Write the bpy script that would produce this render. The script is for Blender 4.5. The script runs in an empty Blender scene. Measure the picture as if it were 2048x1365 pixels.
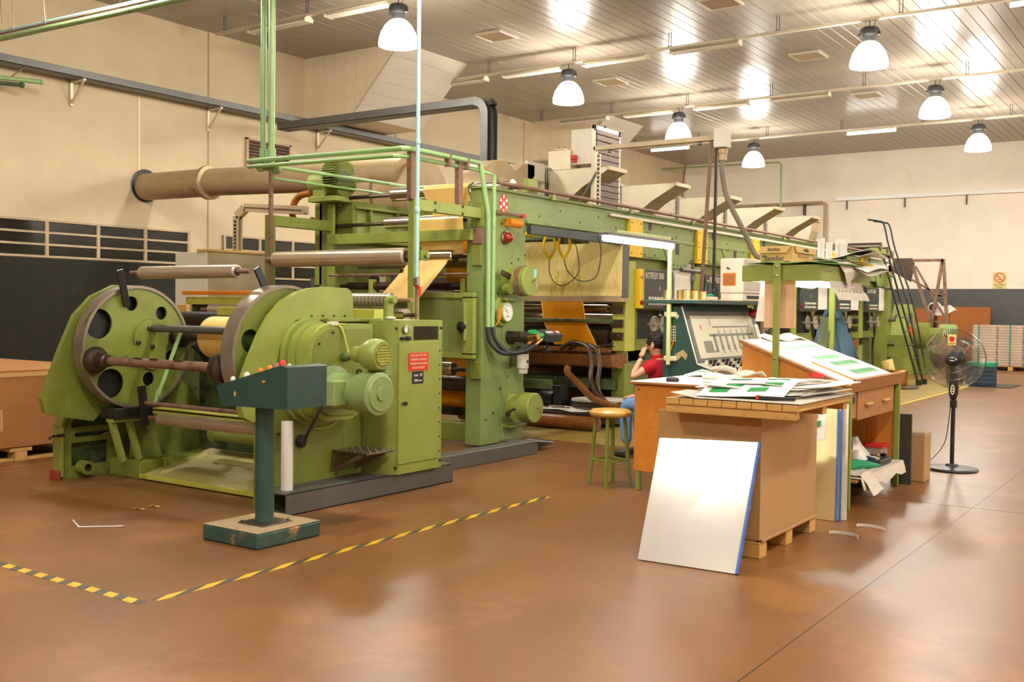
import bpy, bmesh, math, random
from mathutils import Vector, Matrix, Euler
from mathutils.geometry import delaunay_2d_cdt
random.seed(7)
PI = math.pi
S = bpy.context.scene
COL = S.collection

# ---------------------------------------------------------------- camera, light, exposure
cd = bpy.data.cameras.new('camera'); cam = bpy.data.objects.new('camera', cd); COL.objects.link(cam)
cd.sensor_width = 36.0; cd.lens = 36.0 * 2075.78 / 2048.0; cd.clip_end = 200
R = Matrix(((0.82236897, -0.02806019, 0.56826217), (0.56881983, 0.01881542, -0.82224691), (0.01238032, 0.99942914, 0.03143441)))
cam.matrix_world = Matrix.Translation((0, 0, 1.5)) @ R.to_4x4()
S.camera = cam
W = bpy.data.worlds.new('world'); S.world = W; W.use_nodes = True
W.node_tree.nodes['Background'].inputs[0].default_value = (1.0, 0.85, 0.68, 1)
W.node_tree.nodes['Background'].inputs[1].default_value = 0.05
S.view_settings.view_transform = 'Standard'; S.view_settings.look = 'None'
S.view_settings.gamma = 1.0; S.view_settings.use_curve_mapping = False
S.view_settings.exposure = 0.0
LAMP_W = 205.0        # watts of each pendant's bulb
LAMP_E = 66.0          # emission of the lit pendant shades
LAMP_COL = (1.0, 0.945, 0.85)
TUBE_E = 14.0

# ---------------------------------------------------------------- helpers
def lin(c):
    if isinstance(c, str):
        c = [int(c[i:i + 2], 16) / 255 for i in (0, 2, 4)]
    return tuple((x / 12.92 if x <= 0.04045 else ((x + 0.055) / 1.055) ** 2.4) for x in c)

def mat(name, col, rough=0.5, metal=0.0, var=0.12, scale=6.0, bump=0.0, wear=None, wear_amt=0.35, wear_scale=3.0, emit=0.0,
        alpha=1.0, trans=0.0, spec=0.5, stretch=(1, 1, 1), ecol=None, coat=0.0):
    m = bpy.data.materials.new(name); m.use_nodes = True
    nt = m.node_tree; N = nt.nodes; L = nt.links
    b = N['Principled BSDF']; c = lin(col)
    b.inputs['Roughness'].default_value = rough; b.inputs['Metallic'].default_value = metal
    b.inputs['Specular IOR Level'].default_value = spec
    if coat: b.inputs['Coat Weight'].default_value = coat; b.inputs['Coat Roughness'].default_value = 0.08
    if trans: b.inputs['Transmission Weight'].default_value = trans
    if alpha < 1: b.inputs['Alpha'].default_value = alpha
    b.inputs['Base Color'].default_value = (*c, 1)
    if emit:
        b.inputs['Emission Color'].default_value = (*(ecol or c), 1); b.inputs['Emission Strength'].default_value = emit
    if var or bump or wear:
        tc = N.new('ShaderNodeTexCoord'); mp = N.new('ShaderNodeMapping'); L.new(tc.outputs['Object'], mp.inputs[0])
        mp.inputs['Scale'].default_value = stretch
        n = N.new('ShaderNodeTexNoise'); n.inputs['Scale'].default_value = scale; n.inputs['Detail'].default_value = 5
        n.inputs['Roughness'].default_value = 0.65; L.new(mp.outputs[0], n.inputs['Vector'])
        r = N.new('ShaderNodeValToRGB'); L.new(n.outputs['Fac'], r.inputs[0])
        lo = tuple(x * (1 - var) for x in c); hi = tuple(min(1, x * (1 + var * 0.8)) for x in c)
        r.color_ramp.elements[0].position = 0.3; r.color_ramp.elements[1].position = 0.7
        r.color_ramp.elements[0].color = (*lo, 1); r.color_ramp.elements[1].color = (*hi, 1)
        out = r.outputs[0]
        if wear:
            n2 = N.new('ShaderNodeTexNoise'); n2.inputs['Scale'].default_value = wear_scale; n2.inputs['Detail'].default_value = 8
            n2.inputs['Roughness'].default_value = 0.75; L.new(mp.outputs[0], n2.inputs['Vector'])
            r2 = N.new('ShaderNodeValToRGB'); L.new(n2.outputs['Fac'], r2.inputs[0])
            p = 0.72 - 0.35 * wear_amt
            r2.color_ramp.elements[0].position = p - 0.04; r2.color_ramp.elements[1].position = p + 0.06
            mx = N.new('ShaderNodeMixRGB'); L.new(r2.outputs[0], mx.inputs[0]); L.new(out, mx.inputs[1])
            mx.inputs[2].default_value = (*lin(wear), 1); out = mx.outputs[0]
        L.new(out, b.inputs['Base Color'])
        if bump:
            bp = N.new('ShaderNodeBump'); bp.inputs['Strength'].default_value = bump; bp.inputs['Distance'].default_value = 0.01
            L.new(n.outputs['Fac'], bp.inputs['Height']); L.new(bp.outputs[0], b.inputs['Normal'])
    return m

def mat_bands(name, a, b_, axis, period, duty, rough=0.4, metal=0.0, diag=0.0, diag_axis=None):
    """two colours in regular bands along one object axis (wound rollers, hazard tape, printed rows)"""
    m = mat(name, a, rough, metal, var=0)
    nt = m.node_tree; N = nt.nodes; L = nt.links; bs = N['Principled BSDF']
    tc = N.new('ShaderNodeTexCoord'); sp = N.new('ShaderNodeSeparateXYZ'); L.new(tc.outputs['Object'], sp.inputs[0])
    src = sp.outputs[axis]
    if diag:
        k = N.new('ShaderNodeMath'); k.operation = 'MULTIPLY'; k.inputs[1].default_value = diag; L.new(sp.outputs[diag_axis], k.inputs[0])
        ad = N.new('ShaderNodeMath'); ad.operation = 'ADD'; L.new(src, ad.inputs[0]); L.new(k.outputs[0], ad.inputs[1]); src = ad.outputs[0]
    d = N.new('ShaderNodeMath'); d.operation = 'DIVIDE'; d.inputs[1].default_value = period; L.new(src, d.inputs[0])
    f = N.new('ShaderNodeMath'); f.operation = 'FLOORED_MODULO'; f.inputs[1].default_value = 1.0; L.new(d.outputs[0], f.inputs[0])
    g = N.new('ShaderNodeMath'); g.operation = 'GREATER_THAN'; g.inputs[1].default_value = duty; L.new(f.outputs[0], g.inputs[0])
    n = N.new('ShaderNodeTexNoise'); n.inputs['Scale'].default_value = 9; n.inputs['Detail'].default_value = 5; L.new(tc.outputs['Object'], n.inputs[0])
    mx = N.new('ShaderNodeMixRGB'); L.new(g.outputs[0], mx.inputs[0]); mx.inputs[1].default_value = (*lin(a), 1); mx.inputs[2].default_value = (*lin(b_), 1)
    mu = N.new('ShaderNodeMixRGB'); mu.blend_type = 'MULTIPLY'; mu.inputs[0].default_value = 0.35
    L.new(mx.outputs[0], mu.inputs[1]); L.new(n.outputs['Fac'], mu.inputs[2]); L.new(mu.outputs[0], bs.inputs['Base Color'])
    return m

def rim(p):            # 2D helpers
    return [Vector(q) for q in p]
def arc(cx, cy, r, a0, a1, n=10):
    return [(cx + r * math.cos(math.radians(a0 + (a1 - a0) * i / n)), cy + r * math.sin(math.radians(a0 + (a1 - a0) * i / n))) for i in range(n + 1)]
def circ(cx, cy, r, n=28):
    return [(cx + r * math.cos(2 * PI * i / n), cy + r * math.sin(2 * PI * i / n)) for i in range(n)]

class B:
    """collects shapes given in world coordinates; obj() links them as one mesh object"""
    def __init__(s): s.v = []; s.f = []
    def add(s, vs, fs):
        k = len(s.v); s.v += [tuple(q) for q in vs]; s.f += [[k + i for i in f] for f in fs]; return s
    def box(s, x0, y0, z0, x1, y1, z1, bev=0.004, M=None):
        if x0 > x1: x0, x1 = x1, x0
        if y0 > y1: y0, y1 = y1, y0
        if z0 > z1: z0, z1 = z1, z0
        b = min(bev, 0.3 * min(x1 - x0, y1 - y0, z1 - z0))
        if b <= 0:
            vs = [(x, y, z) for x in (x0, x1) for y in (y0, y1) for z in (z0, z1)]
            fs = [(0, 1, 3, 2), (4, 6, 7, 5), (0, 4, 5, 1), (2, 3, 7, 6), (0, 2, 6, 4), (1, 5, 7, 3)]
        else:
            vs = []; idx = {}
            for i, (xa, sx) in enumerate(((x0, 1), (x1, -1))):
                for j, (ya, sy) in enumerate(((y0, 1), (y1, -1))):
                    for k, (za, sz) in enumerate(((z0, 1), (z1, -1))):
                        idx[i, j, k] = len(vs)
                        vs += [(xa, ya + sy * b, za + sz * b), (xa + sx * b, ya, za + sz * b), (xa + sx * b, ya + sy * b, za)]
            fs = []
            for i in (0, 1):
                fs.append([idx[i, j, k] for j, k in ((0, 0), (1, 0), (1, 1), (0, 1))])
                fs.append([idx[j, i, k] + 1 for j, k in ((0, 0), (1, 0), (1, 1), (0, 1))])
                fs.append([idx[j, k, i] + 2 for j, k in ((0, 0), (1, 0), (1, 1), (0, 1))])
            for i in (0, 1):
                for j in (0, 1):
                    fs.append([idx[i, j, 0], idx[i, j, 1], idx[i, j, 1] + 1, idx[i, j, 0] + 1])
                    fs.append([idx[i, 0, j], idx[i, 1, j], idx[i, 1, j] + 2, idx[i, 0, j] + 2])
                    fs.append([idx[0, i, j] + 1, idx[1, i, j] + 1, idx[1, i, j] + 2, idx[0, i, j] + 2])
                    for k in (0, 1): fs.append([idx[i, j, k], idx[i, j, k] + 1, idx[i, j, k] + 2])
        if M is not None: vs = [M @ Vector(q) for q in vs]
        return s.add(vs, fs)
    def obox(s, c, size, rot=(0, 0, 0), bev=0.003):
        M = Matrix.Translation(c) @ Euler(rot).to_matrix().to_4x4()
        a, b, d = (q / 2 for q in size); return s.box(-a, -b, -d, a, b, d, bev, M)
    def bar(s, p0, p1, w, h=None, up=(0, 0, 1)):
        p0 = Vector(p0); p1 = Vector(p1); d = p1 - p0; l = d.length; d.normalize(); u = Vector(up)
        if abs(d.dot(u)) > 0.98: u = Vector((1, 0, 0))
        e = d.cross(u).normalized(); u = e.cross(d); h = h or w
        M = Matrix((e, d, u)).transposed().to_4x4(); M.translation = p0
        return s.box(-w / 2, 0, -h / 2, w / 2, l, h / 2, 0.002, M)
    def cyl(s, p0, p1, r0, r1=None, n=20, cap=True):
        p0 = Vector(p0); p1 = Vector(p1); d = (p1 - p0).normalized(); r1 = r0 if r1 is None else r1
        a = Vector((0, 0, 1)) if abs(d.z) < 0.9 else Vector((1, 0, 0)); e = d.cross(a).normalized(); g = d.cross(e)
        vs = []
        for p, r in ((p0, r0), (p1, r1)):
            for i in range(n):
                t = 2 * PI * i / n; vs.append(p + e * (r * math.cos(t)) + g * (r * math.sin(t)))
        fs = [(i, (i + 1) % n, n + (i + 1) % n, n + i) for i in range(n)]
        if cap: fs += [list(range(n))[::-1], list(range(n, 2 * n))]
        return s.add(vs, fs)
    def lathe(s, prof, c, d=(0, 0, 1), n=24, cap=True):
        """prof = [(radius, distance along d)]"""
        d = Vector(d).normalized(); c = Vector(c)
        a = Vector((0, 0, 1)) if abs(d.z) < 0.9 else Vector((1, 0, 0)); e = d.cross(a).normalized(); g = d.cross(e)
        vs = []
        for r, h in prof:
            for i in range(n):
                t = 2 * PI * i / n; vs.append(c + d * h + e * (r * math.cos(t)) + g * (r * math.sin(t)))
        fs = [(k * n + i, k * n + (i + 1) % n, (k + 1) * n + (i + 1) % n, (k + 1) * n + i) for k in range(len(prof) - 1) for i in range(n)]
        if cap: fs += [list(range(n))[::-1], list(range((len(prof) - 1) * n, len(prof) * n))]
        return s.add(vs, fs)
    def tube(s, pts, r, n=8, smooth=0, cap=True):
        P = [Vector(p) for p in pts]
        if smooth:
            Q = []
            for i in range(len(P) - 1):
                a = P[max(i - 1, 0)]; b = P[i]; c = P[i + 1]; d = P[min(i + 2, len(P) - 1)]
                for k in range(smooth):
                    t = k / smooth
                    Q.append(0.5 * ((2 * b) + (c - a) * t + (2 * a - 5 * b + 4 * c - d) * t * t + (3 * b - a - 3 * c + d) * t ** 3))
            P = Q + [P[-1]]
        vs = []; u = None
        for i, p in enumerate(P):
            d = (P[min(i + 1, len(P) - 1)] - P[max(i - 1, 0)]).normalized()
            if u is None:
                a = Vector((0, 0, 1)) if abs(d.z) < 0.9 else Vector((1, 0, 0)); u = d.cross(a).normalized()
            else:
                u = (u - d * u.dot(d)).normalized()
            w = d.cross(u)
            rr = r[i] if isinstance(r, (list, tuple)) else r
            vs += [p + u * (rr * math.cos(2 * PI * k / n)) + w * (rr * math.sin(2 * PI * k / n)) for k in range(n)]
        fs = [(i * n + k, i * n + (k + 1) % n, (i + 1) * n + (k + 1) % n, (i + 1) * n + k) for i in range(len(P) - 1) for k in range(n)]
        if cap: fs += [list(range(n))[::-1], list(range((len(P) - 1) * n, len(P) * n))]
        return s.add(vs, fs)
    @staticmethod
    def _to3(q, axis, a):
        return {'x': (a, q[0], q[1]), 'y': (q[0], a, q[1]), 'z': (q[0], q[1], a)}[axis]
    def prism(s, poly, axis, a0, a1):
        n = len(poly)
        vs = [s._to3(q, axis, a0) for q in poly] + [s._to3(q, axis, a1) for q in poly]
        return s.add(vs, [list(range(n))[::-1], list(range(n, 2 * n))] + [(i, (i + 1) % n, n + (i + 1) % n, n + i) for i in range(n)])
    def plate(s, outer, holes, axis, a0, a1):
        """flat plate with real holes"""
        pts = []; edges = []
        for loop in [outer] + holes:
            k = len(pts); pts += [Vector(q) for q in loop]; edges += [(k + i, k + (i + 1) % len(loop)) for i in range(len(loop))]
        v2, e2, f2, *_ = delaunay_2d_cdt(pts, edges, [], 0, 1e-6)
        n = len(v2)
        def inside(c, lp):
            r = False; j = len(lp) - 1
            for i in range(len(lp)):
                if (lp[i][1] > c[1]) != (lp[j][1] > c[1]) and c[0] < (lp[j][0] - lp[i][0]) * (c[1] - lp[i][1]) / (lp[j][1] - lp[i][1]) + lp[i][0]: r = not r
                j = i
            return r
        keep = [f for f in f2 if inside(sum((v2[i] for i in f), Vector((0, 0))) / len(f), outer) and not any(inside(sum((v2[i] for i in f), Vector((0, 0))) / len(f), h) for h in holes)]
        s.add([s._to3(q, axis, a0) for q in v2] + [s._to3(q, axis, a1) for q in v2], [list(f)[::-1] for f in keep] + [[i + n for i in f] for f in keep])
        for lp in [outer] + holes:
            m = len(lp); s.add([s._to3(q, axis, a0) for q in lp] + [s._to3(q, axis, a1) for q in lp], [(i, (i + 1) % m, m + (i + 1) % m, m + i) for i in range(m)])
        return s
    def sheet(s, rows, th=0.002):
        """thin sheet through a grid of points, thickened downwards along -normal"""
        nr = len(rows); nc = len(rows[0]); P = [[Vector(p) for p in r] for r in rows]
        top = [p for r in P for p in r]; bot = []
        for i in range(nr):
            for j in range(nc):
                a = P[min(i + 1, nr - 1)][j] - P[max(i - 1, 0)][j]; b = P[i][min(j + 1, nc - 1)] - P[i][max(j - 1, 0)]
                bot.append(P[i][j] - a.cross(b).normalized() * th)
        N_ = nr * nc; fs = []
        for i in range(nr - 1):
            for j in range(nc - 1):
                q = (i * nc + j, i * nc + j + 1, (i + 1) * nc + j + 1, (i + 1) * nc + j); fs.append(q); fs.append([x + N_ for x in q][::-1])
        for i in range(nr - 1):
            for j in (0, nc - 1): fs.append((i * nc + j, (i + 1) * nc + j, N_ + (i + 1) * nc + j, N_ + i * nc + j))
        for j in range(nc - 1):
            for i in (0, nr - 1): fs.append((i * nc + j, i * nc + j + 1, N_ + i * nc + j + 1, N_ + i * nc + j))
        return s.add(top + bot, fs)
    def ball(s, c, r, n=12, m=8, sc=(1, 1, 1)):
        vs = [(c[0], c[1], c[2] - r * sc[2])]
        for j in range(1, m):
            t = PI * j / m
            vs += [(c[0] + r * sc[0] * math.sin(t) * math.cos(2 * PI * i / n), c[1] + r * sc[1] * math.sin(t) * math.sin(2 * PI * i / n), c[2] - r * sc[2] * math.cos(t)) for i in range(n)]
        vs.append((c[0], c[1], c[2] + r * sc[2])); e = len(vs) - 1
        fs = [(0, 1 + (i + 1) % n, 1 + i) for i in range(n)] + [(e, e - n + i, e - n + (i + 1) % n) for i in range(n)]
        for j in range(m - 2): fs += [(1 + j * n + i, 1 + j * n + (i + 1) % n, 1 + (j + 1) * n + (i + 1) % n, 1 + (j + 1) * n + i) for i in range(n)]
        return s.add(vs, fs)

WP = {}
def wpos(o): return WP.get(o, Vector((0, 0, 0))) if o else Vector((0, 0, 0))
def link(name, me, m, parent, org):
    o = bpy.data.objects.new(name, me); COL.objects.link(o)
    if m is not None and not me.materials: me.materials.append(m)
    if parent: o.parent = parent
    o.location = org - wpos(parent); WP[o] = org
    return o
def obj(name, b, m, parent=None, label=None, flat=False):
    vs = b.v
    xs = [q[0] for q in vs]; ys = [q[1] for q in vs]; zs = [q[2] for q in vs]
    org = Vector(((min(xs) + max(xs)) / 2, (min(ys) + max(ys)) / 2, min(zs)))
    me = bpy.data.meshes.new(name)
    me.from_pydata([(q[0] - org.x, q[1] - org.y, q[2] - org.z) for q in vs], [], b.f)
    bm = bmesh.new(); bm.from_mesh(me); bmesh.ops.recalc_face_normals(bm, faces=bm.faces); bm.to_mesh(me); bm.free()
    if not flat:
        me.polygons.foreach_set('use_smooth', [True] * len(me.polygons)); me.set_sharp_from_angle(angle=0.6)
    o = link(name, me, m, parent, org)
    if label: o['label'] = label
    return o
def tag(o, label, cat, group=None, kind=None):
    o['label'] = label
    if cat: o['category'] = cat
    if group: o['group'] = group
    if kind: o['kind'] = kind
    return o
def thing(name, label, cat, loc=(0, 0, 0), group=None):
    o = bpy.data.objects.new(name, None); COL.objects.link(o); o.location = loc; WP[o] = Vector(loc)
    o.empty_display_size = 0.1
    return tag(o, label, cat, group)
def struct(name, b, m, parent=None):
    o = obj(name, b, m, parent)
    if parent is None: o['kind'] = 'structure'
    return o
def kids(o): return [c for c in COL.objects if c.parent == o]
def dup(root, delta, label=None, group=None):
    """a copy of a thing with copies of its parts and sub-parts, moved by delta"""
    r = root.copy(); COL.objects.link(r); r.location = root.location + Vector(delta); WP[r] = wpos(root) + Vector(delta)
    if label: r['label'] = label
    if group: r['group'] = group
    def rec(src, dst):
        for ch in src.children:
            c = ch.copy(); COL.objects.link(c); c.parent = dst; WP[c] = wpos(ch) + Vector(delta); rec(ch, c)
    rec(root, r)
    return r
def text(txt, size, pos, face, m, parent, name='lettering', sx=1.0, align='CENTER', depth=0.0015, slant=0.0, tilt=None):
    """flat lettering standing slightly proud of a surface facing 'x', '-y' or up ('z')"""
    cu = bpy.data.curves.new('txt', 'FONT'); cu.body = txt; cu.size = size; cu.align_x = align; cu.align_y = 'CENTER'; cu.extrude = depth; cu.shear = slant
    cu.resolution_u = 2
    t = bpy.data.objects.new('txt', cu); COL.objects.link(t)
    dg = bpy.context.evaluated_depsgraph_get(); me = bpy.data.meshes.new_from_object(t.evaluated_get(dg)); bpy.data.objects.remove(t); me.name = name
    Rm = {'x': Matrix(((0, 0, 1), (1, 0, 0), (0, 1, 0))), '-y': Matrix(((1, 0, 0), (0, 0, -1), (0, 1, 0))), 'z': Matrix.Identity(3)}[face] if tilt is None else tilt
    me.transform(Rm.to_4x4() @ Matrix.Diagonal((sx, 1, 1, 1)))
    me.materials.clear()
    return link(name, me, m, parent, Vector(pos))

# ---------------------------------------------------------------- materials
M = dict(
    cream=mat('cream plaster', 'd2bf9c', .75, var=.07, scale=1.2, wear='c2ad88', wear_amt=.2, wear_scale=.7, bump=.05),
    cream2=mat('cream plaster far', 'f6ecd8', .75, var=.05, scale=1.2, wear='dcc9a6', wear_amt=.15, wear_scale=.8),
    dado_lit=mat('grey wall paint', '4c4c4a', .55, var=.1, scale=4, wear='605e5a', wear_amt=.25, wear_scale=2.5),  # same dado paint, the stronger light at the far wall put into its tone
    dado=mat('dark grey wall paint', '2b2922', .8, spec=.2, var=.1, scale=4, wear='3b382f', wear_amt=.25, wear_scale=2.5),
    ceil=mat('glossy ceiling panel', 'a09484', .3, var=.05, scale=1.5, spec=.5),
    floor=mat('brown painted concrete', '78522e', .36, var=.16, scale=1.1, wear='8f6238', wear_amt=.5, wear_scale=.4, bump=.01, spec=.28),
    plates=mat('yellow stained floor plate', '9c8540', .4, var=.25, scale=3, wear='6d5a2e', wear_amt=.4, wear_scale=2),
    joint=mat('dark joint', 'ab9470', .8, var=.1),
    green=mat('light green machine paint', '8d9746', .42, var=.1, scale=5, wear='6f7c42', wear_amt=.28, wear_scale=3, bump=.01),
    green2=mat('olive green machine paint', '788034', .42, var=.12, scale=5, wear='5c6b34', wear_amt=.3, wear_scale=3),
    green3=mat('grimy dark green paint', '4f5f35', .5, var=.3, scale=5, wear='2e2f1e', wear_amt=.5, wear_scale=4),
    pgreen=mat('pale green motor paint', '8a9f62', .38, var=.1, scale=6, wear='74804a', wear_amt=.25),
    pipe=mat('mint green pipe paint', '95b878', .4, var=.08, scale=8, wear='7c7a48', wear_amt=.12),
    cyan=mat('pale cyan pipe paint', 'a5d0cc', .4, var=.06, scale=8),
    dgreen=mat('dark green enamel', '2a463e', .4, var=.12, scale=6, wear='b89a68', wear_amt=-.05, wear_scale=5),
    dgreenw=mat('chipped dark green enamel', '2f4d44', .45, var=.15, scale=6, wear='b8854c', wear_amt=.35, wear_scale=7),
    steel=mat('worn steel', '8f8578', .32, 1.0, var=.15, scale=9),
    chrome=mat('bright roller steel', 'd3c8b8', .22, 1.0, var=.05, scale=9),
    dsteel=mat('dark oily steel', '5a4c42', .42, .8, var=.25, scale=8, wear='6e4630', wear_amt=.35, wear_scale=6),
    rust=mat('rusty brown steel', '8a6a55', .6, .3, var=.2, scale=10, wear='6d452f', wear_amt=.4, wear_scale=8),
    grey=mat('dark grey channel paint', '56524a', .5, var=.12, scale=5, wear='6e6658', wear_amt=.15, wear_scale=3),
    tray=mat('grey cable tray', '6b6a66', .45, .4, var=.12, scale=5),
    galv=mat('dull galvanised sheet', 'c4b292', .5, .35, var=.12, scale=3, wear='a58f68', wear_amt=.3, wear_scale=2),
    galv2=mat('beige duct sheet', 'b29a74', .5, .2, var=.12, scale=3, wear='977e58', wear_amt=.3, wear_scale=2),
    alum=mat('pale sheet metal', 'd8ccb2', .4, .3, var=.1, scale=3, wear='b5a27c', wear_amt=.25, wear_scale=2),
    black=mat('black paint', '1c1a18', .45, var=.2, scale=8),
    rubber=mat('black rubber hose', '2a2723', .55, var=.15, scale=10),
    charcoal=mat('charcoal panel', '37352f', .5, var=.1, scale=30),
    bluegrey=mat('dark slate panel', '313a38', .5, var=.15, scale=20),
    white=mat('white paint', 'e9e6dc', .45, var=.03),
    offwhite=mat('offwhite enamel', 'dcd5c2', .45, var=.06, scale=4),
    paper=mat('white paper', 'eeeae0', .7, var=.03),
    paperg=mat('greyish paper', 'c9c1b2', .75, var=.08),
    card=mat('plain cardboard', 'b28a5a', .8, var=.06, scale=40, bump=.02),
    card2=mat('taped cardboard', 'a06c38', .6, var=.12, scale=3, stretch=(1, 1, 4), wear='8f5a2c', wear_amt=.3),
    cardl=mat('light cardboard', 'd0a468', .75, var=.05, scale=20),
    wood=mat('orange varnished wood', 'd08a38', .38, var=.12, scale=7, stretch=(6, 6, .8), wear='a8641f', wear_amt=.25, wear_scale=3),
    wood2=mat('orange hardboard', 'd0822a', .5, var=.12, scale=9, wear='a55c18', wear_amt=.3, wear_scale=4),
    woodb=mat('brown plywood', 'a87440', .55, var=.15, scale=5, stretch=(1, 5, 5), wear='7c5028', wear_amt=.3),
    pallet=mat('pale pine', 'cda05a', .7, var=.2, scale=8, stretch=(1, 6, 6), wear='a8763a', wear_amt=.35, wear_scale=4),
    fib=mat('brown fibreboard', '9c5a1e', .65, var=.15, scale=6),
    web=mat('yellow paper web', 'f0c877', .55, var=.03, spec=.3),
    webd=mat('amber paper web', 'd68a10', .5, var=.08, spec=.3),
    yellow=mat('bright yellow paint', 'e8c012', .45, var=.08, scale=6, wear='a98620', wear_amt=.15),
    yelpanel=mat('yellow stained hood sheet', 'ecd68c', .4, .05, var=.1, scale=4, wear='cba936', wear_amt=.42, wear_scale=2.2, stretch=(3, 3, 1)),
    ochre=mat('ink stained trough', '7d4a1a', .4, var=.35, scale=8, wear='4a2a10', wear_amt=.4, wear_scale=6, stretch=(4, 1, 1)),
    red=mat('red', 'c8281c', .5, var=.05),
    redp=mat('red sign', 'd8301a', .4, var=.06, scale=20),
    orange=mat('orange plastic', 'd97c18', .4, var=.06),
    gold=mat('gold tin', 'ecd9a0', .33, 1.0, var=.06),
    brass=mat('brass', 'b98a4a', .3, 1.0, var=.1),
    glassdark=mat('dark window glass', '24211d', .12, var=.3, scale=3, spec=.6),
    winframe=mat('cream window frame', 'b9a484', .55, var=.12, scale=6),
    blue=mat('blue strip', '2f5fae', .4, var=.08),
    jean=mat('denim', '6d8fc0', .8, var=.15, scale=14),
    shirt=mat('red cotton', 'b5121c', .85, var=.1, scale=10),
    skin=mat('skin', 'dba683', .5, var=.06, scale=8),
    hair=mat('dark brown hair', '2a1d14', .6, var=.4, scale=60, bump=.4),
    shoe=mat('black leather', '24221f', .4, var=.1),
    cloth=mat('blue cotton', '40586c', .9, var=.15, scale=10),
    cloth2=mat('grey green cotton', '55583f', .9, var=.15, scale=10),
    rag=mat('white rag', 'd8cdbb', .9, var=.08, scale=8),
    greencloth=mat('green rag', '1f8a5a', .85, var=.12, scale=8),
    plastic=mat('thin white plastic', 'd9d3c9', .35, var=.05),
    printg=mat('green print', '128a3c', .6, var=.1),
    print2=mat('pale green print', '62b57c', .6, var=.1),
    ink=mat('dark print', '3c3a38', .6, var=0),
    inkw=mat('pale lettering', 'd9cdb4', .5, var=0),
    greensh=mat('green paper sheet', '5d9a3c', .6, var=.08),
    plate=mat('bright metal sheet', 'f2eee6', .16, .55, var=.02, spec=.6),
    tinplate=mat('dull aluminium sheet', 'c9b888', .35, .7, var=.06),
    mirror=mat('black glass', '1a1a1a', .1, var=0),
    vinyl=mat('worn tan vinyl', 'c79a50', .3, var=.15, scale=8, wear='e0c890', wear_amt=.3, wear_scale=5),
    screen=mat('beige schematic panel', 'c9c2a4', .45, var=.04),
    sgrey=mat('schematic grey', '7c7a6c', .6, var=0),
    bags=mat('wrapped paper bale', 'c9a888', .35, var=.12, scale=5, coat=.4),
    film=mat('clear stretch film', 'e8e2d8', .15, var=0, alpha=.25),
    dwood=mat('dark stained board', '3a362f', .6, var=.3, scale=5, stretch=(6, 6, 1)),
    yell2=mat('pale yellow green paint', 'b5b54a', .45, var=.15, scale=5, wear='8b8a3a', wear_amt=.3),
    acrylic=mat('clear acrylic', 'e8e4dc', .1, var=0, alpha=.35),
    redglass=mat('red lamp glass', '8e1a10', .15, var=0, spec=.7),
    teal=mat('green crate', '1f8a6a', .5, var=.05), navy=mat('dark blue crate', '22405a', .5, var=.1),
    tube=mat('lit tube', 'ffffff', .4, var=0, emit=TUBE_E, ecol=(1.0, .95, .88)),
    tubeoff=mat('unlit tube', 'e6dcc8', .4, var=0),
    shade=mat('lit prismatic shade', 'ffffff', .4, var=0, emit=LAMP_E, ecol=LAMP_COL),
    redfoot=mat('dull red paint', '9a3a24', .55), dustpan=mat('dusty pan', 'a89c5c', .6, var=.15, scale=3, wear='b8a880', wear_amt=.4, wear_scale=2), lamppost=mat('pale yellow green post', 'c4c68a', .45, wear='8a7a48', wear_amt=.1, wear_scale=8), tanboard=mat('pale tan board', 'dcb48c', .7, var=.06, scale=6),
    rimsteel=mat('bare steel rim', '8d7f6e', .38, .45, var=.2, scale=6), purewhite=mat('clean white paint', 'f6f4ee', .4, var=0),
    creamboard=mat('cream painted boards', 'f3e3c2', .55, var=.05, scale=4, wear='c9a870', wear_amt=.08, wear_scale=6), slopeboard=mat('greyish painted panel', 'cdc3b0', .6, var=.05, scale=3),
    wheel=mat('pale worn steel wheel', 'b5ac9c', .35, .3, var=.1),
    conduit=mat('grey brown conduit', '7d725c', .5, var=.1),
    beamgreen=mat('sage green machine paint', '7e8f4e', .42, var=.1, scale=5, wear='6a7840', wear_amt=.25, wear_scale=3),
    signy=mat('pale yellow sign', 'e2cf8a', .6, var=.03),
)
M['wound'] = mat_bands('wound roller', 'dccaac', 'bda888', 'X', .034, .86, .3, .5)
M['woundz'] = mat_bands('wound grey roller', 'c8bca8', '857a68', 'X', .045, .8, .3, .6)
M['tape1'] = mat_bands('hazard tape', 'e0b818', '4a4230', 'X', .16, .52, .5, diag=.45, diag_axis='Y')
M['tape2'] = mat_bands('hazard tape diagonal', 'e0b818', '4a4230', 'Y', .26, .52, .5, diag=2.6, diag_axis='X')

# perforated sheet: rows of dark dots
def mat_perf(name, col, hole, cell):
    m = mat(name, col, .45, var=0); nt = m.node_tree; N = nt.nodes; L = nt.links
    tc = N.new('ShaderNodeTexCoord'); v = N.new('ShaderNodeTexVoronoi'); v.inputs['Scale'].default_value = 1 / cell; v.inputs['Randomness'].default_value = 0
    L.new(tc.outputs['Object'], v.inputs['Vector'])
    g = N.new('ShaderNodeMath'); g.operation = 'LESS_THAN'; g.inputs[1].default_value = .36; L.new(v.outputs['Distance'], g.inputs[0])
    mx = N.new('ShaderNodeMixRGB'); L.new(g.outputs[0], mx.inputs[0]); mx.inputs[1].default_value = (*lin(col), 1); mx.inputs[2].default_value = (*lin(hole), 1)
    L.new(mx.outputs[0], N['Principled BSDF'].inputs['Base Color']); return m
M['perf'] = mat_perf('perforated green sheet', '8d9c55', '3a3d22', .022)

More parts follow.
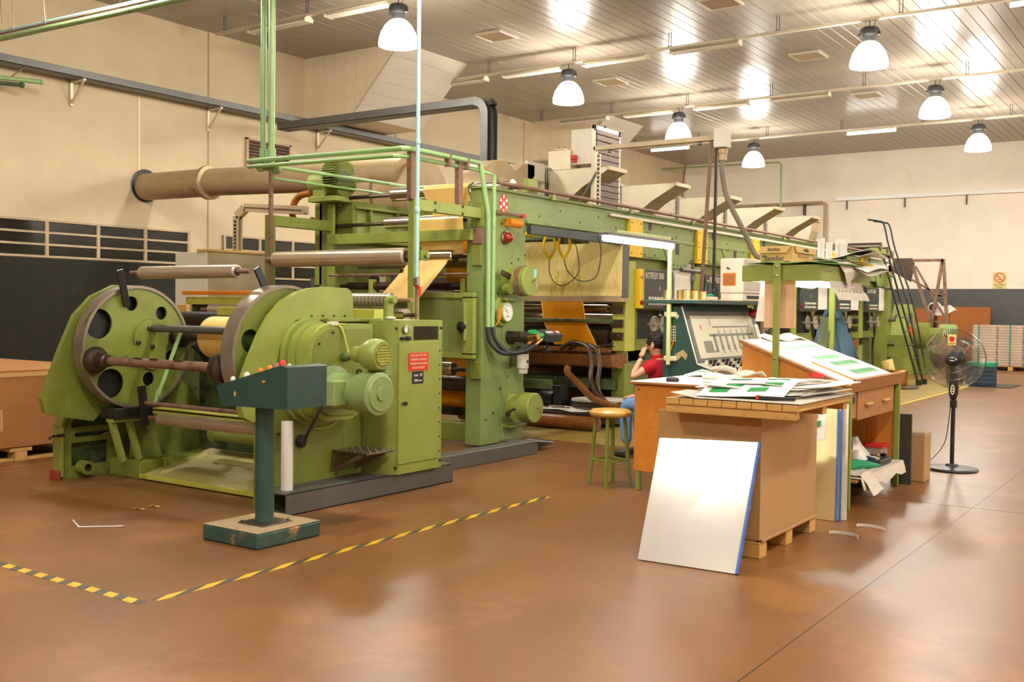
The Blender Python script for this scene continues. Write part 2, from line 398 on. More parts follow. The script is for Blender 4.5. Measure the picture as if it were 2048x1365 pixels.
# ---------------------------------------------------------------- the hall
X0, X1, Y0, Y1, HC = -15.5, 10.0, -11.0, 32.8, 6.5
fl = struct('floor', B().box(X0, Y0, -.2, X1, Y1, 0, 0), M['floor'])
for i, (a, b_) in enumerate(((-8.75, -6.66), (-6.62, -4.45))):
    for k in range(7):
        y = 10.02 + 2.05 * k
        if i == 1 and k < 3: continue
        obj('floor_plate', B().box(a, y, -.002, b_ - .012 * (k % 3), y + 2.03, .004 + .0015 * (k % 2), .001), M['plates'], fl)
for k in range(3): obj('floor_plate', B().box(-6.62, 10.02 + 2.05 * k, -.002, -5.3, 12.05 + 2.05 * k, .004, .001), M['plates'], fl)
obj('yellow_line', B().box(-4.44, 14, -.001, -4.38, 25, .0045, 0), M['yellow'], fl)
for x0, y0, x1, y1 in ((-15.4, 8.6, 10, 8.606), (-1.6, -10, -1.594, 32), (-9.0, 3.4, -8.994, 8.6)):
    obj('floor_joint', B().box(x0, y0, -.002, x1, y1, .0012, 0), M['dsteel'], fl)
ce = struct('ceiling', B().box(X0, Y0, HC, X1, Y1, HC + .15, 0), M['joint'])
pw = .2; k = 0; x = X0
pm = B().box(x + .004, Y0, HC - .02, x + pw - .004, Y1, HC, .003); p0 = obj('ceiling_panel', pm, M['ceil'], ce)
for k in range(1, int((X1 - X0) / pw)):
    c = p0.copy(); COL.objects.link(c); c.location.x += k * pw; c.location.z += .002 * math.sin(k * 2.4)
HC = 6.48
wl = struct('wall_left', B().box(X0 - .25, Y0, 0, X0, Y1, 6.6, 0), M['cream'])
# ragged opening where the exhaust duct leaves through the wall
obj('dado', B().box(X0, Y0, 0, X0 + .012, Y1, 2.2, .002), M['dado'], wl)
for y in (3.6, 7.2, 12.53, 17.71, 22.84, 28.0): obj('wall_joint', B().box(X0, y, 2.2, X0 + .006, y + .035, 6.47, 0), M['joint'], wl)
obj('wall_joint', B().box(X0, 11.06, 3.7, X0 + .012, 11.09, 5.05, 0), M['creamboard'], wl)
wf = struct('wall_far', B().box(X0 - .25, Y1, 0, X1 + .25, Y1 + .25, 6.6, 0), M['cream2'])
obj('dado', B().box(X0, Y1 - .012, 0, X1, Y1, 2.24, .002), M['dado_lit'], wf)
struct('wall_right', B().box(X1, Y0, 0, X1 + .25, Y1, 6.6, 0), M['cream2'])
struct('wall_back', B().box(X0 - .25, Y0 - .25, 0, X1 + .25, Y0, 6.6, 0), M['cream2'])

def window(n, y0, y1, z0, z1, ncol, nrow):
    w = struct('window_%d' % n, B().box(X0 - .06, y0, z0, X0 + .006, y1, z1, 0), M['winframe'])
    cw = (y1 - y0) / ncol; rh = (z1 - z0) / nrow
    for i in range(ncol):
        for j in range(nrow):
            a = y0 + i * cw; c = z0 + j * rh
            obj('pane', B().box(X0 + .004, a + .035, c + .022, X0 + .014 + .004 * ((i + j) % 2), a + cw - .035, c + rh - .022, .002), M['glassdark'], w)
    for i in range(ncol + 1): obj('mullion', B().box(X0, y0 + i * cw - .03, z0, X0 + .045, y0 + i * cw + .03, z1, .004), M['winframe'], w)
    for j in range(nrow + 1): obj('frame_rail', B().box(X0, y0 - .03, z0 + j * rh - .018, X0 + .04, y1 + .03, z0 + j * rh + .018, .003), M['winframe'], w)
window(1, 8.46, 12.1, 2.23, 2.8, 4, 3)
window(2, 12.91, 17.2, 2.03, 2.79, 5, 3)
def louvre(label, y0, y1, z0, z1, n):
    t = thing('wall_vent', label, 'vent', (X0, (y0 + y1) / 2, z0))
    obj('backing', B().box(X0, y0 + .03, z0 + .03, X0 + .01, y1 - .03, z1 - .03, 0), M['dsteel'], t)
    f = B()
    for a, c, d, e in ((y0, z0, y0 + .05, z1), (y1 - .05, z0, y1, z1), (y0, z0, y1, z0 + .04), (y0, z1 - .04, y1, z1)): f.box(X0, a, c, X0 + .06, d, e)
    obj('frame', f, M['winframe'], t)
    for i in range(n):
        z = z0 + .06 + (z1 - z0 - .12) * i / (n - 1)
        obj('slat', B().obox((X0 + .045, (y0 + y1) / 2, z), (.055, y1 - y0 - .1, .006), (0, .7, 0), .001), M['rust'], t)
louvre('louvred wall vent with brown slats above the round exhaust pipe', 13.41, 14.55, 3.85, 4.69, 13)
louvre('brown slatted wall vent partly behind the round ribbed blower', 16.13, 17.0, 3.9, 4.65, 12)

def bulkhead(y0, y1, zb, xt, xb, label):
    t = thing('ceiling_bulkhead', label, 'bulkhead', (X0, (y0 + y1) / 2, zb))
    prof = [(X0, zb), (xb, zb), (xt, HC), (X0, HC)]
    obj('core', B().prism(prof, 'y', y0 + .012, y1), M['alum'], t)
    n = int((xt - X0) / .28) + 1
    for i in range(n):
        a = X0 + i * .28; b_ = min(a + .274, xt - .02)
        if b_ <= a: continue
        sl = lambda x: zb if x <= xb else zb + (HC - zb) * (x - xb) / (xt - xb)
        poly = [(a, sl(a)), (b_, sl(b_)), (b_, HC - .002), (a, HC - .002)]
        if a < xb < b_: poly = [(a, zb), (xb, zb), (b_, sl(b_)), (b_, HC - .002), (a, HC - .002)]
        obj('board', B().prism(poly, 'y', y0, y0 + .014), M['creamboard'], t)
    L_ = math.hypot(xt - xb, HC - zb); m = 6
    for i in range(m):
        a, c = i / m + .004, (i + 1) / m - .004
        P = lambda f, o: (xb + (xt - xb) * f + o * .01, zb + (HC - zb) * f - o * .006)
        obj('slope_panel', B().prism([P(a, 0), P(c, 0), P(c, 1), P(a, 1)], 'y', y0 + .01, y1), M['slopeboard'], t)
    obj('edge_trim', B().bar((xb, y0 - .004, zb), (xt, y0 - .004, HC - .01), .05, .03), M['alum'], t)
    obj('bottom_trim', B().box(X0, y0 - .012, zb - .02, xb, y0 + .02, zb + .03), M['alum'], t)
bulkhead(14.95, 17.0, 5.22, -12.95, -14.18, 'cream boarded ceiling bulkhead with sloping white side, nearer one by the cable tray')
bulkhead(23.3, 25.2, 5.45, -13.2, -14.25, 'cream boarded ceiling bulkhead with sloping side, farther one behind the tall filter box')

# ---------------------------------------------------------------- ceiling services
def pendant(x, y, label, group=None):
    t = thing('pendant_lamp', label, 'lamp', (x, y, 5.44), group)
    obj('cord', B().cyl((x, y, 6.03), (x, y, 6.2), .008, n=6).cyl((x + .06, y, 6.0), (x + .09, y, 6.19), .005, n=5), M['black'], t)
    obj('ballast_housing', B().lathe([(.07, 0), (.1, .0), (.112, .1), (.13, .13), (.15, .16), (.152, .23), (.12, .26), (.05, .265)], (x, y, 5.8), n=16), M['black'], t)
    for s in (-1, 1): obj('clip', B().box(x + s * .15 - .02, y - .02, 5.93, x + s * .15 + .02, y + .02, 5.99), M['black'], t)
    obj('shade', B().lathe([(.29, 0), (.3, .02), (.29, .1), (.26, .2), (.21, .29), (.15, .36), (.1, .39)], (x, y, 5.44), n=28, cap=False), M['shade'], t, 'glowing white bell shade')
    ld = bpy.data.lights.new('pendant_light', 'POINT'); ld.shadow_soft_size = .1; ld.energy = LAMP_W; ld.color = LAMP_COL
    lo = bpy.data.objects.new('pendant_light', ld); COL.objects.link(lo); lo.parent = t; lo.location = (0, 0, .04)
    return t
PEND = {(-10.45, 12): 'white bell pendant lamp nearest the camera, beside the cyan pipe', (-10.51, 17): 'lit bell pendant over the roll-fed press, above the tall pole frame side',
        (-4.87, 17): 'largest lit bell pendant on the right, hung from the second ceiling rail',
        (-10.6, 22): 'lit bell pendant just above the horizontal pole beam', (-4.98, 22): 'lit bell pendant at right on the third ceiling rail',
        (-10.76, 27): 'smallest lit bell pendant in front of the far wall, left one', (-5.1, 27): 'lit bell pendant in front of the far wall near the right frame edge'}
for (x, y), l in PEND.items(): pendant(x, y, l)
for x, y in ((-10.5, 7), (-4.9, 7), (-4.9, 2), (-4.9, -3), (.7, -3), (.7, 17), (.7, 7), (.7, 2), (.7, 22), (.7, 27), (6.3, 7), (6.3, 12), (6.3, 17), (6.3, 22)):
    pendant(x, y, 'lit bell pendant lamp hung outside the photographed part of the hall', 'pendants outside the view')
RN = ['ceiling wiring rail nearest the camera', 'second ceiling wiring rail, holding four unlit tube fittings', 'third ceiling wiring rail, left end by the far bulkhead', 'farthest ceiling wiring rail, holding lit tubes']
for y, l in zip((12, 17, 22, 27), RN):
    t = thing('ceiling_rail', l, 'rail', (-2.7, y, 6.18))
    obj('rail', B().box(-14.6, y - .03, 6.17, 9.9, y + .03, 6.22), M['alum'], t)
    for x in [-14.4 + 2.0 * k for k in range(12)]:
        obj('hanger', B().box(x - .02, y - .006, 6.22, x - .008, y + .006, 6.48, .001).box(x + .03, y - .006, 6.22, x + .042, y + .006, 6.48, .001).box(x - .03, y - .02, 6.215, x + .05, y + .02, 6.235, .002), M['tray'], t)
def tubelight(x0, x1, y, label, lit=False):
    t = thing('tube_light', label, 'light', ((x0 + x1) / 2, y, 6.06))
    if not lit:
        obj('housing', B().prism([(y - .1, 6.12), (y + .1, 6.12), (y + .05, 6.17), (y - .05, 6.17)], 'x', x0, x1), M['alum'], t)
        for s in (-1, 0, 1): obj('tube', B().cyl((x0 + .03, y + .065 * s, 6.095), (x1 - .03, y + .065 * s, 6.095), .018, n=10), M['tubeoff'], t)
        for x in (x0, x1 - .035): obj('socket', B().box(x, y - .095, 6.075, x + .035, y + .095, 6.125), M['alum'], t)
    else:
        obj('housing', B().box(x0, y - .04, 6.13, x1, y + .04, 6.17), M['white'], t)
        obj('tube', B().cyl((x0, y, 6.1), (x1, y, 6.1), .035, n=12), M['tube'], t)
TL = [(12, -13.73, -12.35, 'unlit tube fitting in the first row, left of the green riser pipes'), (12, -11.94, -10.6, 'unlit tube fitting in the first row, next to the nearest pendant'),
      (17, -13.82, -12.45, 'unlit tube fitting leftmost on the second rail beside the near bulkhead'), (17, -12.02, -10.65, 'unlit tube fitting second from left on the second rail'),
      (17, -10.17, -8.83, 'unlit tube fitting third from left on the second rail'), (17, -8.36, -7.05, 'unlit tube fitting rightmost on the second rail, toward the big pendant'),
      (22, -13.81, -12.48, 'unlit tube fitting leftmost on the third rail, before the far bulkhead'), (22, -12.01, -10.7, 'unlit tube fitting above the pendant on the third rail'),
      (22, -10.2, -8.91, 'unlit tube fitting third from left on the third rail'), (22, -8.38, -7.1, 'unlit tube fitting rightmost on the third rail')]
for y, a, c, l in TL: tubelight(a, c, y, l)
tubelight(-13.85, -12.68, 27, 'lit white tube on the farthest rail, under the pole beam', True)
tubelight(-8.24, -7.03, 27, 'lit white tube on the farthest rail between two pendants', True)
tubelight(-2.82, -1.5, 17, 'lit white tube at the top right corner', True)
for x, y, l in ((-11.15, 15.5, 'square ceiling grille nearest the white bell pendant'), (-11.24, 19.9, 'square ceiling grille between the second and third rails, left one'),
                (-6.86, 19.9, 'square ceiling grille left of the largest right pendant'), (-6.94, 24.16, 'square ceiling grille between the third and farthest rails'), (-6.89, 15.73, 'square ceiling grille cut by the top edge of the picture')):
    t = thing('ceiling_grille', l, 'grille', (x, y, 6.44))
    f = B()
    for a, b_, c, d in ((-.3, -.3, .3, -.26), (-.3, .26, .3, .3), (-.3, -.26, -.26, .26), (.26, -.26, .3, .26)): f.box(x + a, y + b_, 6.44, x + c, y + d, 6.48)
    obj('frame', f, M['alum'], t); obj('backing', B().box(x - .26, y - .26, 6.465, x + .26, y + .26, 6.475, 0), M['galv2'], t)
    for k in range(7): obj('slat', B().box(x - .26, y - .22 + .07 * k, 6.448, x + .26, y - .2 + .07 * k, 6.462, .001), M['galv'], t)

# cable trays on the wall
t = thing('cable_tray', 'long grey cable tray running along the left wall on brackets', 'tray', (-15.3, 14, 5.0))
obj('channel', B().box(-15.4, 3.0, 5.08, -15.385, 24, 5.2).box(-15.4, 3.0, 5.08, -15.1, 24, 5.095).box(-15.115, 3.0, 5.08, -15.1, 24, 5.2), M['tray'], t)
for y in (7.0, 9.8, 12.53, 15.3, 18.1, 20.9, 23.6):
    obj('bracket', B().box(X0, y - .025, 4.68, X0 + .04, y + .025, 5.08).box(X0, y - .025, 5.045, X0 + .4, y + .025, 5.08).bar((X0 + .03, y, 4.72), (X0 + .37, y, 5.05), .03, .03), M['alum'], t)
t = thing('cable_tray', 'dark cable tray crossing from the wall and bending down to the press', 'tray', (-12.5, 14.0, 3.6))
YB = 14.0
obj('channel', B().box(-15.1, YB - .15, 4.86, -10.42, YB - .135, 5.0).box(-15.1, YB - .15, 4.86, -10.42, YB + .15, 4.875).box(-15.1, YB + .135, 4.86, -10.42, YB + .15, 5.0), M['tray'], t)
bend = arc(-10.42, 4.7, .3, 90, 0, 8); inn = arc(-10.42, 4.7, .16, 0, 90, 8)
obj('bend', B().prism(bend + inn, 'y', YB - .15, YB - .135).prism(bend + inn, 'y', YB + .135, YB + .15), M['tray'], t)
obj('drop', B().box(-10.26, YB - .15, 0, -10.12, YB - .135, 4.7).box(-10.26, YB + .135, 0, -10.12, YB + .15, 4.7), M['tray'], t)
for k in range(5): obj('rung', B().box(-10.25, YB - .14, 3.4 + .3 * k, -10.22, YB + .14, 3.43 + .3 * k), M['alum'], t)
obj('cables', B().tube([(-15, YB, 4.9), (-10.5, YB, 4.93), (-10.25, YB, 4.85), (-10.17, YB, 4.6), (-10.17, YB, 3.2)], .05, smooth=4).tube([(-15, YB + .08, 4.9), (-10.5, YB + .08, 4.92), (-10.27, YB + .08, 4.84), (-10.19, YB + .08, 4.6), (-10.19, YB + .08, 3.2)], .04, smooth=4), M['rubber'], t)

# big exhaust pipe from wall to blower, wall opening
t = thing('exhaust_pipe', 'fat beige exhaust pipe running from a hole in the left wall', 'pipe', (-13.3, 11.2, 3.1))
obj('wall_sleeve', B().lathe([(.27, 0), (.285, .02), (.25, .03)], (X0, 11.2, 3.54), (1, 0, 0)), M['black'], t, 'dark ragged hole rim in the wall')
obj('near_pipe', B().cyl((X0 + .0, 11.2, 3.52), (-13.8, 11.2, 3.5), .23, n=32), M['galv2'], t)
obj('joint_collar', B().lathe([(.23, 0), (.28, .02), (.28, .1), (.24, .12)], (-13.86, 11.2, 3.5), (1, 0, -.03), n=32), M['galv2'], t)
obj('long_pipe', B().cyl((-13.75, 11.2, 3.5), (-9.6, 11.2, 3.38), .22, n=32), M['galv2'], t)
t = thing('fan_drum', 'large beige drum shaped fan casing behind the ribbed blower', 'fan casing', (-10.1, 11.5, 2.75))
obj('drum', B().lathe([(.3, 0), (.5, .08), (.5, .9), (.47, 1.3)], (-10.75, 11.5, 3.13), (1, 0, 0), n=40), M['galv2'], t)
obj('seam_band', B().lathe([(.505, 0), (.512, .01), (.512, .05), (.505, .06)], (-10.1, 11.5, 3.13), (1, 0, 0), n=40), M['rust'], t)
t = thing('fan_drum', 'round beige fan casing with flat disc face, left of the sheet metal hoods', 'fan casing', (-8.2, 11.5, 2.7))
obj('volute', B().lathe([(.43, 0), (.43, .45), (.42, .47)], (-8.5, 11.35, 3.05), (1, 0, 0), n=40), M['galv2'], t)
obj('hub_plate', B().lathe([(.2, 0), (.2, .012), (.07, .014), (.07, .04)], (-8.03, 11.35, 3.05), (1, 0, 0), n=24), M['galv'], t)
obj('outlet', B().prism([(11.4, 3.2), (11.9, 3.5), (12.15, 3.5), (12.15, 3.35), (11.6, 2.9)], 'x', -8.4, -8.05), M['galv2'], t)

# ---------------------------------------------------------------- reel stand at the near end of the press
def bolts(parent, pts, axis='x', r=.012, h=.012, m='dsteel', name='bolt'):
    me = None
    d = {'x': (1, 0, 0), '-y': (0, -1, 0), 'z': (0, 0, 1)}[axis]
    for p in pts:
        if me is None:
            o = obj(name, B().lathe([(r, 0), (r, h * .8), (r * .7, h)], p, d, n=8), M[m], parent); me = o; q0 = Vector(p)
        else:
            c = me.copy(); COL.objects.link(c); c.location = me.location + Vector(p) - q0; WP[c] = wpos(me) + Vector(p) - q0
YC, ZC = 5.48, 1.13
rs = thing('reel_stand', 'green two-disc paper reel stand at the near end of the press', 'machine', (-6.8, 5.7, 0))
# near side
obj('side_plate', B().prism([(5.2, 0), (6.4, 0), (6.4, 1.395), (5.46, 1.395), (5.2, 1.1)], 'x', -5.9, -5.75), M['green2'], rs)
for y in (5.72, 6.18): obj('side_panel', B().box(-5.755, y - .2, .1, -5.745, y + .23, .5, .003), M['green2'], rs)
obj('top_ledge', B().box(-5.8, 5.75, 1.38, -5.68, 6.42, 1.405), M['green2'], rs)
sh = [(4.94, .8), (4.93, .86), (4.97, .98), (5.03, 1.11), (5.12, 1.28), (5.22, 1.42), (5.34, 1.53), (5.48, 1.6), (5.62, 1.635), (5.8, 1.65), (5.95, 1.645)] + arc(5.99, 1.56, .085, 80, 0, 5) + [(6.08, 1.395), (5.46, 1.395), (5.3, 1.2), (5.2, .66), (5.05, .66), (4.97, .7)]
obj('guard_plate', B().prism(sh, 'x', -5.8, -5.74), M['green'], rs)
bolts(rs, [(-5.74, y, 1.425) for y in (5.62, 5.74, 5.86, 5.98)], r=.008)
def disc(x, name, holes):
    d = obj(name, B().plate(circ(YC, ZC, .5, 56), [circ(*h) for h in holes], 'x', x - .02, x), M['green2'], rs)
    obj('rim', B().lathe([(.5, -.12), (.525, -.12), (.525, .012), (.5, .012)], (x, YC, ZC), (1, 0, 0), n=64, cap=False).lathe([(.5, .012), (.5, -.12)], (x, YC, ZC), (1, 0, 0), n=64, cap=False), M['rimsteel'], d, 'bare steel rim')
    return d
dd = disc(-7.68, 'turret_disc', [(5.11, 1.33, .125), (5.22, .83, .125), (5.42, 1.5, .062), (5.72, 1.42, .058), (5.59, .85, .06), (5.82, 1.04, .055)])
obj('disc_backing', B().prism(circ(YC, ZC, .49, 40), 'x', -7.8, -7.74), M['black'], dd)
cov = arc(5.6, 1.2, .17, -20, 200, 12) + [(5.4, 1.12), (5.35, 1.06), (5.38, 1.0), (5.44, .97), (5.5, 1.0), (5.54, .95), (5.62, .93), (5.7, 1.0)]
obj('cover_plate', B().prism(cov, 'x', -7.68, -7.65), M['green2'], dd)
bolts(dd, [(-7.65, 5.57, 1.29), (-7.65, 5.6, 1.13), (-7.68, 5.38, 1.02), (-7.65, 5.46, 1.17), (-7.65, 5.7, 1.28)], r=.02, h=.025)
dn = disc(-5.86, 'turret_disc', [(5.13, 1.24, .085), (5.85, .8, .085), (5.5, .75, .06)])
obj('disc_backing', B().prism(circ(YC, ZC, .49, 40), 'x', -5.98, -5.93), M['green3'], dn)
# shafts
s1 = obj('reel_shaft', B().cyl((-7.6, 5.05, 1.035), (-5.99, 5.05, 1.035), .036, n=20), M['rust'], rs)
obj('chuck', B().lathe([(.1, 0), (.11, .02), (.11, .06), (.09, .09), (.06, .1), (.055, .2), (.045, .21), (.045, .25)], (-7.68, 5.05, 1.035), (1, 0, 0), n=24), M['dsteel'], s1)
obj('chuck', B().lathe([(.045, 0), (.1, .02), (.11, .05), (.11, .1), (.07, .12), (.07, .16)], (-6.14, 5.05, 1.035), (1, 0, 0), n=24), M['dsteel'], s1)
obj('collar', B().lathe([(.06, 0), (.11, .01), (.11, .04), (.08, .05)], (-7.685, 5.05, 1.035), (1, 0, 0), n=24), M['green'], s1)
for x in (-7.1, -6.9, -6.6): obj('key', B().box(x, 5.02, 1.068, x + .1, 5.04, 1.078), M['steel'], s1)
obj('idler_tube', B().cyl((-7.66, 5.62, 1.29), (-5.98, 5.62, 1.29), .032, n=18), M['grey'], rs)
obj('idler_tube', B().cyl((-7.6, 6.15, 1.33), (-5.98, 6.15, 1.33), .04, n=18), M['black'], rs)
sx = obj('reel_shaft', B().cyl((-7.66, 5.9, 1.22), (-5.98, 5.9, 1.22), .035, n=18), M['dsteel'], rs)
obj('chuck', B().lathe([(.1, 0), (.1, .05), (.06, .06), (.05, .2)], (-7.67, 5.9, 1.22), (1, 0, 0), n=20), M['dsteel'], sx)
# wound guide rollers on black arms
def wound(p0, p1, r, shaft, parent, m='wound', ext=.14):
    p0 = Vector(p0); p1 = Vector(p1); d = (p1 - p0).normalized(); L_ = (p1 - p0).length
    o = obj('guide_roller', B().lathe([(r * .8, 0), (r, .012), (r, L_ - .012), (r * .8, L_)], p0, d, n=28), M[m], parent)
    obj('roller_shaft', B().cyl(p0 - d * ext, p1 + d * ext, shaft, n=12), M['rust'], o)
    obj('end_cap', B().lathe([(r * .72, 0), (r * .6, .006), (r * .35, .008)], p1, d, n=20), M['dsteel'], o)
    return o
wound((-7.38, 5.3, 1.755), (-6.2, 5.3, 1.755), .052, .018, rs)
obj('roller_arm', B().bar((-5.99, 5.3, 1.78), (-5.99, 5.44, 1.54), .02, .06, up=(0, 1, 0)), M['black'], rs)
obj('roller_arm', B().bar((-7.6, 5.25, 1.78), (-7.66, 5.36, 1.48), .02, .06, up=(0, 1, 0)), M['black'], rs)
wound((-7.3, 5.42, .545), (-5.98, 5.42, .545), .05, .018, rs)
obj('roller_arm', B().bar((-7.6, 5.46, .8), (-7.6, 5.5, .46), .02, .075, up=(0, 1, 0)), M['black'], rs)
obj('cross_rod', B().cyl((-7.48, 5.42, .665), (-5.95, 5.42, .665), .018, n=12), M['rust'], rs)
obj('cross_angle', B().box(-7.45, 5.46, .6, -5.9, 5.56, .625).box(-7.45, 5.46, .575, -5.9, 5.475, .62), M['yell2'], rs)
obj('cross_tube', B().cyl((-7.3, 6.0, .36), (-5.9, 6.0, .36), .05, n=20).lathe([(.065, 0), (.065, .05), (.05, .06)], (-7.34, 6.0, .36), (1, 0, 0), n=20), M['green'], rs)
obj('tie_rod', B().bar((-7.42, 5.72, 1.26), (-7.5, 5.55, .72), .03, .03).bar((-7.5, 5.55, .78), (-7.5, 5.52, .64), .02, .02), M['pipe'], rs)
obj('stay', B().bar((-7.6, 6.0, 1.15), (-7.6, 6.3, .85), .04, .05), M['black'], rs)
# far side frame
obj('outer_guard', B().prism([(4.77, .6), (4.74, .72), (4.9, 1.12), (5.03, 1.4), (5.19, 1.56), (5.41, 1.66), (5.7, 1.66), (5.7, .9), (5.2, .5), (4.9, .56)], 'x', -7.95, -7.9), M['green2'], rs)
ff = [(5.05, 0), (5.05, .47), (5.22, .84), (5.5, .9), (6.25, .9), (6.25, 0)]
obj('side_frame', B().plate(ff, [[(5.14, .1), (5.14, .3), (5.5, .3), (5.5, .1)], [(5.14, .43), (5.14, .47), (5.24, .62), (5.52, .62), (5.52, .43)], arc(5.19, .365, .02, 90, 270, 6) + arc(5.49, .365, .02, -90, 90, 6)], 'x', -8.16, -8.12), M['green2'], rs)
obj('front_flange', B().box(-8.22, 5.03, .02, -8.1, 5.06, .47).prism([(5.03, .46), (5.06, .46), (5.235, .85), (5.205, .85)], 'x', -8.22, -8.1), M['green'], rs)
obj('frame_back', B().box(-8.22, 5.1, .02, -8.2, 6.2, .85), M['green3'], rs)
obj('red_foot', B().box(-8.22, 5.0, .0, -8.1, 5.03, .08), M['redfoot'], rs, 'red painted foot')
obj('pipe_stub', B().lathe([(.035, 0), (.06, 0), (.06, .1), (.035, .1)], (-8.1, 5.22, .09), (1, 0, 0), n=18, cap=False), M['green2'], rs)
obj('crank_handle', B().tube([(-8.1, 5.06, .38), (-8.1, 4.94, .38), (-8.05, 4.9, .37)], .014), M['dsteel'], rs)
obj('hanging_lever', B().tube([(-7.9, 5.25, .62), (-7.9, 5.42, .4), (-7.9, 5.3, .38)], .01), M['rust'], rs)
obj('bearing_block', B().box(-7.82, 5.22, .53, -7.62, 5.6, .62), M['black'], rs)
obj('round_cover', B().prism([(5.6, 0.1), (6.3, .1), (6.3, .6)] + arc(5.97, .5, .33, 20, 180, 12), 'x', -7.98, -7.9), M['green2'], rs)
for y0, z0 in ((5.24, .52), (5.4, .52), (5.6, .5)): obj('strut', B().bar((-7.7, y0, z0), (-7.7, y0 + .11, .16), .045, .05, up=(0, 1, 0)), M['green'], rs)
obj('strut_top', B().box(-7.75, 5.22, .5, -7.65, 5.66, .53), M['green'], rs)
obj('base_block', B().box(-8.05, 5.46, .0, -7.62, 6.3, .15, .006), M['green2'], rs)
obj('side_skirt', B().box(-7.64, 5.7, .02, -7.6, 6.3, .16), M['green'], rs)
pan = obj('drip_pan', B().prism([(5.46, .01), (5.46, .035), (6.2, .19), (6.22, .19), (6.22, .165)], 'x', -7.62, -5.9), M['dustpan'], rs, 'dusty pale sloping drip pan')
obj('pan_lip', B().box(-7.62, 5.45, .01, -5.9, 5.475, .05), M['yell2'], pan)
obj('back_plate', B().box(-7.9, 6.3, .1, -5.9, 6.36, .95), M['green3'], rs)
obj('cross_beam', B().box(-7.9, 6.24, .98, -5.9, 6.38, 1.12), M['green3'], rs)
obj('cross_beam', B().box(-7.9, 6.5, 1.4, -5.9, 6.62, 1.48), M['yell2'], rs)
# gearbox and motor on the near side
gb = obj('gearbox', B().prism([(6.02, 1.365)] + arc(5.57, 1.14, .225, 90, 180, 12) + arc(5.57, .87, .225, 180, 270, 12) + [(5.8, .645), (6.02, .75)], 'x', -5.75, -5.48), M['green'], rs)
obj('gearbox_flange', B().prism(arc(5.58, 1.13, .275, 0, 180, 18) + arc(5.58, .88, .275, 180, 360, 18), 'x', -5.76, -5.7), M['green'], gb)
obj('cover_rib', B().prism(arc(5.57, 1.14, .245, 0, 180, 16) + arc(5.57, .87, .245, 180, 360, 16), 'x', -5.64, -5.61), M['green'], gb)
obj('face_plate', B().prism([(5.99, 1.33)] + arc(5.57, 1.14, .19, 90, 180, 12) + arc(5.57, .87, .19, 180, 270, 12) + [(5.8, .68), (5.99, .78)], 'x', -5.48, -5.465), M['green2'], gb)
bolts(gb, [(-5.465, 5.57 + .165 * math.cos(a), z + .165 * math.sin(a)) for z, a in ((1.14, .5), (1.14, 1.57), (1.14, 2.6), (.87, 3.6), (.87, 4.71), (.87, 5.6))], r=.01)
obj('pipe_loop', B().tube([(-5.55, 5.35, .98), (-5.5, 5.36, 1.15), (-5.5, 5.45, 1.33), (-5.5, 5.6, 1.36), (-5.46, 5.66, 1.33), (-5.42, 5.7, 1.12)], .009, smooth=4).tube([(-5.5, 5.6, 1.365), (-5.6, 5.85, 1.36), (-5.6, 5.93, 1.33), (-5.6, 5.94, 1.16)], .008, smooth=3), M['yell2'], gb)
obj('pipe_joint', B().box(-5.52, 5.56, 1.355, -5.47, 5.64, 1.385), M['offwhite'], gb)
obj('valve', B().lathe([(.02, 0), (.035, .01), (.035, .04), (.02, .06), (.02, .1)], (-5.465, 5.68, 1.12), (1, 0, 0), n=12).ball((-5.42, 5.68, 1.12), .03), M['green3'], gb)
mo = obj('motor', B().lathe([(.17, 0), (.185, .01), (.185, .03), (.135, .04), (.135, .2), (.125, .22), (.125, .3), (.15, .31), (.15, .44), (.155, .45), (.155, .47), (.135, .48)], (-5.47, 5.57, .875), (1, 0, 0), n=36), M['pgreen'], rs)
obj('end_cap', B().lathe([(.13, 0), (.125, .012), (.05, .014), (.05, .025)], (-4.99, 5.57, .875), (1, 0, 0), n=30), M['pgreen'], mo)
obj('terminal_box', B().box(-5.42, 5.34, .78, -5.22, 5.47, .97, .012), M['pgreen'], mo)
bolts(mo, [(-5.24, 5.38, .82), (-5.24, 5.38, .94)], r=.008)
obj('lifting_eye', B().lathe([(.012, -.006), (.026, -.006), (.026, .006), (.012, .006)], (-5.2, 5.57, 1.02), (0, 1, 0), n=14, cap=False), M['steel'], mo)
bw = obj('blower', B().lathe([(.05, 0), (.06, .02), (.06, .1), (.09, .12), (.11, .16), (.12, .2), (.115, .26), (.1, .285)], (-5.28, 5.6, 1.15), (1, 0, 0), n=30), M['green'], mo)
obj('grille', B().lathe([(.085, 0), (.082, .008), (.0755, .008), (.075, .002)], (-4.996, 5.6, 1.15), (1, 0, 0), n=28), M['green2'], bw)
g = B()
for k in range(-3, 4):
    h = math.sqrt(.072 ** 2 - (k * .02) ** 2); g.box(-4.994, 5.6 - h, 1.15 + k * .02 - .005, -4.986, 5.6 + h, 1.15 + k * .02 + .0035, 0).box(-4.995, 5.6 + k * .02 - .0035, 1.15 - h, -4.987, 5.6 + k * .02 + .0035, 1.15 + h, 0)
obj('grille_bars', g, M['yell2'], bw)
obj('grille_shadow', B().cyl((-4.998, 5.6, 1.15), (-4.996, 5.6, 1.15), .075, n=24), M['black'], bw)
obj('blower_duct', B().box(-5.2, 5.64, .98, -5.02, 5.74, 1.16, .02), M['pgreen'], bw)
obj('motor_cable', B().tube([(-5.35, 5.38, .82), (-5.4, 5.34, .7), (-5.5, 5.34, .55), (-5.7, 5.5, .46), (-5.74, 5.52, .5)], .012, smooth=4), M['rubber'], rs)
obj('cable_gland', B().lathe([(.03, 0), (.05, 0), (.05, .02), (.03, .02)], (-5.745, 5.52, .48), (1, 0, 0), n=16), M['black'], rs)
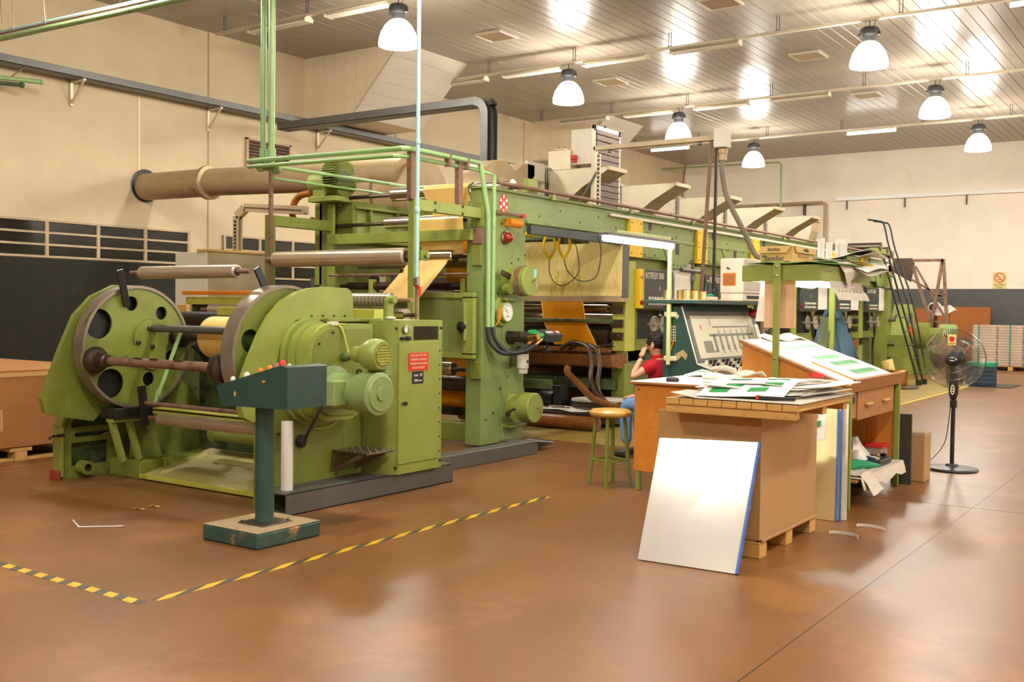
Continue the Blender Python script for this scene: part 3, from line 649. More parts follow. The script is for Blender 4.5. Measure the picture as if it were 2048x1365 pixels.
obj('thin_pipe', B().tube([(-5.74, 5.66, .56), (-5.73, 5.85, .58), (-5.73, 6.05, .75), (-5.73, 6.1, .9)], .006, smooth=4), M['yell2'], rs)
bolts(rs, [(-5.75, y, z) for y, z in ((5.3, .55), (5.6, .12), (5.9, .18), (6.1, .62), (6.3, .2), (5.3, .12), (6.0, .12))], r=.011)
st = obj('step_plate', B().box(-5.75, 5.86, .36, -5.38, 6.17, .375), M['steel'], rs, 'chequered steel step')
for y in (5.87, 6.13): obj('step_bracket', B().box(-5.75, y, .2, -5.73, y + .025, .36).bar((-5.74, y + .012, .22), (-5.45, y + .012, .355), .02, .03), M['rust'], st)
g = B()
for i in range(9):
    for j in range(8): g.obox((-5.73 + .042 * i, 5.88 + .039 * j, .3765), (.022, .006, .004), (0, 0, .78 if (i + j) % 2 else -.78), 0)
o = obj('tread_pattern', g, M['chrome'], st, flat=True); o['kind'] = 'stuff'

t = thing('paper_roll', 'yellow paper roll clamped between the two big green discs', 'roll', (-6.5, 5.9, 1.02))
obj('paper', B().lathe([(.05, 0), (.18, 0), (.18, 1.08), (.05, 1.08)], (-7.2, 5.9, 1.22), (1, 0, 0), n=48), M['web'], t)
obj('core', B().lathe([(.037, -.01), (.05, -.01), (.05, 1.09), (.037, 1.09)], (-7.2, 5.9, 1.22), (1, 0, 0), n=24), M['card'], t)

t = thing('control_cabinet', 'tall green electrical cabinet with red and black warning plates', 'cabinet', (-5.7, 6.5, .16))
obj('body', B().prism([(-6.1, 6.2), (-5.56, 6.2)] + [(-5.56 + .14 * math.sin(a), 6.34 - .14 * math.cos(a)) for a in (.3, .6, .9, 1.2, 1.57)][:3] + [(-5.425, 6.27), (-5.425, 6.82), (-6.1, 6.82)], 'z', .16, 1.395), M['green'], t)
d = obj('door', B().box(-5.425, 6.26, .24, -5.413, 6.77, 1.22, .004), M['green'], t)
obj('latch', B().lathe([(.008, 0), (.008, .02), (.018, .022), (.016, .04)], (-5.413, 6.31, .73), (1, 0, 0), n=12), M['black'], d)
obj('warning_plate', B().box(-5.413, 6.37, .985, -5.409, 6.62, 1.13, .002), M['redp'], d, 'red warning plate with four lines of text')
for k, tx in enumerate(('DESCONECTAR EL AIRE', 'COMPRIMIDO ANTES DE', 'TRABAJAR EN LA REGION', 'DE LOS RODILLOS')): text(tx, .026, (-5.4085, 6.495, 1.108 - .033 * k), 'x', M['inkw'], d, sx=.72)
obj('size_plate', B().box(-5.413, 6.42, .88, -5.409, 6.56, .98, .002), M['black'], d, 'black plate reading max 1000 mm')
text('max  \u00d8', .034, (-5.4085, 6.49, .95), 'x', M['white'], d); text('1000 mm', .032, (-5.4085, 6.49, .905), 'x', M['white'], d, sx=.8)
bolts(t, [(-5.425, 6.23, z) for z in (.22, 1.33)] + [(-5.425, 6.8, z) for z in (.22, 1.33)], r=.012, h=.02)
bolts(t, [(-5.425, 6.785, .3 + .12 * k) for k in range(8)], r=.006, name='hinge_pin')
obj('display', B().box(-5.425, 6.45, 1.235, -5.418, 6.76, 1.345, .003), M['glassdark'], t, 'dark display window')
obj('gauge', B().lathe([(.03, 0), (.034, .005), (.034, .018), (.028, .02), (.027, .012)], (-5.425, 6.34, 1.32), (1, 0, 0), n=20), M['steel'], t)
obj('gauge_face', B().cyl((-5.412, 6.34, 1.32), (-5.41, 6.34, 1.32), .027), M['white'], t)
for y, r in ((6.29, .012), (6.36, .017)): obj('knob', B().lathe([(r, 0), (r, .04), (r * .8, .045)], (-5.425, y, 1.25), (1, 0, 0), n=14), M['black'], t)
obj('top_bracket', B().box(-5.6, 6.28, 1.395, -5.56, 6.36, 1.56).lathe([(.03, 0), (.03, .08)], (-5.6, 6.33, 1.56), (1, 0, 0), n=16), M['green'], t)
obj('rag', B().ball((-5.52, 6.28, 1.41), .03, sc=(1.6, 1, .5)), M['rag'], t)
wound((-7.4, 6.9, 1.56), (-6.05, 6.9, 1.56), .062, .02, rs, 'woundz', .22)
o = obj('guide_roller', B().cyl((-7.6, 6.9, 1.43), (-5.88, 6.9, 1.43), .055, n=24), M['chrome'], rs); obj('roller_shaft', B().cyl((-7.7, 6.9, 1.43), (-5.78, 6.9, 1.43), .018, n=10), M['dsteel'], o)
obj('web', B().sheet([[(-7.4, 6.9, 1.5), (-6.35, 6.9, 1.5), (-6.25, 6.88, 1.46)], [(-7.4, 6.96, 1.58), (-6.5, 6.96, 1.55), (-6.35, 6.94, 1.52)]], .003), M['webd'], rs)
bm_ = B()
bm_.box(-5.76, 5.12, 0, -5.47, 7.05, .012).box(-5.76, 5.12, .148, -5.47, 7.05, .16).box(-5.482, 5.12, 0, -5.47, 7.05, .16)
tag(obj('channel_beam', bm_, M['grey']), 'dark grey steel channel on the floor under the green cabinet', 'beam')
tag(obj('channel_beam', B().box(-6.02, 7.1, 0, -5.85, 8.95, .14, .006), M['grey']), 'dark grey floor beam in front of the tall gauge column', 'beam')
tag(obj('paper_tube', B().lathe([(.036, 0), (.043, 0), (.043, .5), (.036, .5)], (-5.6, 5.25, .16), (0, 0, 1), n=24), M['white']), 'white cardboard tube standing on the grey channel beam', 'tube')

# ---------------------------------------------------------------- pedestal push-button desk
t = thing('push_button_pedestal', 'dark green push button desk on a post with chipped wooden base', 'control desk', (-5.08, 4.57, 0))
obj('base', B().box(-5.36, 4.3, 0, -4.84, 4.84, .1, .012), M['dgreenw'], t, 'square base with chipped green paint')
obj('dust_top', B().box(-5.355, 4.305, .1, -4.845, 4.835, .102, 0), M['galv2'], t)
obj('foot_plate', B().box(-5.2, 4.45, .102, -4.96, 4.7, .11), M['steel'], t)
bolts(t, [(x, y, .11) for x in (-5.18, -4.98) for y in (4.47, 4.68)], 'z', r=.008)
obj('post', B().cyl((-5.08, 4.57, .11), (-5.08, 4.57, .9), .06, n=28), M['dgreen'], t)
hp = [(-5.4, .975), (-5.345, .85), (-4.74, .86), (-4.74, 1.12), (-4.8, 1.13)]
hd = obj('head', B().prism(hp, 'y', 4.44, 4.78), M['dgreen'], t)
obj('paint_chip', B().prism([(-5.22, .95), (-5.205, .94), (-5.21, .915), (-5.225, .925)], 'y', 4.438, 4.44), M['cardl'], hd, 'chipped spot of bare wood')
obj('paint_chip', B().prism([(-4.96, 1.03), (-4.93, 1.03), (-4.935, 1.02), (-4.96, 1.015)], 'y', 4.438, 4.44), M['cardl'], hd, 'chipped spot of bare wood')
for k, (x, y, m, r) in enumerate(((-5.3, 4.5, 'offwhite', .018), (-5.24, 4.56, 'white', .02), (-5.17, 4.5, 'offwhite', .022), (-5.1, 4.55, 'white', .02), (-5.04, 4.5, 'orange', .02), (-4.98, 4.52, 'orange', .025), (-4.9, 4.5, 'rust', .024), (-4.82, 4.48, 'red', .022), (-5.12, 4.66, 'black', .018), (-5.25, 4.7, 'red', .018), (-4.95, 4.66, 'offwhite', .018))):
    z = .975 + (x + 5.4) * .155 / .6
    obj('push_button', B().lathe([(r, 0), (r, .012), (r * .8, .03), (r * .5, .036)], (x, y, z), (-.25, 0, 1), n=14), M[m], hd)

# hazard tape and scraps on the floor
tag(obj('hazard_tape', B().box(-7.6, 3.165, 0, -4.44, 3.225, .0015, 0), M['tape1']), 'yellow and black floor tape running left across the bottom corner', 'tape')
tag(obj('hazard_tape', B().box(-4.465, 3.27, 0, -4.41, 6.95, .0015, 0), M['tape2']), 'yellow and black floor tape running away beside the press', 'tape')
tag(obj('paper_strip', B().sheet([[(-6.33, 4.02, .05), (-6.31, 4.05, .003), (-6.2, 4.14, .004), (-6.08, 4.24, .006)], [(-6.31, 4.0, .055), (-6.29, 4.03, .003), (-6.185, 4.12, .004), (-6.07, 4.21, .006)]], .001), M['white']), 'curled white paper strip on the floor at lower left', 'paper')
for x, y, l in ((-6.55, 4.62, 'larger crumpled yellow scrap on the floor in front of the reel stand'), (-6.55, 4.75, 'small yellow paper scrap on the floor, farther one by the reel stand')):
    tag(obj('paper_scrap', B().sheet([[(x, y, .002), (x + .05, y + .02, .012), (x + .1, y + .03, .004)], [(x + .005, y + .03, .006), (x + .055, y + .045, .003), (x + .1, y + .05, .01)]], .001), M['web']), l, 'paper')

# ---------------------------------------------------------------- printing press: portal, long beams, rollers
XN, XF = -6.55, -8.8          # near face of the near frame, near face of the far frame
pp = thing('printing_press', 'long green roll-fed printing press with tall gauge column and overhead beam', 'press', (-7.7, 9.3, 0))
pc = obj('portal_column', B().prism([(8.9, .03), (9.71, .03), (9.71, 2.46), (12.2, 2.46), (12.2, 2.2), (24.4, 2.2), (24.4, 2.78), (8.9, 2.78)], 'x', XN - .2, XN), M['beamgreen'], pp, 'tall green column with overhead beam')
obj('far_frame', B().prism([(8.9, .03), (9.6, .03), (9.6, 1.9), (12, 1.9), (12, .03), (12.4, .03), (12.4, 2.2), (24.4, 2.2), (24.4, 2.78), (8.9, 2.78)], 'x', XF - .16, XF), M['green2'], pp)
for y, z0, z1 in ((9.3, .05, 1.0), (9.3, 1.05, 1.5)): obj('column_cover', B().box(XN, 9.28, z0, XN + .006, 9.69, z1, .002), M['beamgreen'], pc)
obj('beam_lip', B().box(XN - .22, 8.88, 2.77, XN + .03, 24.4, 2.8).box(XN, 9.72, 2.46, XN + .02, 24.3, 2.5), M['beamgreen'], pc)
obj('rail_tube', B().cyl((XN + .05, 9.05, 2.85), (XN + .05, 24.2, 2.82), .022, n=12), M['rust'], pc, 'brown rail tube along the beam top')
for k in range(8): obj('rail_bracket', B().box(XN + .03, 10.2 + 1.9 * k, 2.76, XN + .06, 10.26 + 1.9 * k, 2.84), M['green'], pc)
obj('conduit', B().box(XN + .02, 11.6, 2.69, XN + .05, 24, 2.725), M['offwhite'], pc, 'pale conduit strip')
obj('slide_rail', B().box(XN + .0, 9.74, 2.34, XN + .06, 12.0, 2.44), M['bluegrey'], pc, 'dark blue grey slide rail')
bolts(pc, [(XN, 9.0 + .12 * (i % 6) + .01 * i, z) for i, z in enumerate((.3, .36, .62, .75, .9, 1.1, 1.22, 1.66, 1.7, 2.0, 2.05, 2.1, 2.3, 2.42, .25, .2, .5))], r=.012, h=.008)
bolts(pc, [(XN, 10.0 + .45 * k, 2.56 + .1 * (k % 2)) for k in range(28)], r=.013, h=.006)
P = lambda r, t: (9.28 + r * math.cos(t) * .8, 2.64 + r * math.sin(t))
o = obj('emblem', B().prism([P(.1, a * PI / 12) for a in range(24)], 'x', XN, XN + .004), M['red'], pp, 'round red emblem with white star')
for a in range(6):
    t0 = PI / 6 + a * PI / 3
    obj('white_ray', B().prism([P(.095, t0 - .22), P(.095, t0 + .22), P(.055, t0 + .2), P(.055, t0 - .2)], 'x', XN + .004, XN + .006), M['white'], o)
obj('white_centre', B().prism([P(.035, PI / 2), P(.035, PI), P(.03, 1.3 * PI), P(.03, 1.7 * PI), P(.035, 0)], 'x', XN + .004, XN + .006), M['white'], o)
# gauge, lamp, counter, brakes, filter
ga = obj('pressure_gauge', B().lathe([(.16, 0), (.165, .02), (.15, .05), (.115, .055), (.115, .1), (.1, .11), (.1, .1)], (XN, 9.24, 1.46), (1, 0, 0), n=36), M['green'], pp)
obj('dial', B().cyl((XN + .1, 9.24, 1.46), (XN + .104, 9.24, 1.46), .098, n=32), M['white'], ga)
obj('needle', B().bar((XN + .107, 9.25, 1.445), (XN + .107, 9.19, 1.5), .006, .002, up=(1, 0, 0)).box(XN + .105, 9.215, 1.41, XN + .108, 9.26, 1.418).box(XN + .105, 9.22, 1.525, XN + .107, 9.25, 1.53), M['ink'], ga)
for k in range(11):
    a = math.radians(225 - 27 * k); obj('tick', B().box(XN + .104, 9.24 + .08 * math.cos(a) - .004, 1.46 + .08 * math.sin(a) - .004, XN + .106, 9.24 + .08 * math.cos(a) + .004, 1.46 + .08 * math.sin(a) + .004, 0), M['ink'], ga)
be = obj('signal_lamp', B().lathe([(.075, 0), (.075, .02), (.06, .03)], (XN, 9.31, 2.27), (1, 0, 0), n=20), M['steel'], pp)
obj('lamp_dome', B().lathe([(.06, 0), (.058, .03), (.04, .06), (.015, .075)], (XN + .03, 9.31, 2.27), (1, 0, 0), n=20), M['redglass'], be)
yl = obj('web_counter', B().lathe([(.05, 0), (.05, .16), (.035, .18)], (XN + .06, 9.3, 2.44), (.3, 1, -.08), n=16).box(XN, 9.3, 2.4, XN + .06, 9.36, 2.48), M['orange'], pp, 'yellow web counter')
obj('counter_arm', B().box(XN + .03, 9.16, 2.52, XN + .06, 9.6, 2.545).box(XN, 9.1, 2.51, XN + .05, 9.22, 2.555), M['rust'], yl)
obj('counter_tip', B().box(XN + .02, 9.56, 2.51, XN + .07, 9.63, 2.55), M['red'], yl)
for z, y in ((1.8, 9.38), (.41, 9.5)):
    dr = obj('brake_drum', B().lathe([(.14, 0), (.14, .15), (.165, .16), (.165, .3), (.155, .31)], (XN, y, z), (1, 0, 0), n=36), M['green'], pp)
    obj('drum_lever', B().obox((XN + .12, y + .02, z + (.0)), (.03, .62, .055), (-.28 if z > 1 else .2, 0, 0)), M['dsteel'], dr)
    obj('drum_handle', B().tube([(XN + .31, y + .02, z - .01), (XN + .36, y + .03, z + .02), (XN + .36, y + .03, z - .06)], .008), M['chrome'], dr)
    obj('side_cylinder', B().cyl((XN + .08, y - .17, z - .09), (XN + .16, y - .17, z - .09), .06, n=20).box(XN, y - .2, z - .22, XN + .12, y + .12, z - .19), M['green2'], dr)
    if z > 1:
        obj('drum_label', B().box(XN + .31, y + .05, z + .04, XN + .314, y + .1, z + .13, 0), M['cyan'], dr)
        obj('red_band', B().lathe([(.167, 0), (.167, .07)], (XN + .18, y, z), (1, 0, 0), n=36, cap=False), M['rust'], dr)
pe = obj('button_pendant', B().obox((XN + .3, 9.78, 1.2), (.16, .3, .09), (0, .35, 0)), M['bluegrey'], pp, 'hanging push button box')
obj('green_cap', B().obox((XN + .26, 9.55, 1.2), (.16, .16, .1), (0, .35, 0), .02), M['printg'], pe)
for k, m in enumerate(('white', 'white', 'red', 'white')): obj('button', B().lathe([(.025, 0), (.025, .012)], (XN + .34, 9.68 + .065 * k, 1.235), (.35, 0, 1), n=12), M[m], pe)
obj('hinge', B().box(XN, 9.36, 1.18, XN + .2, 9.5, 1.25), M['dsteel'], pe)
obj('swivel', B().tube([(XN + .3, 9.72, 1.15), (XN + .3, 9.73, 1.08)], .014).ball((XN + .3, 9.73, 1.04), .045), M['black'], pe)
rc = obj('rotary_union', B().lathe([(.075, 0), (.075, .05), (.05, .06), (.05, .32)], (XN, 9.42, 1.18), (1, 0, 0), n=24), M['dsteel'], pp)
obj('brass_fitting', B().cyl((XN + .28, 9.4, 1.18), (XN + .4, 9.4, 1.2), .035, n=12).cyl((XN + .3, 9.45, 1.17), (XN + .3, 9.33, 1.11), .022, n=10).cyl((XN + .37, 9.5, 1.17), (XN + .37, 9.38, 1.11), .022, n=10), M['brass'], rc)
obj('black_hose', B().tube([(XN + .06, 8.93, 1.3), (XN + .08, 8.95, 1.15), (XN + .17, 9.03, 1.03), (XN + .26, 9.18, 1.03), (XN + .3, 9.34, 1.11)], .026, smooth=6).tube([(XN + .09, 8.98, 1.3), (XN + .12, 9.0, 1.16), (XN + .22, 9.1, 1.03), (XN + .32, 9.24, 1.04), (XN + .37, 9.39, 1.11)], .026, smooth=6), M['rubber'], rc)
fi = obj('air_filter', B().lathe([(.05, 0), (.055, .02), (.055, .05), (.065, .06), (.065, .22), (.07, .225)], (XN + .12, 9.52, .78), (0, 0, 1), n=20), M['offwhite'], pp)
obj('filter_head', B().lathe([(.07, 0), (.072, .07), (.05, .085)], (XN + .12, 9.52, 1.0), (0, 0, 1), n=20), M['black'], fi)
obj('filter_mark', B().box(XN + .183, 9.5, .9, XN + .19, 9.55, .93, 0), M['ink'], fi)
obj('filter_bracket', B().box(XN, 9.42, .86, XN + .06, 9.48, .98).bar((XN + .02, 9.38, 1.03), (XN + .1, 9.48, 1.04), .015, .015), M['steel'], fi)
obj('valve_tag', B().box(XN + .12, 9.04, 1.38, XN + .125, 9.09, 1.5).bar((XN + .1, 9.02, 1.31), (XN + .12, 9.07, 1.38), .012, .012), M['orange'], pp)
# upper front frame
obj('front_post', B().box(XN - .08, 7.78, 0, XN, 7.87, 2.56), M['green'], pp)
obj('front_post', B().box(XF, 7.9, 0, XF + .08, 7.99, 2.5), M['green2'], pp)
obj('side_rail', B().box(XN - .08, 7.87, 2.45, XN, 8.9, 2.56), M['green'], pp)
obj('side_rail', B().box(XF, 7.99, 2.38, XF + .08, 8.9, 2.5), M['green2'], pp)
obj('clamp_plate', B().box(XN - .1, 8.87, 2.36, XN + .03, 8.9, 2.62), M['green2'], pp)
bolts(pp, [(XN, y, z) for y in (8.1, 8.55) for z in (2.47, 2.545)], r=.014)
obj('bracket', B().box(XN, 7.83, 1.96, XN + .05, 7.95, 2.06).lathe([(.035, 0), (.03, .03)], (XN + .05, 7.9, 2.01), (1, 0, 0), n=10), M['green2'], pp)
for y, z0, z1 in ((7.74, 2.55, 3.05), (8.5, 2.55, 3.05)): obj('wooden_upright', B().box(XN - .07, y, z0, XN - .01, y + .07, z1), M['rust'], pp)
obj('rust_upright', B().box(XF + .1, 7.86, 1.2, XF + .14, 7.9, 3.0), M['rust'], pp)
wound((-8.55, 7.83, 2.0), (-6.68, 7.83, 2.0), .085, .03, pp)
def roller(y, z, r, x0=XF + .12, x1=XN - .3, m='chrome', sh=.022, par=None):
    o = obj('roller', B().lathe([(r * .85, 0), (r, .01), (r, x1 - x0 - .01), (r * .85, x1 - x0)], (x0, y, z), (1, 0, 0), n=28), M[m], par or pp)
    obj('roller_shaft', B().cyl((XF, y, z), (XN - .19, y, z), sh, n=10), M['dsteel'], o); return o
roller(8.95, 2.77, .075, -7.85, -6.7); roller(8.95, 2.45, .065, -7.95); roller(8.95, 2.06, .08, -7.6, -6.95)
roller(9.3, 2.02, .07, m='woundz'); roller(9.1, 1.74, .045, m='dsteel'); roller(8.95, .83, .075, -8.4, -6.95); roller(9.1, .66, .085, m='dsteel'); roller(9.35, .5, .13, -8.4, -6.8, m='webd'); roller(9.3, 1.66, .06, -7.2)
obj('roller_bearing', B().box(XN - .12, 8.87, 1.95, XN + .01, 8.9, 2.17), M['green2'], pp)
obj('roller_bearing', B().box(XN - .12, 8.87, .74, XN + .01, 8.9, .92), M['green2'], pp)
obj('rust_cover', B().box(XN - .14, 8.875, 2.18, XN + .02, 8.9, 2.36), M['rust'], pp)
obj('wire_rod', B().cyl((XF + .1, 8.8, 1.86), (XN - .1, 8.8, 1.86), .014, n=8).tube([(XF + .2 + .012 * i, 8.8 + .022 * math.cos(i * 1.2), 1.86 + .022 * math.sin(i * 1.2)) for i in range(100)], .004, n=5), M['rust'], pp)
obj('shaft_clamp', B().box(-6.95, 9.04, 1.66, -6.88, 9.12, 1.82), M['yell2'], pp)
obj('shaft_clamp', B().box(-8.3, 9.04, 1.66, -8.24, 9.12, 1.82), M['yell2'], pp)
hg = obj('hanging_tool', B().box(-7.63, 8.76, 1.68, -7.52, 8.775, 1.75).prism([(-7.6, 1.75), (-7.53, 1.75), (-7.53, 1.9), (-7.56, 1.95)], 'y', 8.75, 8.78), M['dsteel'], pp)
obj('tool_plate', B().plate([(-7.72, 1.57), (-7.58, 1.57), (-7.52, 1.68), (-7.62, 1.7), (-7.67, 1.65)], [circ(-7.65, 1.6, .018, 10), circ(-7.6, 1.62, .018, 10), circ(-7.59, 1.66, .015, 10)], 'y', 8.755, 8.765), M['steel'], hg)
# paper webs
obj('web', B().sheet([[(-7.35, 8.9, 2.84), (-6.72, 8.9, 2.84)], [(-7.35, 8.86, 2.79), (-6.72, 8.86, 2.79)], [(-7.25, 8.94, 2.5), (-6.72, 8.94, 2.5)]], .002), M['web'], pp)
obj('web', B().sheet([[(-7.4, 8.94, 2.52), (-6.8, 8.94, 2.52)], [(-7.4, 8.88, 2.46), (-6.8, 8.88, 2.46)], [(-7.4, 8.9, 2.28), (-6.8, 8.9, 2.28)], [(-7.42, 8.95, 2.05), (-6.85, 8.95, 2.05)]], .002), M['web'], pp)
obj('web', B().sheet([[(-7.55, 8.9, 2.05), (-7.0, 8.9, 2.05)], [(-7.55, 8.86, 1.98), (-7.0, 8.86, 1.98)], [(-7.62, 8.42, 1.56), (-7.05, 8.42, 1.56)]], .002), M['web'], pp)
obj('web', B().sheet([[(-7.5, 9.5, 2.4), (-6.76, 9.5, 2.4)], [(-7.5, 9.5, .5), (-6.85, 9.5, .5)]], .002), M['webd'], pp)
# lattice top girder, cross beams and perforated guard
gi = obj('top_girder', B().box(XF - .3, 8.98, 2.28, XF + .3, 9.06, 2.72), M['green2'], pp)
obj('girder', B().box(XF, 9.0, 2.3, XF + .05, 11.0, 2.7).box(XF, 8.96, 2.28, XF + .12, 11.0, 2.31).box(XF, 8.96, 2.68, XF + .12, 11.0, 2.71), M['green'], pp)
for y in (9.0, 9.5, 10.0, 10.5): obj('stiffener', B().box(XF, y, 2.3, XF + .11, y + .03, 2.7), M['green'], pp)
obj('end_post', B().box(XF - .24, 8.9, 1.75, XF - .12, 8.96, 2.72), M['green'], pp)
obj('end_post', B().box(XF - .0, 8.86, 1.72, XF + .1, 8.9, 2.7), M['green'], pp)
obj('cross_beam', B().box(XF + .1, 8.82, 2.22, XN - .1, 8.92, 2.34), M['green'], pp)
obj('cross_beam', B().box(XF, 9.0, .04, XN - .2, 9.12, .24), M['green2'], pp)
obj('cross_beam', B().box(XF, 9.6, .24, XN - .2, 9.7, .36), M['green3'], pp)
gu = obj('guard_frame', B().box(-8.6, 8.78, .96, XN - .02, 8.84, 1.02).box(-8.6, 8.78, 1.6, XN - .02, 8.84, 1.66).box(-6.72, 8.78, 1.0, XN - .02, 8.84, 1.62).box(-8.6, 8.78, 1.0, -8.5, 8.84, 1.62), M['green'], pp)
obj('perforated_panel', B().box(-8.52, 8.795, 1.0, -6.7, 8.805, 1.62, 0), M['perf'], gu)
obj('guard_handle', B().box(-6.67, 8.74, 1.15, -6.65, 8.78, 1.55), M['green'], gu)
obj('guard_knob', B().lathe([(.015, 0), (.02, .02), (.055, .03), (.055, .06), (.03, .07)], (-6.7, 8.79, 1.3), (0, -1, 0), n=20), M['black'], gu)

# ribbed blower on top, with its hose
t = thing('ribbed_blower', 'round ribbed green side-channel blower on top of the press', 'blower', (-8.7, 8.85, 2.72))
xb, yb, zb = -8.62, 8.86, 2.99
obj('housing', B().lathe([(.1, -.02), (.16, 0), (.16, .17), (.1, .18)], (xb - .1, yb, zb), (1, 0, 0), n=32), M['green3'], t)
obj('motor', B().cyl((xb - .4, yb, zb - .04), (xb - .1, yb, zb - .04), .12, n=24), M['green'], t)
f = B()
for k in range(44):
    a = 2 * PI * k / 44; f.obox((xb + .0, yb + .185 * math.cos(a), zb + .185 * math.sin(a)), (.2, .06, .006), (a, 0, 0), 0)
    f.obox((xb + .1, yb + .15 * math.cos(a), zb + .15 * math.sin(a)), (.03, .12, .006), (a, 0, 0), 0)
obj('cooling_fins', f, M['green'], t, flat=True)['kind'] = 'stuff'
obj('hub_disc', B().lathe([(.1, 0), (.09, .02), (.02, .025)], (xb + .09, yb, zb), (1, 0, 0), n=24), M['green3'], t)
obj('foot', B().box(xb - .35, yb - .15, 2.72, xb + .1, yb + .15, 2.78).box(xb - .3, yb - .12, 2.78, xb - .1, yb + .12, 2.86), M['green'], t)
obj('hose', B().tube([(xb - .35, yb - .1, 2.83), (xb - .55, yb - .1, 2.8), (xb - .66, yb - .1, 2.65), (xb - .6, yb - .1, 2.5), (xb - .42, yb - .1, 2.45), (xb - .3, yb - .1, 2.52)], .04, n=12, smooth=5), mat('brown hose', '9a5a1e', .4), t, 'brown bent hose')

# mint green pipe run and cyan pipe
t = thing('green_pipes', 'two mint green riser pipes with pipe loop above the reel stand', 'pipes', (-8.2, 8.2, 1.3))
px0, px1, y0, y1, zz = -8.62, XN + .0, 7.66, 8.86, 3.03
obj('pipe', B().tube([(px0 - .18, y0 - .01, zz + .03), (px1 - .05, y0, zz), (px1, y0 + .06, zz), (px1, y1 - .03, zz), (px1 + .0, y1, zz - .04), (px1 + .06, y1 + .06, 2.5), (px1 + .06, y1 + .08, 1.3)], .026, n=12), M['pipe'], t)
obj('pipe', B().tube([(px0 - .12, y0 - .05, zz - .04), (px1 - .12, y0 - .04, zz - .07), (px1 - .06, y0 + .04, zz - .07), (px1 - .03, y1 + .05, zz - .07), (px1 + .09, y1 + .12, zz - .12), (px1 + .09, y1 + .12, 1.3)], .022, n=12), M['pipe'], t)
for x, r in ((px0, .03), (px0 + .13, .036)):
    obj('riser_pipe', B().cyl((x, y0 + .05, zz - .04), (x, y0 + .05, 6.47), r, n=14), M['pipe'], t)
    obj('coupling', B().lathe([(r, 0), (r + .012, .01), (r + .012, .1), (r, .11)], (x, y0 + .05, zz + .04), n=14), M['pipe'], t)
obj('valve_block', B().ball((px0 + .02, y0, zz - .05), .05).ball((px0 + .2, y0 + .06, zz - .07), .06).cyl((px0, y0, zz - .05), (px0 + .2, y0 + .06, zz - .07), .03), M['pgreen'], t)
obj('pipe', B().tube([(px0 + .2, y0 + .1, zz - .05), (px0 + .25, y1 + .6, zz - .05), (px0 + 1.1, y1 + .7, zz - .2)], .019, n=10), M['pipe'], t)
obj('pipe', B().tube([(px0 + .1, y0 + .1, zz - .16), (px0 + .15, y1 + .4, zz - .16), (px0 + .9, y1 + .5, zz - .3)], .014, n=10), M['pipe'], t)
for p in ((px1, 8.3), (px1, 8.6)): obj('pipe_clip', B().box(p[0] - .05, p[1], zz - .1, p[0] + .03, p[1] + .03, zz + .03), M['rust'], t)
t = thing('cyan_pipe', 'thin pale cyan pipe dropping from the ceiling in front of the press', 'pipe', (-6.42, 7.7, 1.4))
obj('pipe', B().cyl((-6.43, 7.68, 1.77), (-6.43, 7.68, 6.47), .02, n=12), M['cyan'], t)
obj('lower_pipe', B().cyl((-6.43, 7.68, 1.2), (-6.43, 7.68, 1.76), .016, n=10), M['rust'], t)
obj('red_valve', B().box(-6.44, 7.66, 1.68, -6.38, 7.69, 1.7).box(-6.39, 7.66, 1.6, -6.375, 7.69, 1.7), M['red'], t)
obj('coupling', B().lathe([(.02, 0), (.03, .01), (.03, .08), (.02, .09)], (-6.43, 7.68, 1.7), n=12), M['steel'], t)
for z in (2.4, 3.05): obj('pipe_coupling', B().lathe([(.02, 0), (.027, .01), (.027, .05), (.02, .06)], (-6.43, 7.68, z), n=12), M['cyan'], t)
t = thing('overhead_pipe', 'green and cyan pipes hung high across the top left corner', 'pipes', (-12.0, 7.2, 4.8))
obj('green_pipe', B().cyl((X0, 7.2, 4.88), (-6.0, 7.2, 4.72), .035, n=14), M['pipe'], t)
obj('cyan_pipe', B().cyl((X0, 7.22, 4.97), (-6.0, 7.22, 4.8), .022, n=12), M['cyan'], t)
obj('rust_pipe', B().cyl((X0, 7.18, 4.93), (-6.0, 7.18, 4.77), .012, n=8), M['rust'], t)
for x in (-12.85, -12.6, -11.9, -10.4): obj('hanger_wire', B().tube([(x, 7.2, 4.83), (x - .1, 7.2, 5.6), (x - .15, 7.2, 6.48)], .005, n=5), M['dsteel'], t)
t = thing('pipe_stub', 'short green pipe ends on the wall under the cable tray at far left', 'pipe', (-15.0, 8.2, 4.4))
obj('pipe', B().cyl((X0, 8.0, 4.86), (-15.0, 9.0, 4.86), .035).ball((-15.0, 9.0, 4.86), .04), M['pipe'], t)
obj('pipe', B().cyl((X0, 7.95, 4.78), (-15.1, 8.75, 4.78), .03).ball((-15.1, 8.75, 4.78), .045), M['green3'], t)
obj('strap', B().bar((-15.2, 8.6, 4.86), (-15.2, 8.85, 5.08), .02, .02), M['rust'], t)

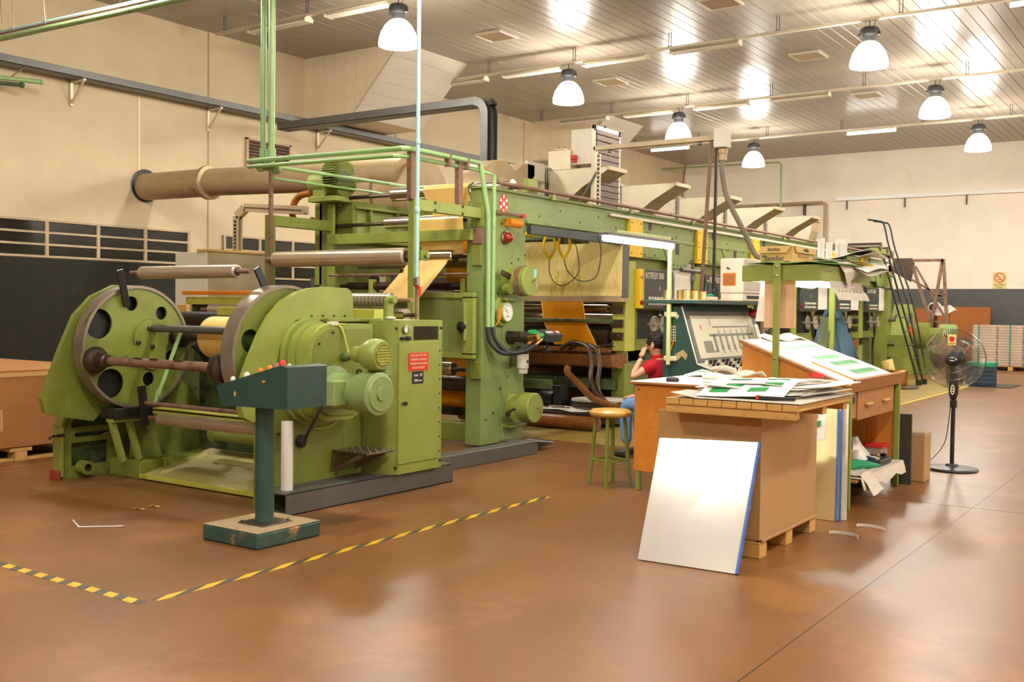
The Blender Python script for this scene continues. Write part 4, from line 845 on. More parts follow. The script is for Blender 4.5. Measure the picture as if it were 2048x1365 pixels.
# ---------------------------------------------------------------- six printing units along the press
NUM = '654321'
for k in range(6):
    y = 12.1 + 2.1 * k; first = k == 0
    u = thing('print_unit', 'printing unit with panel number %s, %s' % (NUM[k], ['the nearest, yellow sided, with the stained dryer hood', 'second from the near end, behind the leaning poles', 'third from the near end, behind the green canopy light', 'fourth from the near end, seen below the canopy', 'fifth from the near end, behind the hanging jacket', 'the farthest, next to the dark ladder'][k]), 'printing unit', (-7.7, y, 0), 'print units of the press')
    cm = M['yell2'] if first else M['green']
    obj('column', B().box(XN - .2, y, 0, XN, y + .27, .78, .006), M['green2'] if first else cm, u)
    obj('upper_column', B().box(XN - .2, y, .95, XN, y + .27, 2.15, .006).box(XN - .16, y + .04, .78, XN - .06, y + .2, .95), cm, u)
    obj('far_column', B().box(XF - .16, y, 0, XF, y + .3, 2.2), M['green3'], u)
    obj('side_plate', B().plate([(y + .27, .95), (y + 1.5, .95), (y + 1.5, 2.2), (y + .27, 2.2)], [[(y + .5, 1.1), (y + .5, 1.5), (y + 1.3, 1.5), (y + 1.3, 1.1)]], 'x', XN - .12, XN - .09), M['green2'], u)
    obj('lower_plate', B().box(XN - .18, y + .27, .1, XN - .14, y + 1.2, .8), M['green3'], u)
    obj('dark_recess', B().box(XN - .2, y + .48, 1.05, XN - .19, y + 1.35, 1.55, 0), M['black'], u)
    # beam pads and plates
    obj('clamp_pad', B().box(XN, y + .0, 2.2, XN + .05, y + .36, 2.7, .004), M['yellow'], u, 'yellow pad bolted to the beam')
    bolts(u, [(XN + .05, y + a, 2.2 + b_) for a in (.05, .31) for b_ in (.05, .24, .3, .45)], r=.012, h=.006)
    obj('hanger_plate', B().prism([(y + .95, 2.5), (y + 2.08, 2.5), (y + 1.8, 2.1), (y + 1.3, 2.1)], 'x', XN - .02, XN + .012), M['beamgreen'], u)
    obj('rect_plate', B().box(XN - .01, y + .36, 2.22, XN + .01, y + .92, 2.52), M['beamgreen'], u)
    obj('slot', B().box(XN + .012, y + 1.45, 2.3, XN + .016, y + 1.55, 2.48, 0), M['black'], u)
    obj('beam_hole', B().prism([(y + .66 + .05 * math.cos(a * PI / 8), 2.64 + .06 * math.sin(a * PI / 8)) for a in range(16)], 'x', XN, XN + .003), M['black'], u)
    bolts(u, [(XN + .012, y + a, b_) for a, b_ in ((1.2, 2.45), (1.85, 2.45), (1.38, 2.15), (1.5, 2.14), (1.62, 2.14), (1.75, 2.15), (.5, 2.25), (.8, 2.25), (.5, 2.48), (.8, 2.48))], r=.013, h=.006)
    # control panel
    sp = obj('side_strip', B().box(XN - .1, y + .27, 1.52, XN + .06, y + .37, 2.05, .005), M['yellow'] if first else M['bluegrey'], u)
    obj('edge', B().box(XN - .1, y + .37, 1.52, XN + .065, y + .395, 2.05, .003), cm if first else M['bluegrey'], sp)
    obj('key_switch', B().lathe([(.022, 0), (.022, .02), (.014, .03)], (XN + .06, y + .32, 1.94), (1, 0, 0), n=12), M['chrome'], sp)
    obj('stop_button', B().lathe([(.03, 0), (.034, .02), (.03, .03)], (XN + .06, y + .32, 1.6), (1, 0, 0), n=14), M['redglass'], sp)
    pn = obj('control_panel', B().box(XN - .1, y + .395, 1.52, XN + .05, y + 1.3, 2.05, .005), M['charcoal'] if k < 1 else M['bluegrey'], u, 'dark control panel with knobs and pale lettering')
    text('ROTIFLEX 3000', .125, (XN + .0515, y + .73, 1.965), 'x', M['inkw'], pn, sx=.66)
    text(NUM[k], .1, (XN + .0515, y + .88, 1.8), 'x', M['inkw'], pn, sx=.7)
    kn = None
    for r_ in range(2):
        for i in range(7):
            p = (XN + .05, y + .58 + .09 * i, 1.66 - .07 * r_)
            if kn is None: kn = obj('knob', B().lathe([(.026, 0), (.026, .004), (.014, .006), (.014, .025)], p, (1, 0, 0), n=10), M['offwhite'], pn); p0 = Vector(p)
            else: c = kn.copy(); COL.objects.link(c); c.location = kn.location + Vector(p) - p0; WP[c] = wpos(kn) + Vector(p) - p0
    hw = obj('handwheel', B().lathe([(.108, -.012), (.122, -.01), (.122, .012), (.106, .012)], (XN + .05, y + .74, 1.3), (1, 0, 0), n=28, cap=False).lathe([(.02, -.1), (.02, .03)], (XN + .05, y + .74, 1.3), (1, 0, 0), n=12).lathe([(.11, .0), (.04, -.02), (.02, -.015)], (XN + .05, y + .74, 1.3), (1, 0, 0), n=28, cap=False), M['wheel'], u)
    c = hw.copy(); COL.objects.link(c); c.location.x += .15; WP[c] = wpos(hw) + Vector((.15, 0, 0))
    g = obj('dial_gauge', B().lathe([(.06, 0), (.066, .01), (.066, .03), (.058, .03)], (XN + .02, y - .1 if k else y - .1, 1.98), (1, 0, 0), n=20), M['steel'], u)
    obj('dial_face', B().cyl((XN + .045, y - .1, 1.98), (XN + .048, y - .1, 1.98), .056, n=18), M['white'], g)
    obj('gauge_pipe', B().cyl((XN + .02, y - .1, 1.6), (XN + .02, y - .1, 2.25), .012, n=8), M['grey'], u)
    if k: obj('dryer_hood', B().box(XF + .1, y - .25, 1.65, XN - .04, y - .02, 2.4), M['alum'], u)
    obj('white_panel', B().box(XN - .03, y + 1.42, 1.55, XN + .02, y + 1.95, 2.07), M['white'], u)
    obj('pipe_rail', B().cyl((XN + .1, y + 1.45, 2.08), (XN + .1, y + 2.1, 2.07), .03, n=12), M['grey'], u)
    # rollers and trough
    for (dy, z, r, m) in ((.0, 1.51, .055, 'chrome'), (.1, 1.1, .13, 'dsteel'), (.35, .72, .14, 'dsteel'), (.1, 1.33, .03, 'woundz'), (.3, 1.35, .09, 'steel')): roller(y + dy, z, r, XF + .1, XN - .26, m, par=u)
    obj('ink_trough', B().prism([(y - .35, .9), (y - .3, .76), (y - .05, .72), (y + .1, .78), (y + .1, .92)], 'x', XF + .1, XN - .02), M['ochre'], u, 'ink stained brown trough')
    obj('trough_bar', B().box(XF + .1, y - .3, .94, XN - .08, y - .22, 1.0), M['ochre'], u)
    obj('stained_beam', B().box(XF, y - .1, .44, XN - .1, y + .02, .58), M['green3'], u)
    obj('ink_tank', B().box(XN - 1.1, y + .3, .02, XN - .3, y + .95, .6).lathe([(.2, 0), (.2, .3), (.18, .32)], (XN - .5, y + .6, .6), n=20), M['dsteel'], u)
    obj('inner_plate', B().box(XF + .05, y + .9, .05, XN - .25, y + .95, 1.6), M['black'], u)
    if k > 1: obj('web', B().sheet([[(-8.0, y - .05, 1.6), (-7.2, y - .05, 1.6)], [(-8.0, y - .05, 1.1), (-7.2, y - .05, 1.1)]], .002), M['webd'], u)
    obj('drive_motor', B().cyl((XN - .8, y + 1.45, .35), (XN - .25, y + 1.45, .35), .16, n=20).box(XN - .75, y + 1.3, .02, XN - .3, y + 1.6, .2), M['dsteel'], u)
    obj('cable_bundle', B().tube([(XN - .1, y + 1.3, 1.5), (XN - .06, y + 1.4, 1.1), (XN - .15, y + 1.6, .8), (XN - .1, y + 1.5, .2)], .025, n=8, smooth=4), M['rubber'], u)
    obj('gear_case', B().box(XN - .6, y + 1.0, .62, XN - .22, y + 1.6, 1.0, .02), M['green3'], u)
    for zz_ in (1.5, 1.32, 1.15): obj('bearing_bracket', B().box(XN - .22, y - .03, zz_ - .05, XN - .02, y, zz_ + .05).lathe([(.02, 0), (.02, .015)], (XN - .1, y - .03, zz_), (0, -1, 0), n=10), M['dsteel' if k else 'steel'], u)
    if first:
        h = obj('dryer_hood', B().box(XF + .1, 11.88, 1.65, XN + .05, 12.08, 2.42, .006), M['yelpanel'], u, 'yellow stained sheet metal dryer hood')
        obj('hood_lip', B().box(XF + .1, 11.86, 1.6, XN + .05, 12.06, 1.68).box(XF + .1, 11.87, 1.595, XN + .02, 11.9, 1.6), M['galv2'], h)
        obj('hood_side', B().box(XN + .05, 11.9, 1.66, XN + .055, 12.08, 2.4), M['grey'], h)
        obj('web', B().sheet([[(-7.72, 11.86, 1.6), (-7.06, 11.86, 1.6)], [(-7.68, 11.86, 1.33), (-7.01, 11.86, 1.33)], [(-7.52, 11.9, 1.02), (-6.86, 11.9, 1.02)]], .003), M['webd'], u, 'amber paper web running down between the rollers')
        for s in (0, 1): obj('web_edge', B().sheet([[(-7.72 + .65 * s, 11.857, 1.6), (-7.708 + .65 * s, 11.857, 1.6)], [(-7.68 + .658 * s, 11.857, 1.33), (-7.668 + .658 * s, 11.857, 1.33)], [(-7.52 + .65 * s, 11.897, 1.02), (-7.508 + .65 * s, 11.897, 1.02)]], .001), M['web'], u)
        obj('guide_bar', B().box(XF + .1, 11.8, 1.335, XN - .03, 11.84, 1.375), M['green3'], u)
        obj('doctor_arm', B().bar((XN - .3, 11.85, 1.0), (XN - .02, 11.85, 1.06), .03, .03).bar((XN - .16, 11.84, .92), (XN - .02, 11.84, 1.04), .05, .02).box(XN - .33, 11.82, .88, XN - .28, 11.9, 1.0), M['steel'], u)
        hs = obj('ink_hose', B().tube([(-7.2, 11.55, .98), (-7.0, 11.5, 1.07), (-6.75, 11.45, 1.03), (-6.65, 11.4, .85), (-6.6, 11.3, .6), (-6.4, 11.1, .45), (-6.1, 10.9, .35)], .03, smooth=6).tube([(-7.1, 11.6, .98), (-6.9, 11.55, 1.05), (-6.65, 11.5, 1.0), (-6.56, 11.45, .8), (-6.5, 11.3, .55), (-6.3, 11.1, .4), (-6.0, 10.9, .3)], .028, smooth=6), M['dsteel'], u)
        obj('ink_hose', B().tube([(-7.02, 11.45, .76), (-7.0, 11.4, .68), (-6.7, 11.2, .55), (-6.4, 11.05, .4), (-5.95, 10.85, .34)], .045, smooth=5), M['ochre'], u)
        obj('clean_tray', B().box(-8.4, 11.0, .18, -6.35, 11.5, .22), M['dsteel'], u)
        obj('white_sheet', B().sheet([[(-8.3 + .2 * i, 11.02 + .44 * j, .232 + .012 * math.sin(2.1 * i + j)) for i in range(10)] for j in range(2)], .003), M['paper'], u)
        for i, (x, yy) in enumerate(((-7.2, 11.1), (-7.05, 11.2), (-6.9, 11.06), (-6.6, 11.15))): obj('spanner', B().obox((x, yy, .262), (.22, .03, .012), (0, 0, .3 * i - .4)).lathe([(.012, 0), (.03, 0), (.03, .012), (.012, .012)], (x + .1, yy + .03 * (i - 1), .256), n=10, cap=False), M['steel'], u)
        obj('cover_roll', B().cyl((-8.4, 10.98, .1), (-6.3, 10.98, .1), .085, n=24), M['ochre'], u)
        obj('lower_bearing', B().cyl((-7.5, 11.6, .3), (-7.3, 11.6, .3), .13, n=24).box(-7.28, 11.5, .15, -7.16, 11.7, .5), M['black'], u)
        obj('paper_disc', B().lathe([(.01, 0), (.36, 0), (.36, .02), (.01, .025)], (-6.7, 11.7, .32), n=32), M['paperg'], u)
        obj('pan_base', B().cyl((-6.7, 11.7, .05), (-6.7, 11.7, .31), .37, n=32), M['dsteel'], u)
        obj('side_bracket', B().box(-8.05, 11.2, .5, -7.75, 11.3, .54).box(-7.8, 11.2, .2, -7.74, 11.26, .5).box(-8.3, 11.3, .46, -7.2, 11.36, .58), M['green3'], u)
    else:
        obj('cross_hand', B().bar((XN + .02, y + .5, .9), (XN + .02, y + .5, .5), .03, .03), M['brass'], u)

t = thing('cable_coil', 'loose bundle of grey cables on the floor at the end of the floor beam', 'cables', (-6.1, 9.3, 0))
for i in range(6): obj('cable', B().tube([(-6.05 + .02 * i, 9.0, .12), (-6.0 + .02 * i, 9.15 + .03 * i, .03 + .01 * i), (-6.1 + .03 * i, 9.35, .015 + .012 * i), (-6.2, 9.25 + .02 * i, .02 + .012 * i), (-6.1, 9.08, .05 + .01 * i)], .012, n=6, smooth=4), M['tray'], t)
obj('beam_stub', B().box(-6.35, 8.98, 0, -5.95, 9.12, .1), M['grey'], t)
t = thing('cable_loops', 'pair of yellow loops dangling on cables under the press beam', 'cable', (-7.1, 10.9, 1.8))
for x in (-7.05, -6.83):
    cy = 11.0
    obj('loop_handle', B().tube([(x, cy, 2.12)] + [(x + .085 * math.sin(a) * (1 if a < PI else 1), cy, 2.3 - .13 * math.cos(a)) for a in [.5 + .48 * i for i in range(12)]] + [(x, cy, 2.12)], .018, n=8, smooth=3), M['yellow'], t)
obj('cable', B().tube([(-7.05, 11.0, 2.12), (-7.04, 11.0, 1.95), (-6.95, 11.0, 1.82), (-6.8, 11.0, 1.8), (-6.62, 11.0, 1.95), (-6.58, 10.9, 2.2), (-6.6, 10.8, 2.44)], .006, n=5, smooth=5).tube([(-6.83, 11.0, 2.12), (-6.78, 11.0, 1.98), (-6.6, 11.0, 1.85), (-6.4, 11.05, 1.9), (-6.36, 11.1, 2.2), (-6.47, 11.2, 2.41)], .006, n=5, smooth=5), M['rubber'], t)
obj('hook_bar', B().cyl((XF + .2, 11.1, 2.38), (-6.95, 11.1, 2.38), .03, n=10).box(-7.0, 11.12, 2.32, -6.6, 11.22, 2.44), M['green3'], t)
obj('yellow_rod', B().cyl((-8.2, 10.7, 2.42), (-7.1, 10.7, 2.42), .028, n=12), M['yellow'], t)

# ---------------------------------------------------------------- sheet metal exhaust hoods on top of the press
HL = ['nearest exhaust hood, pale sheet metal, beside the slotted pole post', 'second exhaust hood from the near end, just right of the tall filter box', 'third exhaust hood, behind the two leaning poles', 'fourth exhaust hood, crossed by the bent flexible conduit', 'fifth exhaust hood, above the tan carton']
for k in range(5):
    y = 12.45 + 2.1 * k
    t = thing('exhaust_hood', HL[k], 'hood', (-7.8, y, 2.8), 'exhaust hoods on the press')
    prof = [(-8.0, 3.46), (-7.06, 3.46), (-7.04, 3.42), (-7.45, 3.2), (-7.72, 3.0), (-7.9, 2.76), (-8.0, 2.76)]
    obj('side_sheet', B().prism(prof, 'y', y, y + .004), M['alum'], t)
    obj('side_sheet', B().prism(prof, 'y', y + .5, y + .504), M['alum'], t)
    obj('top_sheet', B().box(-8.0, y, 3.455, -7.05, y + .5, 3.465, .001), M['galv'], t)
    sh_ = B()
    for a, b_ in zip(prof[2:5], prof[3:6]): sh_.add([(a[0], y, a[1]), (b_[0], y, b_[1]), (b_[0], y + .5, b_[1]), (a[0], y + .5, a[1])], [(0, 1, 2, 3)])
    obj('under_sheet', sh_, M['galv2'], t, flat=True)  # darker sheet tone carries the shade of the hood's underside
    obj('mouth_lip', B().box(-7.07, y - .005, 3.41, -7.03, y + .51, 3.47), M['galv'], t)
    obj('flange', B().box(-8.06, y - .02, 2.74, -8.03, y + .52, 3.5).box(-8.02, y - .02, 2.74, -7.99, y + .52, 3.5), M['steel'], t)
    obj('duct_body', B().prism([(-8.5, 2.95), (-8.38, 3.4), (-8.06, 3.45), (-8.06, 2.76), (-8.5, 2.76)], 'y', y, y + .5), M['alum' if k else 'offwhite'], t)
    bolts(t, [(-8.045, y - .02, 2.8 + .1 * i) for i in range(7)], '-y', r=.01, h=.008)
t = thing('exhaust_hood', 'farthest exhaust hood with rounded scoop shape', 'hood', (-7.9, 22.6, 2.8))
sc_ = [(-8.3, 3.53), (-7.66, 3.53), (-7.68, 3.3), (-7.75, 3.08), (-7.88, 2.9), (-8.05, 2.8), (-8.3, 2.78)]
obj('side_sheet', B().prism(sc_, 'y', 22.7, 22.705), M['alum'], t); obj('side_sheet', B().prism(sc_, 'y', 23.2, 23.205), M['alum'], t)
sh_ = B()
for a, b_ in zip(sc_[1:6], sc_[2:7]): sh_.add([(a[0], 22.7, a[1]), (b_[0], 22.7, b_[1]), (b_[0], 23.2, b_[1]), (a[0], 23.2, a[1])], [(0, 1, 2, 3)])
obj('under_sheet', sh_, M['galv2'], t); obj('rim', B().box(-8.32, 22.69, 3.52, -7.63, 23.22, 3.545), M['galv'], t)  # scoop underside: its shade is in the darker sheet colour
t = thing('filter_box', 'tall pale box with dark slatted grille standing above the nearest exhaust hood', 'box', (-7.3, 12.8, 3.46))
obj('cabinet', B().box(-7.7, 12.55, 3.53, -7.34, 13.3, 4.02, .004), M['offwhite'], t)
obj('grille_frame', B().box(-7.34, 12.5, 2.82, -7.3, 12.56, 4.06).box(-7.34, 13.2, 2.82, -7.3, 13.26, 4.06).box(-7.34, 12.5, 4.0, -7.3, 13.26, 4.06).box(-7.34, 12.5, 2.82, -7.3, 13.26, 2.95).box(-7.345, 12.5, 2.82, -7.335, 13.26, 4.06), M['alum'], t)
obj('grille_core', B().box(-7.3, 12.56, 2.95, -7.29, 13.2, 4.0, 0), M['dsteel'], t)
for i in range(12): obj('grille_slat', B().box(-7.29, 12.56, 3.0 + .085 * i, -7.275, 13.2, 3.015 + .085 * i, .001), M['rust'], t)
for y, z in ((12.52, 4.0), (13.22, 4.0), (12.8, 4.07)): obj('lug', B().lathe([(.02, 0), (.02, .02)], (-7.3, y, z), (1, 0, 0), n=10), M['black'], t)
t = thing('junction_box', 'small grey box with two round knobs on top of the hoods', 'box', (-7.8, 12.6, 3.5))
obj('box', B().box(-8.05, 12.5, 3.47, -7.68, 12.8, 3.74, .004), M['alum'], t)
for x in (-7.95, -7.84): obj('round_knob', B().ball((x, 12.6, 3.77), .035), M['chrome'], t)
obj('red_clip', B().box(-7.66, 12.52, 3.56, -7.6, 12.56, 3.6).box(-7.68, 12.5, 3.6, -7.6, 12.58, 3.66), M['red'], t)
t = thing('duct_elbow', 'curved beige sheet duct between drum casing and hoods', 'duct', (-8.3, 12.0, 3.0))
obj('elbow', B().prism([(-8.65, 3.0), (-8.5, 3.3), (-8.3, 3.45), (-8.06, 3.5), (-8.06, 3.44), (-8.28, 3.38), (-8.46, 3.22), (-8.58, 2.98)], 'y', 12.0, 12.4), M['galv2'], t)
obj('plate', B().box(-8.1, 11.98, 3.3, -8.05, 12.42, 3.55), M['offwhite'], t)
t = thing('top_roller', 'steel idler roller with bracket on top of the press beam', 'roller', (-7.0, 9.9, 2.8))
obj('roller', B().cyl((-8.6, 9.85, 2.9), (-6.82, 9.85, 2.9), .085, n=24), M['chrome'], t)
obj('shaft', B().cyl((-6.82, 9.85, 2.9), (-6.56, 9.85, 2.9), .035, n=12), M['rust'], t)
obj('bracket', B().box(-6.62, 9.75, 2.78, -6.54, 9.95, 2.97, .01), M['green'], t)

# pole frame with conduit over the press
t = thing('pole_frame', 'tall pale pole frame with slotted post, crossbeam and two leaning legs', 'frame', (-5.9, 11.7, 2.8))
obj('crossbeam', B().box(-6.82, 11.66, 3.55, -5.12, 11.74, 3.61), M['galv'], t)
obj('slotted_post', B().box(-6.85, 11.66, 2.8, -6.79, 11.74, 3.6).box(-6.76, 11.64, 2.8, -6.7, 11.66, 3.5), M['alum'], t)
for i in range(12): obj('slot', B().box(-6.745, 11.636, 2.85 + .055 * i, -6.715, 11.641, 2.885 + .055 * i, 0), M['dsteel'], t)
obj('diagonal_brace', B().bar((-6.72, 11.68, 3.35), (-7.05, 11.6, 2.78), .03, .03), M['grey'], t)
obj('leaning_leg', B().bar((-5.2, 11.7, 3.56), (-5.5, 11.95, 0), .05, .03), M['rust'], t)
obj('leaning_leg', B().bar((-5.13, 11.7, 3.56), (-5.27, 11.98, 0), .035, .03), M['dsteel'], t)
for x in (-6.6, -5.35): obj('clamp', B().ball((x, 11.7, 3.53), .025), M['steel'], t)
t = thing('junction_box', 'pale box at the end of the pole crossbeam with thick bent conduit', 'box', (-5.06, 11.7, 3.42))
obj('box', B().box(-5.13, 11.6, 3.45, -4.98, 11.78, 3.68, .008), M['offwhite'], t)
obj('gland', B().lathe([(.05, 0), (.05, .08), (.06, .085), (.06, .14)], (-5.05, 11.7, 3.3), n=16), M['galv2'], t)
obj('conduit', B().tube([(-5.05, 11.7, 3.36), (-5.05, 11.7, 3.15), (-5.0, 11.75, 2.85), (-4.85, 11.85, 2.5), (-4.72, 11.92, 2.2), (-4.62, 11.95, 1.9), (-4.6, 11.95, 0.05)], .032, n=14, smooth=6), M['conduit'], t)

# ---------------------------------------------------------------- behind the press
t = thing('tall_cabinet', 'tall cream and grey cabinet standing behind the reel stand', 'cabinet', (-9.7, 8.0, 0))
obj('front', B().box(-10.4, 7.94, 1.32, -9.83, 7.96, 2.12, .003), M['offwhite'], t)
obj('body', B().box(-10.4, 7.96, 1.32, -9.8, 8.95, 2.12, .004), M['galv'], t)
obj('top_board', B().box(-10.0, 7.93, 2.12, -9.78, 8.9, 2.15), M['cardl'], t)
obj('lower_body', B().box(-10.4, 7.98, 0, -9.8, 8.95, 1.3), M['green3'], t)
t = thing('slotted_tray', 'bent slotted grey cable tray rising from the cream cabinet', 'tray', (-9.9, 9.0, 2.1))
tr = B()
for a, b_ in (((-10.15, 8.7, 2.12), (-10.15, 8.7, 2.6)), ((-10.15, 8.7, 2.6), (-10.0, 8.7, 2.7)), ((-10.0, 8.7, 2.7), (-8.95, 8.7, 2.62))):
    tr.bar(a, b_, .1, .02, up=(0, 1, 0)); tr.bar(Vector(a) + Vector((0, -.06, 0)), Vector(b_) + Vector((0, -.06, 0)), .1, .008, up=(0, 1, 0))
obj('tray', tr, M['galv'], t)
sl = B()
for i in range(9): sl.box(-10.17, 8.628, 2.16 + .045 * i, -10.13, 8.634, 2.185 + .045 * i, 0)
for i in range(20): sl.box(-9.98 + .05 * i, 8.628, 2.69 - .004 * i, -9.95 + .05 * i, 8.634, 2.705 - .004 * i, 0)
obj('slots', sl, M['dsteel'], t, flat=True)['kind'] = 'stuff'
t = thing('roller_table', 'low roller bed with pale wound roller and orange edge behind the discs', 'rollers', (-8.6, 7.0, 0))
obj('edge_board', B().box(-9.0, 6.95, 1.6, -7.4, 7.0, 1.64), M['orange'], t)
obj('bed', B().box(-9.0, 7.0, 1.5, -7.3, 7.3, 1.58), M['yell2'], t)
obj('end_block', B().box(-9.0, 6.9, 1.36, -8.86, 6.98, 1.5), M['cardl'], t)
wound((-8.6, 7.0, 1.45), (-7.3, 7.0, 1.45), .06, .02, t)
obj('dark_roller', B().cyl((-8.7, 6.75, 1.36), (-7.3, 6.75, 1.36), .07, n=20), M['black'], t)
obj('leg', B().box(-9.0, 7.05, 0, -8.92, 7.25, 1.5), M['green3'], t); obj('leg', B().box(-7.4, 7.05, 0, -7.32, 7.25, 1.5), M['green3'], t)
t = thing('folded_cart', 'dark grey steel frame cart behind the press front posts', 'cart', (-10.5, 10.5, 0))
obj('panel', B().box(-10.6, 10.5, .3, -9.4, 10.54, 1.9), M['dado'], t); obj('post', B().box(-9.4, 10.45, 0, -9.28, 10.55, 2.0), M['alum'], t); obj('post', B().box(-10.7, 10.45, 0, -10.6, 10.55, 1.9), M['grey'], t)
t = thing('carton_pallet', 'huge taped brown carton at the left edge of the hall', 'carton', (-10.2, 5.8, 0))
obj('carton', B().box(-11.4, 4.6, .13, -9.35, 6.3, .87, .01), M['card2'], t)
obj('tape_strip', B().box(-9.349, 5.2, .3, -9.346, 5.22, .5, 0).box(-9.349, 4.62, .8, -9.346, 6.28, .84, 0), M['cardl'], t)
for y in (4.68, 5.35, 6.1): obj('pallet_block', B().box(-9.5, y, 0, -9.36, y + .12, .09), M['pallet'], t)
for y in (4.6, 5.3, 6.05): obj('pallet_board', B().box(-11.4, y, .09, -9.36, y + .22, .125), M['pallet'], t)
for x in (-11.3, -10.4, -9.5): obj('pallet_runner', B().box(x, 4.6, 0, x + .12, 6.3, .03), M['pallet'], t)

# far end of the press: tall end frame, ladder, rewinder
t = thing('end_tower', 'tall dark green end frame of the press beside the ladder', 'machine frame', (-7.4, 24.6, 0))
obj('tower_post', B().box(XN - .3, 24.42, 0, XN + .1, 24.75, 2.6), M['green2'], t)
obj('tower_post', B().box(XF, 24.42, 0, XF + .3, 24.75, 2.9), M['green3'], t)
obj('top_block', B().box(XN - .7, 24.3, 2.45, XN + .1, 24.8, 2.75), M['offwhite'], t)
for i, (y, z, r) in enumerate(((24.0, 3.0, .09), (24.6, 2.95, .07), (24.9, 2.84, .1))): obj('roller', B().cyl((XF, y, z), (XN + .05, y, z), r, n=20), M['steel'], t)
obj('roller_frame', B().box(XN - .1, 23.6, 2.82, XN + .02, 25.2, 2.95), M['green'], t)
obj('yellow_board', B().box(-8.6, 23.7, 2.8, -7.6, 23.74, 3.08), M['yellow'], t)
for z in (.5, 1.2, 1.9): obj('cross_beam', B().box(XF, 24.5, z, XN, 24.65, z + .2), M['green3'], t)
for (y, z) in ((24.35, 1.35), (24.3, .8)): obj('hand_crank', B().lathe([(.06, 0), (.05, .15)], (XN + .1, y + .2, z), (1, 0, 0), n=14).bar((XN + .2, y + .2, z), (XN + .2, y + .5, z + .1), .04, .04), M['steel'], t)
obj('gear_cover', B().box(XN + .1, 24.5, .5, XN + .5, 25.0, 1.0).lathe([(.22, 0), (.22, .3)], (XN + .1, 25.1, .7), (1, 0, 0), n=24), M['green2'], t)
t = thing('rewinder', 'green rewinder stand with red label and round motors at the far end', 'machine', (-6.2, 26.3, 0))
obj('stand', B().prism([(25.7, 0), (26.9, 0), (26.7, 1.5), (26.5, 1.72), (26.2, 1.72), (26.0, 1.5)], 'x', -6.75, -6.4), M['green'], t)
obj('grey_cap', B().box(-6.4, 26.1, 1.25, -6.39, 26.5, 1.5), M['tray'], t)
obj('red_label', B().box(-6.4, 26.2, .95, -6.385, 26.5, 1.2), M['redp'], t)
obj('motor', B().lathe([(.3, 0), (.32, .05), (.32, .3), (.2, .34), (.2, .6), (.14, .62)], (-6.4, 26.9, .95), (1, 0, 0), n=28), M['green2'], t)
obj('motor', B().lathe([(.14, 0), (.14, .35), (.1, .4)], (-5.9, 27.2, 1.1), (1, 0, 0), n=22), M['pgreen'], t)
obj('lower_box', B().box(-6.5, 26.8, 0, -5.9, 27.4, .7), M['green2'], t)
obj('cross_shaft', B().cyl((XF, 26.4, 1.2), (-6.7, 26.4, 1.2), .08, n=16), M['dsteel'], t)
obj('far_stand', B().box(XF, 25.9, 0, XF + .3, 26.8, 1.7), M['green3'], t)
t = thing('ladder', 'steep dark green ladder with curved handrails at the far end of the press', 'ladder', (-5.5, 22.4, 0))
top = Vector((-6.1, 22.6, 2.75)); ft = Vector((-5.28, 22.5, 0.03)); w = Vector((0, .45, 0))
for s in (0, 1): obj('stile', B().bar(top + w * s, ft + w * s, .05, .03), M['black'], t)
for i in range(9):
    p = ft.lerp(top, .08 + i * .107); obj('rung', B().cyl(p - w * .05, p + w * 1.05, .016, n=8), M['dsteel'], t)
for s in (0, 1):
    p0 = ft.lerp(top, .12) + w * s + Vector((.12, 0, 0))
    obj('handrail', B().tube([p0, ft.lerp(top, .6) + w * s + Vector((.22, 0, .05)), top + w * s + Vector((.15, 0, .1)), top + w * s + Vector((.02, 0, .62)), top + w * s + Vector((-.1, 0, .7)), top + w * s + Vector((-.32, 0, .74))], .018, smooth=4), M['black'], t)
for s in (0, 1): obj('rubber_foot', B().box(ft.x - .05, ft.y + .45 * s - .04, 0, ft.x + .06, ft.y + .45 * s + .04, .12), M['black'], t)
obj('top_step', B().box(-6.5, 22.5, 2.72, -6.05, 23.15, 2.76), M['dsteel'], t)
t = thing('ink_bucket', 'ink stained metal bucket on the floor at the foot of the ladder', 'bucket', (-5.5, 21.3, 0))
obj('bucket', B().lathe([(.2, 0), (.21, .02), (.22, .3), (.2, .31), (.19, .03)], (-5.45, 21.4, .06), n=24, cap=False), M['brass'], t)
obj('tilted_can', B().lathe([(.11, 0), (.12, .26), (.1, .26)], (-5.6, 21.5, .3), (-.3, 0, 1), n=18), M['yelpanel'], t)
obj('saucer', B().lathe([(.02, .05), (.36, .05), (.38, .02), (.3, 0), (.02, 0)], (-5.4, 21.4, .006), n=28), M['dsteel'], t)

# ---------------------------------------------------------------- work desk, console, drafting desk on the right
t = thing('work_desk', 'orange panelled work desk with white top on green legs behind the carton', 'desk', (-3.6, 8.2, 0))
obj('front_panel', B().box(-4.06, 7.68, .16, -3.3, 7.7, .88, .003), M['wood2'], t, 'worn orange hardboard panel')
obj('side_panel', B().box(-4.05, 7.7, .5, -4.03, 8.85, .88), M['wood2'], t)
obj('desk_top', B().box(-4.1, 7.65, .885, -3.25, 8.92, .905, .003), M['woodb'], t)
obj('top_sheet', B().box(-4.09, 7.66, .905, -3.26, 8.91, .909, .001), M['paper'], t, 'white sheet covering the desk top')
for x, y in ((-4.03, 7.71), (-3.34, 7.71), (-4.03, 8.82), (-3.34, 8.82)): obj('leg', B().box(x - .02, y - .02, 0, x + .02, y + .02, .885), M['green'], t)
bolts(t, [(-4.02, 7.68, .84), (-3.6, 7.68, .845)], '-y', r=.008, h=.004)
tag(obj('stapler', B().lathe([(.01, 0), (.025, .01), (.03, .05), (.02, .1), (.008, .11)], (-3.83, 7.8, .925), (1, .1, 0), n=12), M['black']), 'small black roll lying on the near left of the desk top', 'stationery')
